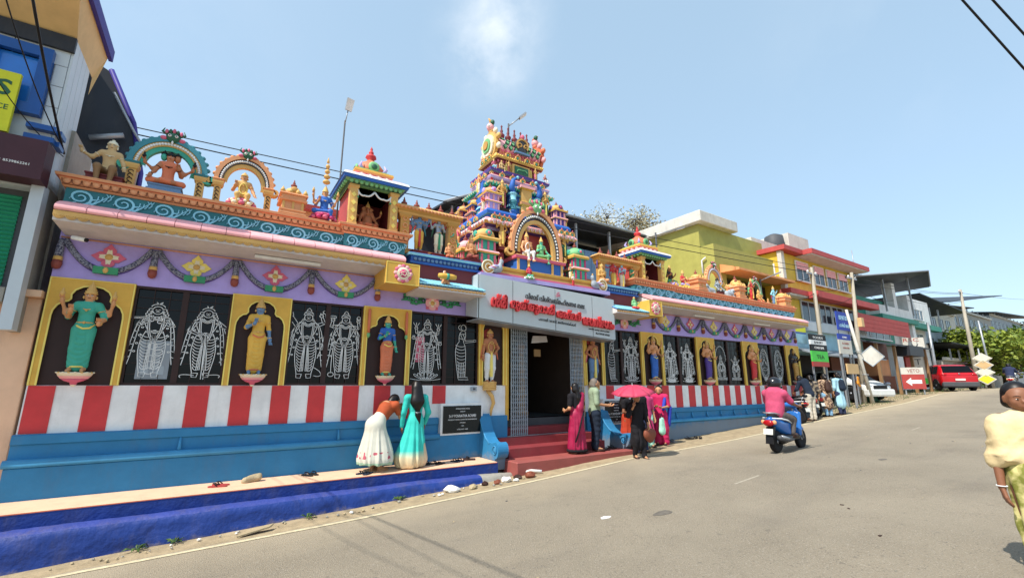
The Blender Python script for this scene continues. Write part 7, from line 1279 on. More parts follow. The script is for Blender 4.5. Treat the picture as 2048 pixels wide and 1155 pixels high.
# ------------------------------------------------------------ scooter and rider
def wheel(parent, x, y, z, r, w, rimr=.6, rim='silver', name='wheel', spokes=5):
    t = ob(name, MB('rubber').lathe([(r * .62, -w * .4), (r * .92, -w * .5), (r, -w * .3), (r, w * .3), (r * .92, w * .5), (r * .62, w * .4)], n=22), parent, (x, y, z), (R(90), 0, 0)); mb = MB(rim); mb.tube([(r * .64 * cos(a), r * .64 * sin(a), 0) for a in [i * PI / 9 for i in range(18)]], w * .36, 6, True)
    for k in range(spokes): a = 2 * PI * k / spokes; mb.tube([(0, 0, 0), (r * .62 * cos(a), r * .62 * sin(a), 0)], [w * .34, w * .2], 5)
    mb.lathe([(r * .16, -w * .5), (r * .2, 0), (r * .16, w * .5)], n=10); ob('rim', mb, t); return t
def scooter(label, x, y, rz, body_='scootblue', z=None, name='scooter', group=None, sc=1.0):
    """local x+ is forward"""
    t = thing(name, label, 'scooter', (x, y, gz(x, y) + .02 if z is None else z), rz, group, sc)
    wheel(t, -.62, 0, .23, .235, .11); wheel(t, .62, 0, .23, .235, .095)
    solid('body_shell', [((-.72, 0, .68), (-.1, 0, .58), .09, .13, 0, 1.15), ((-.6, 0, .6), (-.15, 0, .42), .1, .13, 0, 1.2), ((-.82, 0, .72), (-.7, 0, .68), .04, .08, 0, 1.3)], [body_], .02, .08, t)
    solid('seat', [((-.72, 0, .79), (-.3, 0, .755), .055, .075, 0, 1.7), ((-.3, 0, .755), (.02, 0, .73), .075, .055, 0, 1.6)], ['rubber'], .02, .04, t)
    ob('white_trim', MB('white').tube([(-.88, -.1, .75), (-.6, -.165, .73), (-.3, -.175, .68), (-.08, -.165, .6)], [.012, .02, .018, .01], 6), t); ob('white_trim', MB('white').tube([(-.88, .1, .75), (-.6, .165, .73), (-.3, .175, .68), (-.08, .165, .6)], [.012, .02, .018, .01], 6), t)
    solid('floor_board', [((-.1, 0, .3), (.3, 0, .3), .09, .09, 0, 1.7), ((-.35, 0, .32), (-.1, 0, .3), .1, .1, 0, 1.2)], ['scootblack'], .022, .04, t); solid('leg_shield', [((.33, -.12, .35), (.42, -.1, .8), .05, .06, 0), ((.33, .12, .35), (.42, .1, .8), .05, .06, 0), ((.36, 0, .4), (.45, 0, .88), .1, .08, 0)], [body_], .022, .06, t)
    solid('front_fender', [((.48, 0, .46), (.74, 0, .44), .07, .05, 0), ((.6, 0, .49), (.5, 0, .66), .07, .07, 0)], [body_], .02, .05, t); ob('fork', MB('silver').tube([(.62, -.07, .23), (.5, -.07, .6)], .022, 7).tube([(.62, .07, .23), (.5, .07, .6)], .022, 7).tube([(.48, 0, .6), (.36, 0, .98)], .035, 8), t, kind='stuff')
    solid('handlebar_cowl', [((.34, -.1, 1.0), (.34, .1, 1.0), .06, .06, 0), ((.4, 0, .98), (.44, 0, .94), .07, .07, 0)], [body_], .02, .04, t)
    for s in (-1, 1):
        ob('handlebar', MB('steel').tube([(.34, s * .1, 1.0), (.3, s * .34, 1.02)], .014, 6), t); ob('grip', MB('rubber').tube([(.31, s * .26, 1.017), (.3, s * .37, 1.02)], .02, 7), t)
        m_ = ob('mirror', MB('scootblack').ball((.33, s * .34, 1.22), (.02, .06, .04), 9, 7), t); ob('mirror_stem', MB('steel').tube([(.33, s * .2, 1.02), (.33, s * .3, 1.2)], .007, 5), m_)
    solid('engine', [((-.55, -.1, .26), (-.2, -.1, .3), .09, .09, 0), ((-.3, .05, .3), (-.1, 0, .3), .1, .08, 0)], ['scootblack'], .022, .04, t); ob('exhaust', MB('dkgrey').tube([(-.1, -.16, .26), (-.4, -.17, .27), (-.82, -.17, .34)], [.025, .055, .05], 10), t); ob('heat_shield', MB('steel').tube([(-.45, -.2, .3), (-.75, -.2, .36)], .035, 8), t)
    tl = ob('tail_light', MB('taillight').ball((-.87, 0, .64), (.045, .12, .07), 12, 8), t); 
    for s in (-1, 1): ob('turn_signal', MB('orange').ball((-.85, s * .12, .66), (.035, .05, .05), 8, 6), t)
    ob('rear_fender', MB('scootblack').prism([(-.82, .56), (-.9, .34), (-.93, .2), (-.9, .2), (-.84, .36), (-.72, .56)], 'y', -.08, .08), t); p = ob('number_plate', MB('plate').prism([(-.915, .52), (-.945, .4), (-.935, .398), (-.905, .52)], 'y', -.1, .1), t); ob('grab_rail', MB('steel').tube([(-.55, -.12, .82), (-.8, -.12, .86), (-.92, 0, .86), (-.8, .12, .86), (-.55, .12, .82)], .015, 6), t)
    return t
SX, SY, SR = 11.35, -3.72, R(3)
scooter('blue and black scooter driving up the road', SX, SY, SR)
def rider(label, x, y, rz, shirt, pants, helmet='helmet', z=None, res=.018, group=None, fat=1.15, sc=1.0):
    """faces local -y, seated; rz + 90 degrees of the scooter"""
    H = 1.68; t = thing('person', label, 'person', (x, y, gz(x, y) + .02 if z is None else z), rz, group, sc); o = .8 / H - .52; S = lambda y_, z_: z_ + o
    J = joints(head=(0, -.06, .93 + o), chin=(0, -.09, .885 + o), neck=(0, -.04, .845 + o), chest=(0, -.03, .745 + o), waist=(0, 0, .64 + o), pelvis=(0, .02, .555 + o), sL=(-.115, -.03, .81 + o), sR=(.115, -.03, .81 + o), eL=(-.17, -.13, .68 + o), eR=(.17, -.13, .68 + o), wL=(-.18, -.27, .64 + o), wR=(.18, -.27, .64 + o),
               hL=(-.055, 0, .53 + o), hR=(.055, 0, .53 + o), kL=(-.1, -.24, .46 + o), kR=(.1, -.24, .46 + o), aL=(-.1, -.19, .24), aR=(.1, -.19, .24), tL=(-.105, -.3, .215), tR=(.105, -.3, .215)); j = {k: v * H for k, v in J.items()}
    solid('body', body(J, H, 1.05, (0, 0, 0, 0), False) + nose(J, H), ['humanskin'], res, .03, t, extra=[handx(J, H, 'L', (0, -1, 0), (0, 0, -1), 1.2), handx(J, H, 'R', (0, -1, 0), (0, 0, -1), 1.2)])
    solid('shirt', [(j['chest'] + (0, 0, .05 * H), j['waist'], .105 * H * fat, .1 * H * fat, 0, .85), (j['sL'], j['sR'], .052 * H, .052 * H, 0), (j['waist'], j['pelvis'], .1 * H * fat, .1 * H * fat, 0, .9)] + [(j['s' + s], lerp(j['s' + s], j['e' + s], .8), .05 * H, .043 * H, 0) for s in 'LR'], [shirt], res, .03, t)
    solid('trousers', [(j['pelvis'], j['pelvis'] + (0, -.02, -.02), .1 * H, .1 * H, 0, .95)] + [(j['h' + s], j['k' + s], .068 * H, .054 * H, 0) for s in 'LR'] + [(j['k' + s], j['a' + s] + (0, 0, .02), .054 * H, .04 * H, 0) for s in 'LR'], [pants], res, .03, t)
    if helmet:
        hm = ob('helmet', MB(helmet).ball(j['head'] + (0, .01, .02 * H), (.09 * H, .1 * H, .088 * H), 18, 12), t); ob('visor', MB('glassdark').ball(j['head'] + (0, -.035 * H, .008 * H), (.074 * H, .065 * H, .05 * H), 12, 8), t)
    else: hairmesh(t, j['head'], H, 'short')
    shoes(t, J, H, 'leather'); return t
rider('man in pink t-shirt and black helmet riding the blue scooter', SX - .42, SY, SR + R(90), 'tshirtpink', 'trousergrey')
# ------------------------------------------------------------ cars
def car(label, x, y, rz, paint, st, name='car', z=None, suv=True, plate=True):
    """local x+ forward; st: stations (x, half width sill, half width belt, z sill, z belt, half width roof, z roof)"""
    t = thing(name, label, 'car', (x, y, gz(x, y) if z is None else z), rz); vs, fs = [], []
    for (sx, ws, wb, zs, zb, wr, zr) in st:
        zm = (zs + zb) / 2; q = [(ws * .9, zs), (ws, zs + .08), (wb * 1.015, zm), (wb, zb - .03), (wb * .97, zb), (wr + (wb - wr) * .12, zr - (zr - zb) * .1), (wr, zr - .015 * (zr > zb + .1)), (wr * .6, zr + .012 * (zr > zb + .1))]
        vs += [(sx, -a, b) for a, b in q] + [(sx, a, b) for a, b in reversed(q)]
    n = 16
    for i in range(len(st) - 1):
        for k in range(n): a, b = i * n + k, i * n + (k + 1) % n; fs.append((a, b, b + n, a + n))
    fs += [tuple(range(n))[::-1], tuple(range((len(st) - 1) * n, len(st) * n))]; mb = MB(paint); mb.add(vs, fs, True); o = ob('body', mb, t); sub = o.modifiers.new('sub', 'SUBSURF'); sub.levels = sub.render_levels = 1
    L_ = st[-1][0]; B = st[0][0]; wb = max(s[2] for s in st); cab = [s for s in st if s[6] > s[4] + .3]; x0, x1 = cab[0][0], cab[-1][0]; zb = cab[1][4]; zr = cab[1][6]
    for s in (-1, 1):
        for (a, b) in ((0.04, .3), (.34, .64), (.68, .93)):
            xa, xb = x0 + (x1 - x0) * a, x0 + (x1 - x0) * b; y1 = wb * .985; y2 = cab[1][5] + (wb - cab[1][5]) * .16
            ob('side_window', MB('glassdark').add([(xa, s * (y1 + .008), zb + .03), (xb, s * (y1 + .008), zb + .03), (xb - .06 * (b > .9) * 3, s * (y2 + .03), zr - .12), (xa + .1 * (a < .1), s * (y2 + .03), zr - .12), (xa, s * (y1 - .02), zb + .03), (xb, s * (y1 - .02), zb + .03), (xb - .18 * (b > .9), s * (y2), zr - .12), (xa + .1 * (a < .1), s * (y2), zr - .12)], [(0, 1, 2, 3), (7, 6, 5, 4), (0, 4, 5, 1), (1, 5, 6, 2), (2, 6, 7, 3), (3, 7, 4, 0)]), t)
    r = .33
    for wx in (B + .78, L_ - .85):
        for s in (-1, 1): wheel(t, wx, s * (wb - .1), r, r, .22, rim='silver'); ob('wheel_arch', MB('black').tube([(wx + (r + .05) * cos(a), s * (wb - .03), r + (r + .05) * sin(a)) for a in [R(q) for q in range(-5, 190, 15)]], .05, 6), t)
    # rear: window, lights, bumper, plate; front: windscreen, headlights, grille
    rs = [s for s in st if s[0] <= x0 + .02][-1]
    def slab(nm, mat, pts, th=.02): p = [Vector(q) for q in pts]; nn = (p[1] - p[0]).cross(p[2] - p[0]).normalized() * th; ob(nm, MB(mat).add([q + nn for q in p] + [q - nn for q in p], [(0, 1, 2, 3), (7, 6, 5, 4), (0, 4, 5, 1), (1, 5, 6, 2), (2, 6, 7, 3), (3, 7, 4, 0)]), t)
    xa = st[2][0]; wr = cab[0][5]
    slab('rear_window', 'glassdark', [(xa - .01 + .02, -wb * .8, zb + .07), (xa + .01, wb * .8, zb + .07), (x0 + .03, wr * .93, zr - .13), (x0 + .03, -wr * .93, zr - .13)], .03)
    for s in (-1, 1): ob('tail_light', MB('taillight').ball((B + .08, s * wb * .76, zb - .06), (.1, .16, .085), 10, 7), t); ob('head_light', MB('silver').ball((L_ - .16, s * wb * .72, zb - .16), (.14, .14, .08), 10, 7), t); m_ = ob('mirror', MB(paint).ball((x1 - .3, s * (wb + .1), zb + .1), (.06, .1, .07), 9, 7), t)
    ob('tail_strip', MB('taillight').box(B + .02, B + .06, -wb * .6, wb * .6, zb - .08, zb - .05), t); ob('rear_bumper', MB('dkgrey' if suv else paint).mould(B - .03, B + .2, -wb * .93, wb * .93, [(.24, -.03), (.3, 0), (.5, 0), (.54, -.03)]), t)
    ob('number_plate', MB('plate').box(B - .045, B - .01, -.24, .24, .62 if suv else .56, .74 if suv else .67), t); ob('badge', MB('silver').ball((B + .0, 0, zb + .0), (.02, .05, .04), 8, 6), t)
    ob('front_bumper', MB('dkgrey' if suv else paint).mould(L_ - .2, L_ + .03, -wb * .9, wb * .9, [(.2, -.03), (.28, 0), (.5, 0), (.54, -.04)]), t); ob('grille', MB('black').box(L_ - .02, L_ + .012, -wb * .45, wb * .45, .56, .72), t)
    xb = cab[-1][0]; nx = [s for s in st if s[0] > xb][0]; slab('windscreen', 'glassdark', [(nx[0] - .0, wb * .8, nx[4] + .03), (nx[0] - .0, -wb * .8, nx[4] + .03), (xb + .03, -wr * .93, zr - .1), (xb + .03, wr * .93, zr - .1)], .03)
    ob('roof_rail', MB('dkgrey').tube([(x0 + .2, -wr - .02, zr + .05), (x1 - .2, -wr - .02, zr + .04)], .02, 6), t) if suv else None; ob('under_tray', MB('black').box(B + .2, L_ - .2, -wb * .8, wb * .8, .2, .4), t); return t
SUV = [(-2.15, .7, .78, .32, .85, .6, .86), (-2.12, .82, .86, .28, .98, .7, .99), (-2.05, .86, .9, .26, 1.04, .76, 1.1), (-1.75, .88, .92, .26, 1.05, .7, 1.58), (-.9, .88, .93, .26, 1.03, .7, 1.64), (.0, .88, .93, .26, 1.0, .7, 1.64), (.55, .88, .92, .26, .99, .66, 1.55), (1.15, .88, .91, .26, .98, .78, .99), (1.9, .85, .87, .28, .86, .74, .88), (2.15, .7, .75, .34, .7, .6, .71)]
HATCH = [(-1.95, .68, .74, .3, .8, .56, .81), (-1.92, .78, .82, .26, .92, .66, .93), (-1.85, .8, .84, .25, .95, .7, 1.0), (-1.5, .82, .86, .25, .97, .64, 1.42), (-.7, .82, .86, .25, .96, .64, 1.5), (.1, .82, .86, .25, .94, .64, 1.49), (.55, .82, .85, .25, .93, .6, 1.38), (1.2, .82, .84, .25, .9, .72, .91), (1.8, .78, .8, .28, .78, .68, .79), (1.98, .66, .7, .34, .62, .56, .63)]
car('red suv parked on the verge by the diamond signs seen from behind', 40.4, .35, R(34), 'carred', SUV, z=gz(40, 0) + .0)
car('white hatchback parked nose to the road behind the leaning poles', 27.9, 1.35, R(-112), 'carwhite', HATCH, z=gz(28.6, 1) + .02, suv=False, name='car')
# parked bikes by the temple end, and riders far up the road
for i, (x, y, rz, c, lb) in enumerate([(17.6, -.62, R(75), 'navy', 'dark motorbike parked against the striped wall end'), (19.2, -.15, R(85), 'maroon', 'maroon motorbike parked behind the patterned scarf'), (19.9, -.1, R(80), 'scootblack', 'black motorbike parked under the brown board')]): scooter(lb, x, y, rz, c, name='motorbike')
for i, (x, y, c1, c2, lb, l2) in enumerate([(41.5, -2.6, 'denim', 'carwhite', 'white scooter far up the road near the signs', 'rider in blue shirt on the far white scooter'), (46, -3.2, 'navy', 'scootblack', 'black scooter beyond the white one far up the road', 'rider in dark shirt on the far black scooter'), (50, -4.6, 'redboard', 'maroon', 'maroon scooter farthest away near the tree shade', 'rider in dull red shirt on the farthest scooter')]):
    scooter(lb, x, y, R(178 if i == 2 else 2), c2, name='scooter'); rider(l2, x - .42 * (1 if i != 2 else -1), y, R(92) if i != 2 else R(268), c1, 'trousergrey', 'helmet' if i else None, res=.03)
# ------------------------------------------------------------ buildings around
def winb(t, x0, x1, y, z0, z1, n=2, frame='white', glass='window', side=None, sill=True, bars=0):
    """a window in a wall that faces -y (or -x when side is an x position, then x0..x1 run along y)"""
    def B(mb, a0, a1, d0, d1, c0, c1): return mb.box(a0, a1, y + d0, y + d1, c0, c1) if side is None else mb.box(side + d0, side + d1, a0, a1, c0, c1)
    w = MB(frame); f = .06; B(w, x0, x1, -.04, .02, z0, z0 + f); B(w, x0, x1, -.04, .02, z1 - f, z1); B(w, x0, x0 + f, -.04, .02, z0 + f, z1 - f); B(w, x1 - f, x1, -.04, .02, z0 + f, z1 - f)
    for i in range(1, n): c = x0 + (x1 - x0) * i / n; B(w, c - .03, c + .03, -.035, .02, z0 + f, z1 - f)
    o = ob('window', w, t)
    for i in range(n): g = MB(glass); a = x0 + (x1 - x0) * i / n; b = x0 + (x1 - x0) * (i + 1) / n; B(g, a + .03, b - .03, -.012, .01, z0 + f, z1 - f); ob('pane', g, o)
    for k in range(bars): g = MB('dkgrey'); c = z0 + (z1 - z0) * (k + 1) / (bars + 1); B(g, x0 + f, x1 - f, -.03, -.015, c - .02, c + .02); ob('bar', g, o)
    if sill: s = MB(frame); B(s, x0 - .08, x1 + .08, -.12, -.041, z0 - .05, z0 + .02); ob('sill', s, o)
    return o
# --- left neighbour
t = thing('shop_building', 'grey clad shop building with blue window and cream soffit at the left edge', 'building', (-2.5, -.35, 0)); t.location = (0, 0, 0)
ob('wall', MB('acp').box(-9, -2.5, -.33, .6, 4.4, 7.1).box(-9, -2.5, .2, 3.0, 2.9, 5.8).m('concrete').box(-2.5, -2.42, .3, 1.5, 2.9, 5.7), t)
for i in range(7):
    for k in range(6):
        x1_, z0_ = -2.5 - .62 * i, 5.0 + .36 * k
        if (i in (0, 1) and k in (1, 2, 3)) and not (i == 0 and False):
            if i == 0: ob('cladding_panel', MB('acp').box(x1_ - .14, x1_ - .006, -.36, -.331, z0_ + .006, z0_ + .354), t)
            continue
        ob('cladding_panel', MB('acp').box(x1_ - .614, x1_ - .006, -.36, -.331, z0_ + .006, z0_ + .354), t)
for k in range(4): ob('cladding_panel', MB('acp').box(-2.5, -2.47, -.35 + .22 * k, -.14 + .22 * k, 4.5, 7.0), t)
w = ob('window', MB('acpblue').prism([(-3.75, 5.42), (-3.75, 6.5), (-2.66, 6.5), (-2.66, 5.42), (-3.75, 5.42), (-3.6, 5.58), (-2.85, 5.58), (-2.85, 6.34), (-3.6, 6.34), (-3.6, 5.58)], 'y', -.46, -.331), t) if False else None
mb = MB('acpblue'); mb.box(-3.5, -2.66, -.46, -.33, 5.5, 5.66).box(-3.5, -2.66, -.46, -.33, 6.46, 6.62).box(-2.8, -2.66, -.46, -.33, 5.66, 6.46).box(-3.5, -3.24, -.46, -.33, 5.66, 6.46); w = ob('window', mb, t); ob('pane', MB('winblue').box(-3.24, -2.8, -.36, -.34, 5.66, 6.46), w)
for z in (5.1, 5.28): ob('blue_ledge', MB('acpblue').box(-2.76, -2.44, -.48, -.36, z, z + .08).box(-2.5, -2.4, -.36, -.12, z, z + .08), t)
s_ = thing('name_board', 'yellow green sign with dark letters beside the blue window', 'sign', (-3.1, -.52, 5.1)); ob('sign_panel', MB('signyellow').box(-.8, .2, -.03, .03, 0, .93), s_); text('lettering', 'S', 'dkgreen', s_, (.06, -.032, .67), .25, .16, .004, .02); text('lettering', 'CE', 'dkgreen', s_, (.09, -.032, .37), .08, .12, .004)
s_ = thing('fascia_board', 'dark maroon fascia board with a white phone number', 'sign', (-4.3, -.6, 4.42)); ob('sign_panel', MB('signmaroon').box(-3, 1.88, -.1, .24, 0, .6), s_); text('lettering', '+91 8539862261', 'white', s_, (1.56, -.103, .2), .035, .36, .003)
ob('shutter_recess', MB('dkgrey').box(-6.4, -2.56, -.1, -.05, 2.9, 4.4), t)
sh = mesh_of(MB('shutter').prism([(-.1, 0), (-.14, .03), (-.1, .06)], 'x', -6.3, -2.72), 'shutter_slat')
for k in range(22): ob('shutter_slat', sh, t, (0, 0, 2.95 + .062 * k))
ob('pillar', MB('acp').box(-2.57, -2.43, -.42, -.2, 2.3, 4.44), t); ob('pillar', MB('concrete').box(-2.55, -2.45, -.2, .3, 2.3, 4.5), t); ob('side_panel', MB('acpblue').box(-2.58, -2.53, .22, .5, 3.3, 4.5), t)
ob('floor_slab', MB('concrete').box(-9, -2.62, -.3, 3, 2.7, 2.9), t)
# roof overhang with cream sloping soffit and violet edge
XE, YE = -2.34, .8
ob('soffit', MB('creamsoffit').add([(-9, -.36, 6.95), (-2.47, -.36, 6.95), (-2.47, YE - .1, 6.95), (-9, -1.25, 7.5), (XE, -1.25, 7.5), (XE, YE, 7.5)], [(0, 1, 4, 3), (1, 2, 5, 4)]), t)
ob('grey_band', MB('sheetdark').box(-9, -2.46, -.42, -.362, 6.7, 6.95), t); ob('soffit_end', MB('creamsoffit').add([(-2.47, YE - .1, 6.6), (-2.47, YE - .1, 6.95), (XE, YE, 7.5), (-2.47, YE + .2, 7.45)], [(0, 1, 2, 3)]), t)
ob('violet_fascia', MB('violetfascia').box(XE, XE + .06, -1.31, YE + .06, 7.46, 7.68).box(-9, XE, -1.31, -1.25, 7.46, 7.68), t); ob('roof', MB('sheetlight').box(-9, XE, -1.25, YE, 7.62, 7.7), t)
t = thing('lean_to_roof', 'dark sheet roof on steel trusses behind the grey clad building', 'roof', (0, 0, 0))
ob('dark_sheet', MB('sheetdark').prism([(2.0, 9.2), (3.4, 9.0), (7.4, 8.6), (7.4, 5.0), (3, 5.0), (2.0, 6.4)], 'x', -3.6, -3.45), t); ob('dark_sheet', MB('sheetdark').add([(-3.6, 3.0, 8.9), (-2.75, 3.0, 8.45), (-2.2, 3.0, 7.3), (-1.95, 3.0, 6.2), (-1.95, 3.0, 5.0), (-3.6, 3.0, 5.0), (-3.6, 3.1, 8.9), (-2.75, 3.1, 8.45), (-2.2, 3.1, 7.3), (-1.95, 3.1, 6.2), (-1.95, 3.1, 5.0), (-3.6, 3.1, 5.0)], [(0, 1, 2, 3, 4, 5), (11, 10, 9, 8, 7, 6), (0, 6, 7, 1), (1, 7, 8, 2), (2, 8, 9, 3), (3, 9, 10, 4)]), t)
ob('edge_strip', MB('violetfascia').tube([(-2.75, 2.97, 8.5), (-2.2, 2.97, 7.35), (-1.92, 2.97, 6.2), (-1.9, 2.97, 5.2)], .05, 4), t); ob('roof_pipe', MB('steel').tube([(-2.85, 2.9, 6.75), (-2.3, 2.85, 6.95)], .06, 8), t); ob('roof_pipe', MB('steel').tube([(-2.6, 2.85, 7.9), (-2.15, 2.85, 7.1), (-1.95, 2.9, 6.8), (-2.0, 2.95, 5.6)], .03, 6), t)
# --- peach compound pillar and wall at the left of the temple
t = thing('compound_wall', 'faded peach compound wall and pillar left of the striped wall', 'wall', (-2.8, .1, 0)); t.location = (0, 0, 0)
ob('pillar', MB('peach').box(-2.75, -2.3, .02, .5, -.4, 2.82), t, bev=.01); ob('coping_slab', MB('peach').box(-3.5, -2.28, -.15, .6, 2.82, 2.92), t); ob('wall_panel', MB('peach').box(-9, -2.75, .1, .3, -.4, 1.6), t); ob('wall_coping', MB('peach').box(-9, -2.75, .04, .36, 1.6, 1.68), t)
t = thing('steel_railing', 'thin steel stair railing in front of the green shutter', 'railing', (-3.3, -.5, 2.9)); 
for z in (.15, .45, .8): ob('rail', MB('steel').tube([(-1.5, 0, z), (.35, 0, z + .05)], .015, 6), t)
for x in (-1.2, -.45, .33): ob('baluster', MB('steel').tube([(x, 0, -.05), (x, 0, .85)], .018, 6), t)
tag(ob('blue_tarpaulin', MB('navy').prism([(-3.6, 1.7), (-2.8, 1.9), (-2.78, 2.5), (-3.0, 2.65), (-3.6, 2.6)], 'y', -.02, .08)), 'dark blue tarpaulin hanging below the peach coping slab', 'tarpaulin')
# --- house behind the temple roof (peach) and the long dark shed
t = thing('peach_house', 'small peach house with dull red roof edge behind the roof kiosk', 'house', (3, 7, 3)); t.location = (0, 0, 0)
ob('wall', MB('peachwall').box(1.75, 5.5, 6.5, 10, 3, 7.35), t); ob('roof', MB('fascia').mould(1.75, 5.5, 6.5, 10, [(7.35, .25), (7.5, .3), (7.55, .1), (8.0, -1.2)]), t); winb(t, 2.4, 3.2, 6.5, 5.2, 6.3)
t = thing('long_shed', 'long shed with dark metal roof and blue grey sheet walls behind the tower', 'shed', (0, 0, 0))
ob('roof', MB('sheetdark').add([(6.6, 5.6, 8.45), (8.2, 5.6, 9.25), (20.5, 5.6, 9.2), (20.5, 13, 10.0), (8.2, 13, 10.0), (6.6, 13, 9.2), (6.6, 5.6, 8.37), (8.2, 5.6, 9.17), (20.5, 5.6, 9.12), (20.5, 13, 9.92), (8.2, 13, 9.92), (6.6, 13, 9.12)], [(0, 1, 4, 5), (1, 2, 3, 4), (7, 6, 11, 10), (8, 7, 10, 9), (0, 6, 7, 1), (1, 7, 8, 2), (2, 8, 9, 3), (5, 11, 6, 0)]), t)
ob('eave_gutter', MB('sheetlight').tube([(6.6, 5.55, 8.45), (8.2, 5.55, 9.25), (20.5, 5.55, 9.2)], .06, 6), t); ob('back_wall', MB('sheetdark').box(6.8, 20.4, 9, 9.1, 4, 9.4), t)
for i in range(26): ob('wall_sheet', MB('bluegrey' if i % 5 else 'sheetlight').box(9.0 + .44 * i, 9.42 + .44 * i, 6.6, 6.64, 4.5, 8.15), t)
for x in (9.2, 11.5, 13.6, 15.8, 17.9, 20): ob('post', MB('steel').box(x - .05, x + .05, 5.9, 6.0, 4.5, 9.1), t)
for x in (7.3, 8.0): ob('post', MB('steel').box(x - .04, x + .04, 6.3, 6.38, 5, 8.7), t)
# --- olive green building
t = thing('green_building', 'olive green building with white parapet slab behind right wing', 'building', (0, 0, 0))
ob('wall', MB('olive').box(18.4, 24.0, 2.7, 9, .3, 9.05), t); ob('lower_block', MB('olive').box(18.4, 24.5, 2.02, 2.69, .3, 7.95).box(18.4, 18.55, 1.5, 2.02, 5.4, 7.0) if False else MB('olive').box(18.4, 24.5, 2.02, 2.69, 6.6, 7.9).box(18.4, 19.2, 2.02, 2.69, .3, 6.6), t)
ob('parapet_slab', MB('oldwhite').box(18.1, 21.2, 2.35, 9.3, 9.06, 9.6), t, bev=.03); ob('side_extension', MB('olive').box(18.3, 18.4, 9, 16, .3, 8.4), t)
ob('awning', MB('peachwall').prism([(2.0, 6.95), (1.1, 6.62), (1.1, 6.52), (2.0, 6.55)], 'x', 18.7, 23.6), t); ob('balcony_shade', MB('darkroom').box(19.2, 23.4, 2.5, 2.6, 4.3, 6.5), t); ob('balcony_wall', MB('olive').box(19.2, 23.4, 1.9, 2.05, 3.9, 4.9), t)  # near-black sheet paints the shade under the awning into the balcony
ob('vent_pipe', MB('white').tube([(18.3, 2.6, 6.6), (18.3, 2.6, 7.2), (18.3, 2.4, 7.3)], .04, 6), t)
# --- yellow building
t = thing('yellow_building', 'three storey yellow building with dull red floor bands and dark windows', 'building', (0, 0, 0)); 
ob('wall', MB('bldyellow').box(23.6, 32.4, 1.7, 9, 4.3, 8.3), t); ob('ground_storey', MB('ltblue').box(23.6, 32.4, 1.75, 9, 3.2, 4.3).m('darkroom').box(23.7, 32.3, 3.0, 9, .4, 3.2).m('ltblue').box(23.6, 24.2, 1.75, 3, .4, 3.2), t); ob('corner_pillar', MB('oldwhite').box(23.5, 23.8, 1.55, 1.75, 4.3, 8.3), t)
ob('roof_band', MB('fascia').box(23.4, 32.5, 1.3, 9.2, 8.32, 8.56), t); ob('roof_band', MB('fascia').box(25.3, 32.6, .85, 1.3, 8.3, 8.56), t); ob('soffit', MB('oldwhite').box(25.35, 32.5, .9, 1.7, 8.24, 8.3), t)
ob('floor_band', MB('fascia').box(23.4, 32.7, 1.25, 1.7, 6.05, 6.3), t); ob('floor_band', MB('fascia').box(25.2, 32.9, .8, 1.25, 5.95, 6.28), t); ob('band_trim', MB('oldwhite').box(23.4, 25.2, 1.3, 1.7, 5.95, 6.05), t); ob('lower_wall', MB('acp').box(25.0, 32.4, 1.45, 1.7, 4.3, 4.75), t)
for i, (a, b) in enumerate(((25.1, 26.5), (27.1, 28.3), (28.6, 29.8), (30.1, 31.3))): winb(t, a, b, 1.66, 6.95, 8.05, 2); ob('lilac_blind', MB('pink').box(a + .08, b - .08, 1.6, 1.63, 7.6, 8.0), t); winb(t, a, b + .2, 1.66, 4.8, 5.9, 2, frame='acp')
winb(t, 1.95, 3.0, 0, 6.7, 7.7, 2, side=23.56, bars=6); winb(t, 3.6, 4.6, 0, 6.7, 7.7, 2, side=23.56, bars=6)
ob('roof_block', MB('oldwhite').box(27.8, 30.3, 3, 6, 8.6, 10.5), t); ob('roof_parapet', MB('oldwhite').box(23.6, 27.8, 3.0, 8, 8.62, 9.45), t); ob('roof_tank', MB('dkgrey').lathe([(.5, 0), (.55, .3), (.5, .9), (.2, 1.05)], (27.3, 3.6, 9.4), 12), t)
ob('shop_awning', MB('sheetlight').add([(23.8, 1.7, 3.4), (32.0, 1.7, 3.4), (32.0, .6, 3.0), (23.8, .6, 3.0), (23.8, 1.7, 3.34), (32.0, 1.7, 3.34), (32.0, .6, 2.94), (23.8, .6, 2.94)], [(0, 1, 2, 3), (7, 6, 5, 4), (0, 3, 7, 4), (3, 2, 6, 7), (1, 5, 6, 2)]), t)
# --- row of shops with the red board
t = thing('shop_row', 'low dark shop row under a long faded red board', 'shop', (0, 0, 0)); ob('back_wall', MB('cardbrown').box(30.5, 39.5, 2.8, 3.0, .6, 4.4), t); ob('shop_roof', MB('sheetdark').add([(29.6, 2.9, 4.5), (39, 2.9, 4.5), (39, .3, 3.9), (29.6, .3, 3.9), (29.6, 2.9, 4.4), (39, 2.9, 4.4), (39, .3, 3.8), (29.6, .3, 3.8)], [(0, 1, 2, 3), (7, 6, 5, 4), (0, 3, 7, 4), (3, 2, 6, 7), (1, 5, 6, 2)]), t)
for k in range(4): ob('red_board', MB('redboard').box(29.4, 37.6, .86, .9, 4.55 + .25 * k, 4.79 + .25 * k), t)
for x in (30.4, 33, 35.6, 38.2): ob('post', MB('wood').box(x - .07, x + .07, .4, .54, .8, 3.85), t)
ob('counter', MB('orange').box(33.2, 34.9, 1.4, 2.2, 2.1, 3.1), t); ob('counter_base', MB('cardbrown').box(32.8, 35.2, 1.3, 2.3, .9, 2.1), t); ob('lean_panel', MB('redboard').box(36.4, 37.6, 1.0, 1.1, 1.6, 3.4), t); ob('side_panel', MB('gry').prism([(32.4, 1.0), (33.6, 1.0), (32.6, 2.4)], 'y', 1.2, 1.26), t)
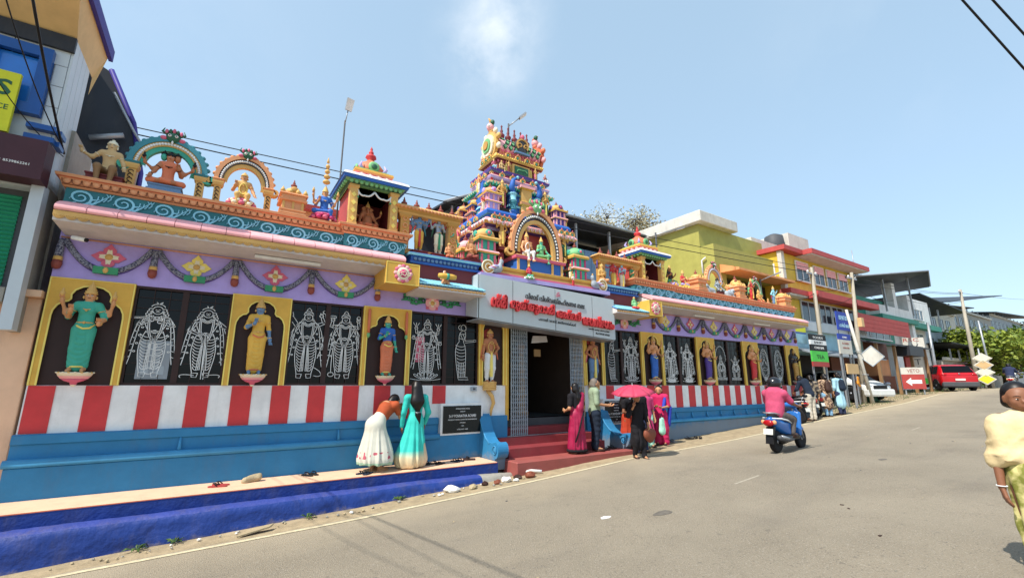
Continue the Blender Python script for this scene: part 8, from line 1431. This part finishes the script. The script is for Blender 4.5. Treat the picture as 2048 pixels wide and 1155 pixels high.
# --- teal and white house with big dark roof
t = thing('teal_house', 'white and teal house under a large tilted dark metal roof', 'house', (0, 0, 0))
ob('wall', MB('white').box(42.0, 50.0, 3.2, 9, 1.0, 6.9), t); ob('teal_wall', MB('tealwall').box(34.5, 42.0, 3.0, 9, 4.4, 7.6), t); ob('balcony', MB('white').box(37.5, 43.6, 2.2, 3.0, 6.3, 7.0), t); ob('balcony_floor', MB('tealwall').box(37.2, 44.2, 2.0, 3.2, 6.0, 6.3), t); ob('pillar', MB('white').box(40.8, 41.4, 2.3, 2.9, 6.3, 8.9), t); ob('pillar', MB('white').box(43.6, 44.2, 2.3, 2.9, 4.4, 8.3), t)
ob('upper_block', MB('white').box(44.2, 50.2, 2.8, 3.2, 6.3, 8.4), t); ob('floor_band', MB('tealwall').box(44.2, 50.6, 2.3, 2.8, 5.9, 6.3), t); winb(t, 45.5, 48.5, 2.8, 6.7, 7.6, 4); winb(t, 46.0, 49, 3.16, 3.4, 5.7, 3, 'white'); winb(t, 36.2, 41.0, 2.96, 4.7, 5.7, 4); winb(t, 41.7, 43.3, 3.0, 7.2, 8.2, 2, 'tealwall')
ob('metal_roof', MB('sheetdark').add([(31, 1.6, 7.9), (42.6, 0.6, 9.7), (45.8, 1.4, 9.1), (47.5, 7, 9.2), (32, 8, 7.9), (31, 1.6, 7.82), (42.6, .6, 9.62), (45.8, 1.4, 9.02), (47.5, 7, 9.12), (32, 8, 7.82)], [(0, 1, 2, 3, 4), (9, 8, 7, 6, 5), (0, 5, 6, 1), (1, 6, 7, 2), (2, 7, 8, 3)]), t); ob('roof_edge', MB('sheetlight').tube([(31, 1.55, 7.9), (42.6, .55, 9.7), (45.8, 1.35, 9.1)], .06, 5), t)
for (x, y, z) in ((33, 2.5, 8.1), (38, 1.9, 8.9), (42, 1.6, 9.5)): ob('roof_post', MB('steel').box(x - .05, x + .05, y, y + .1, 6.5, z - .1), t)
tr = MB('steel'); 
for k in range(9): tr.tube([(32 + k * .5, 2.4, 8.2 + .08 * k), (32.5 + k * .5, 2.4, 8.9)], .03, 4); tr.tube([(32.3 + k * .5, 2.4, 8.8), (32.8 + k * .5, 2.4, 8.3 + .08 * k)], .03, 4)
ob('roof_truss', tr, t, kind='stuff'); ob('antenna', MB('steel').tube([(36.8, 3, 9), (36.8, 3, 10.9)], .03, 5), t)
# --- far sheds and houses
def shed(label, x0, x1, y0, zf, zr_, base, wall, dz=0, group=None):
    t = thing('roofed_house', label, 'house', (0, 0, 0), 0, group); ob('wall', MB(wall).box(x0, x1, y0 + 1, y0 + 8, .8, base), t); ob('metal_roof', MB('sheetdark').add([(x0 - 1, y0 + 8, zf + dz), (x0 - 1, y0, zf), (x1 + 1.5, y0 - .5, zr_), (x1 + 1.5, y0 + 8, zr_ + dz), (x0 - 1, y0 + 8, zf + dz - .1), (x0 - 1, y0, zf - .1), (x1 + 1.5, y0 - .5, zr_ - .1), (x1 + 1.5, y0 + 8, zr_ + dz - .1)], [(0, 1, 2, 3), (7, 6, 5, 4), (1, 5, 6, 2), (2, 6, 7, 3)]), t)
    n = int((x1 - x0) / 2.4)
    for i in range(n): winb(t, x0 + .5 + 2.4 * i, x0 + 1.9 + 2.4 * i, y0 + .98, base - 1.9, base - .7, 2, 'gry'); ob('roof_post', MB('steel').box(x0 + 2.4 * i, x0 + 2.4 * i + .1, y0 + .4, y0 + .5, base, min(zf, zr_) - .1), t)
    ob('parapet', MB('oldwhite').box(x0, x1, y0 + .8, y0 + 1, base, base + .25), t); return t
shed('grey house with dark low roof just beyond the teal house', 51.5, 60, 3.2, 9.4, 8.6, 6.6, 'gry'); shed('cream block with small upper wall behind the tall cement pole', 61, 70, 4.5, 9.6, 10.2, 9.2, 'oldwhite'); shed('wide dark roofed building with long curved parapet at right', 71, 92, 5.5, 11.0, 14.2, 10.6, 'concrete', 1); shed('farthest dark roofed house near the picture edge', 95, 120, 6, 12.0, 13.2, 11.7, 'gry', 1)
shed('low grey shop building behind the red car', 50.5, 60, 1.6, 5.0, 4.6, 3.6, 'concrete')
shed('dim low houses across the road bend far right', 100, 118, -9, 6.2, 6.6, 5.2, 'cardbrown')
# --- trees
def tree(label, x, y, z, trunk_h, cr, mat, n=2600, leaf=.22, seed=1, cat='tree', name='tree', bare=False, flat=.7, clumps=15):
    random.seed(seed); t = thing(name, label, cat, (x, y, z)); mb = MB('bark'); mb.tube([(0, 0, -.3), (.08, 0, trunk_h * .5), (.02, .1, trunk_h)], [cr * .075, cr * .055, cr * .04], 8); cs = []
    for k in range(clumps):
        a = random.random() * 6.28; rr = cr * (.25 + .6 * random.random()); c = Vector((rr * cos(a), rr * sin(a), trunk_h + cr * flat * (.1 + 1.0 * random.random()) * (1.1 - rr / cr * .5))); cs.append((c, cr * (.2 + .2 * random.random())))
        m_ = Vector((0, 0, trunk_h * .9)).lerp(c, .5) + Vector((0, 0, -.1 * cr)); mb.tube([(0, 0, trunk_h * .85), m_, c], [cr * .035, cr * .022, cr * .008], 5)
        if bare:
            for q in range(14): e = c + Vector((random.gauss(0, 1), random.gauss(0, 1), random.gauss(.3, .8))).normalized() * cr * (.12 + .2 * random.random()); mb.tube([c, (c + e) / 2 + Vector((0, 0, .06)), e], [.03, .018, .006], 3)
    ob('trunk', mb, t); vs, fs = [], []
    for i in range(n):
        c, r = random.choice(cs); d = Vector((random.gauss(0, 1), random.gauss(0, 1), random.gauss(0, .8))); d = d.normalized() * r * (random.random() ** .4); p = c + d; u = Vector((random.gauss(0, 1), random.gauss(0, 1), random.gauss(0, .6))).normalized(); v = u.cross(Vector((random.gauss(0, 1), random.gauss(0, 1), 1))).normalized(); l = leaf * (.5 + random.random()); o = len(vs)
        vs += [p - u * l * .5, p + v * l * .28, p + u * l * .5, p - v * l * .28]; fs.append((o, o + 1, o + 2, o + 3))
    m_ = MB(mat); m_.add(vs, fs); o = bpy.data.objects.new('crown', mesh_of(m_, 'crown', False)); COL.objects.link(o); o.parent = t; return t
tree('bright green spreading tree left half behind the tall cement pole', 57.5, 1.6, 1.2, 2.2, 3.6, 'leaf', 5200, .34, 3); tree('yellow green spreading tree right of the tall cement pole', 64.5, 1.6, 1.1, 2.2, 4.1, 'leaf', 7000, .36, 5, clumps=22); tree('dark green tree in shade behind the far riders', 82, 2.5, .9, 3.0, 5.5, 'leafdark', 6000, .5, 6)
tree('sparse pale dry tree rising behind the long shed roof', 25.5, 15.5, 3, 8.2, 4.6, 'leafdry', 6500, .17, 8, bare=True, clumps=26, flat=.75); tree('second sparse dry tree behind the long shed further left', 20.3, 15.5, 3, 8.2, 3.8, 'leafdry', 4200, .17, 9, bare=True, clumps=18, flat=.7)
tree('low green bush on the verge beside the white hatchback', 29.3, .9, gz(29, .9), .05, .95, 'leafdark', 1400, .16, 11, 'bush', 'bush'); tree('green bush behind the diamond signs', 56, 3.2, 1.2, .4, 2.2, 'leafdark', 1500, .25, 12, 'bush', 'bush')
random.seed(21)
# grass tufts on the verge: nobody could count them
vs, fs = [], []
for i in range(2600):
    x = 20.5 + random.random() ** 1.3 * 26; y = edge_y(x) + .5 + random.random() * 2.6; b_ = Vector((x, y, gz(x, y) - .01)); l = .05 + random.random() * .14; a = random.random() * 6.28; o = len(vs); vs += [b_, b_ + Vector((.015 * cos(a), .015 * sin(a), 0)), b_ + Vector((.06 * random.gauss(0, 1), .06 * random.gauss(0, 1), l))]; fs.append((o, o + 1, o + 2))
mb = MB('leafdark'); mb.add(vs, fs); o = bpy.data.objects.new('verge_grass', mesh_of(mb, 'verge_grass', False)); COL.objects.link(o); tag(o, 'short grass tufts scattered over the dusty roadside verge', 'grass', kind='stuff')
# ------------------------------------------------------------ poles, lamps and wires
def pole(label, a, b, r0, r1, mat='polecement', square=False, extra=None, name='utility_pole', cat='pole'):
    t = thing(name, label, cat, a); d = Vector(b) - Vector(a); ob('shaft', MB(mat).tube([(0, 0, -.2), d * .5, d], [r0, (r0 + r1) / 2, r1], 4 if square else 10), t)
    for (f, kind) in (extra or []):
        p = d * f
        if kind == 'arm': ob('cross_arm', MB('steel').box(p.x - .5, p.x + .5, p.y - .04, p.y + .04, p.z - .04, p.z + .04), t); [ob('insulator', MB('white').lathe([(.03, 0), (.05, .04), (.03, .1)], (p.x + q, p.y, p.z + .04), 8), t) for q in (-.42, 0, .42)]
        if kind == 'box': ob('meter_box', MB('board').box(p.x - .2, p.x + .1, p.y - .3, p.y - .12, p.z - .25, p.z + .2), t)
        if kind == 'clamp': ob('clamp', MB('steel').tube([(p.x + .13 * cos(q), p.y + .13 * sin(q), p.z) for q in [i * PI / 5 for i in range(10)]], .02, 4, True), t)
    return t
pole('cement utility pole nearest the temple end in front of yellow building', (24.2, .6, gz(24, .6)), (24.3, .6, 7.3), .12, .08, square=True, extra=[(.95, 'arm'), (.5, 'clamp'), (.3, 'clamp')]); pole('cement pole behind the leaning white pole with a small box', (26.5, .05, gz(26.5, 0)), (27.5, .05, 7.35), .11, .075, extra=[(.95, 'arm'), (.6, 'box'), (.35, 'clamp')])
pole('white painted pole leaning against the cement pole', (26.7, -.25, gz(26.7, -.2)), (25.7, -.1, 5.2), .09, .06, 'oldwhite', extra=[(.55, 'clamp'), (.3, 'clamp')]); pole('tall tapering cement pole in front of the bright green tree', (49.5, .6, gz(49, .6)), (50.2, .6, 9.2), .16, .09, extra=[(.97, 'arm')]); pole('thin steel pole in the bright tree crown', (53.0, .4, 1.3), (52.6, .4, 6.8), .08, .06, 'steel'); pole('thin grey pole just left of the red car', (42.6, 1.2, gz(42, 1)), (42.9, 1.2, 6.0), .1, .08, 'steel')
def lamp(label, base, h, ax, ay, hd=.3, r=.03):   # post, arm and led head
    t = thing('street_lamp', label, 'street lamp', base, 0, 'small led street lamps'); ob('post', MB('dkgrey').tube([(0, 0, 0), (0, 0, h)], r, 7), t); ob('arm', MB('steel').tube([(0, 0, h - .1), (ax, ay, h + .25)], r * .7, 6), t)
    d = Vector((ax, ay, .35)).normalized(); c = Vector((ax, ay, h + .25)); n = d.cross(Vector((0, 0, 1))).normalized(); u = n.cross(d); p = [c + n * s * .08 + d * q for s, q in ((-1, -.02), (1, -.02), (1.1, hd), (-1.1, hd))]; ob('lamp_head', MB('sheetlight').add([q + u * .02 for q in p] + [q - u * .035 for q in p], [(0, 1, 2, 3), (7, 6, 5, 4), (0, 4, 5, 1), (1, 5, 6, 2), (2, 6, 7, 3), (3, 7, 4, 0)]), t); ob('led_panel', MB('white').add([q - u * .04 for q in p], [(0, 1, 2, 3)]), t)
lamp('slim street lamp rising behind the left roof kiosk', (2.02, 1.5, 4.25), 3.85, .03, -.12, .28, .02); lamp('small street lamp above the tower finials', (7.9, 3.0, 4.25), 6.6, .35, -.2, .3, .03); lamp('street lamp behind the right kiosk against the green building', (14.9, 2.4, 4.25), 3.6, 1.0, -.3, .4, .035); lamp('small white street lamp near the roof end before yellow building', (20.5, 1.2, 4.25), 2.1, .8, -.3, .3, .03)
def wire(label, pts, r=.012, sag=.0, grp='overhead wires'):
    P = []
    for a, b in zip(pts[:-1], pts[1:]):
        for i in range(13): t_ = i / 12; P.append((a[0] + (b[0] - a[0]) * t_, a[1] + (b[1] - a[1]) * t_, a[2] + (b[2] - a[2]) * t_ - sag * 4 * t_ * (1 - t_)))
    return tag(ob('overhead_wire', MB('cable').tube(P, r, 5)), label, 'wire', grp)
wire('upper of two long wires running above the temple roof', [(-5.2, 3.75, 7.55), (24.2, .6, 7.25)], .013, .12); wire('lower of two long wires running above the temple roof', [(-5.2, 3.75, 7.42), (24.2, .6, 7.0)], .016, .2)
wire('thick bundled cable crossing the road from the grey clad building', [(-2.42, .0, 5.15), (-2.2, -2.9, 5.8), (-1.9, -13, 7.6)], .016, .05); wire('thin cable beside the thick bundle over the road', [(-2.42, -.1, 5.2), (-2.45, -2.9, 5.85), (-2.3, -13, 7.5)], .008, .12); wire('slack cable across the blue window', [(-2.42, .0, 5.1), (-3.1, -1.5, 5.9), (-3.6, -6, 7.5)], .007, .15)
wire('left of two wires in the top right sky', [(7.2, -6.95, 11.8), (10.4, -8.1, 8.3), (13.2, -9.1, 5.2)], .018, 0); wire('right of two wires in the top right sky', [(7.7, -7.2, 12.0), (10.9, -8.4, 8.3), (13.4, -9.3, 5.6)], .018, 0)
for i, (a, b, lb) in enumerate([((24.2, .6, 6.9), (50.1, .6, 8.8), 'long wire from near pole to the tall far pole'), ((27.5, 0, 7.1), (50.1, .6, 8.9), 'wire from box pole to the tall far pole'), ((50.1, .6, 8.9), (110, 3, 15), 'wire running on from the tall far pole'), ((24.2, .6, 6.8), (23.5, 1.7, 7.0), 'short service wire to yellow building'), ((24.3, .6, 6.0), (20.5, .3, 5.4), 'service wire dropping to the temple end')]): wire(lb, [a, b], .014, .25)
for i, (a, b, lb) in enumerate([((24.2, .6, 6.2), (27.45, .05, 6.9), 'upper short wire strung between the two near poles'), ((24.2, .6, 5.6), (27.4, .05, 6.1), 'lower slack wire strung between the two near poles'), ((27.4, .05, 6.3), (32.5, 1.6, 6.2), 'service wire from box pole to yellow building corner'), ((27.4, .05, 6.6), (40.8, 2.3, 7.6), 'service wire from box pole to the teal house'), ((50.1, .6, 8.2), (43.6, 2.3, 7.9), 'service wire from tall pole back to the teal house'), ((50.1, .6, 8.0), (62, 4.6, 8.2), 'service wire from tall pole on to the cream block')]): wire(lb, [a, b], .012, .3)
# ------------------------------------------------------------ signs
def sign(label, x, z0, z1, w, cols, y=.0, lines=(), legs=0, name='roadside_sign', rot=0, leg_z=None, cat='sign', ry=0):
    t = thing(name, label, cat, (x, y, z0), rot, None, 1, 0, ry); n = len(cols); h = z1 - z0
    for i, (c, f) in enumerate(cols): a = sum(q[1] for q in cols[:i]); ob('sign_panel', MB(c).box(-w / 2, w / 2, -.03, .03, h * (1 - a - f), h * (1 - a) - .004), t)
    for (s, c, hh, ww, u, v) in lines: text('lettering', s, c, t, (u * w, -.034, v * h), hh, ww, .003)
    for q in ((-1, 1) if legs == 2 else (0,) if legs == 1 else ()): ob('leg', MB('steel').box(q * w * .4 - .03, q * w * .4 + .03, .031, .09, -(z0 - gz(x, y)) - .1, h * .9), t)
    return t
sign('blue banner sign covered in white script above the shop awning', 25.4, 4.15, 5.05, 1.5, [('signblue', 1)], -.02, [('മലബാർ', 'ltblue', .3, 1.1, 0, .72), ('ഹാർഡ് വെയർ', 'ltblue', .22, 1.2, 0, .28)], 2)
sign('white notice board with blue top strip on lattice legs', 24.95, 3.0, 3.95, 1.3, [('signblue', .3), ('oldwhite', .7)], -.1, [('CLINIC', 'white', .09, .5, 0, .82), ('Dr. SURESH', 'copper', .09, .7, 0, .52), ('CONSULTING', 'copper', .07, .7, 0, .3)], 2)
sign('black white and green stacked shop sign on two posts', 22.2, 2.35, 3.75, 1.5, [('black', .18), ('white', .14), ('black', .2), ('neon', .33), ('redboard', .15)], -.1, [('FOODS', 'white', .1, .9, 0, .9), ('BAKERY', 'black', .1, .8, 0, .75), ('COOL BAR', 'white', .1, .9, 0, .58), ('TEA', 'darkroom', .16, .7, 0, .3)], 2)
sign('yellow green shop board over pale blue picture panel at temple end', 21.2, 3.35, 4.45, 1.3, [('signyellow', .55), ('acpblue', .08), ('ltblue', .37)], .2, [('STORE', 'dkgreen', .25, .8, 0, .75)], 0)
sign('blank brown board nailed low between the poles', 24.0, 2.05, 2.5, 1.15, [('board', 1)], -.6, (), 1)
sign('red and white shop sign board with white arrow near red car', 33.2, 1.35, 2.55, 1.02, [('oldwhite', .32), ('redboard', .68)], -.1, [('VETO', 'copper', .2, .55, .05, .84)], 2, rot=R(-58)); ar = ob('arrow', MB('white').prism([(-.36, .4), (-.1, .17), (-.1, .3), (.36, .3), (.36, .5), (-.1, .5), (-.1, .63)], 'y', -.034, -.031), bpy.data.objects['roadside_sign.005'])
t = sign('tall white pillar sign with dark vertical letters and red top', 38.0, 1.6, 4.6, 1.1, [('oldwhite', 1)], .9, [('RSC', 'redboard', .22, .8, -.1, .95), ('V', 'dkgrey', .36, .36, .05, .8), ('E', 'dkgrey', .36, .34, .05, .64), ('T', 'dkgrey', .36, .34, .05, .48), ('O', 'dkgrey', .36, .36, .05, .32)], 0, rot=R(-58)); ob('green_panel', MB('neon').box(-.9, .5, -.06, -.035, .05, .4), t)
tag(ob('dark_awning', MB('sheetdark').box(34.6, 37.0, .2, 1.0, 3.3, 3.9)), 'grey box awning beside the white pillar sign', 'awning')
t = thing('tilted_board', 'white square board hung diagonally behind the leaning pole', 'board', (26.6, -.5, 2.95), R(-60)); ob('board_face', MB('oldwhite').prism([(-.5, .0), (.05, .48), (.5, -.05), (0, -.5)], 'y', -.03, .03), t); ob('board_frame', MB('gry').band([(-.5, .0), (.05, .48), (.5, -.05), (0, -.5)], .05, -.045, -.031, True), t)
for i, (z, c, lb) in enumerate([(3.55, 'cream', 'topmost'), (3.05, 'board', 'second'), (2.5, 'cream', 'third'), (2.0, 'signyellow', 'lowest, yellow,')]):
    t = thing('diamond_sign', lb + ' diamond road sign of the stack on one post', 'road sign', (48.6, -.1, z), R(-68)); ob('plate', MB('oldwhite').prism([(-.56, 0), (0, .42), (.56, 0), (0, -.42)], 'y', -.01 - .02 * (i % 2), .01), t); ob('face', MB(c).prism([(-.45, 0), (0, .33), (.45, 0), (0, -.33)], 'y', -.05, -.035), t)
pole('thin post carrying the stack of diamond signs', (48.6, .0, gz(48.6, 0)), (48.6, .0, 4.3), .06, .05, 'steel', name='sign_post')
tag(ob('green_tin', MB('dkgreen').box(27.4, 28.3, .0, .7, gz(28, 0), gz(28, 0) + .8), bev=.02), 'dull green bin half hidden behind the leaning pole', 'bin')
# ------------------------------------------------------------ small finds on the road
random.seed(33)
for i in range(22):
    x, y = 1.5 + random.random() * 14, -2.3 - random.random() * 5.5; a = random.random() * 6.28; l = .008 + random.random() * .016
    tag(ob('grit', MB(random.choice(['leather', 'stone', 'dkgrey'])).prism([(-l, -l * .4), (l * .8, -l * .6), (l, l * .3), (-l * .5, l * .5)], 'z', 0, .008), None, (x, y, gz(x, y) + .021), (0, 0, a)), 'small dark fleck of grit lying on the asphalt', 'grit', 'grit on the road')
for i, (x, y, s, lb) in enumerate([(5.2, -5.05, .17, 'dark tar stain near the flat paper scrap'), (2.6, -6.3, .16, 'dark oil stain at the bottom middle of the road'), (11.0, -5.6, .13, 'dark round stain on the road behind the scooter')]):
    n = 22; pts = [(x + s * (1 + .35 * noise.noise(Vector((cos(a) * 1.5, sin(a) * 1.5, i * 7)))) * cos(a), y + s * .45 * (1 + .35 * noise.noise(Vector((cos(a) * 1.5, sin(a) * 1.5, i * 7 + 3)))) * sin(a)) for a in [2 * PI * k / n for k in range(n)]]
    mb = MB('tarstain'); mb.add([(u, v, gz(u, v) + .024) for u, v in pts] + [(x, y, gz(x, y) + .024)], [(k, (k + 1) % n, n) for k in range(n)]); tag(ob('road_stain', mb), lb, 'stain')
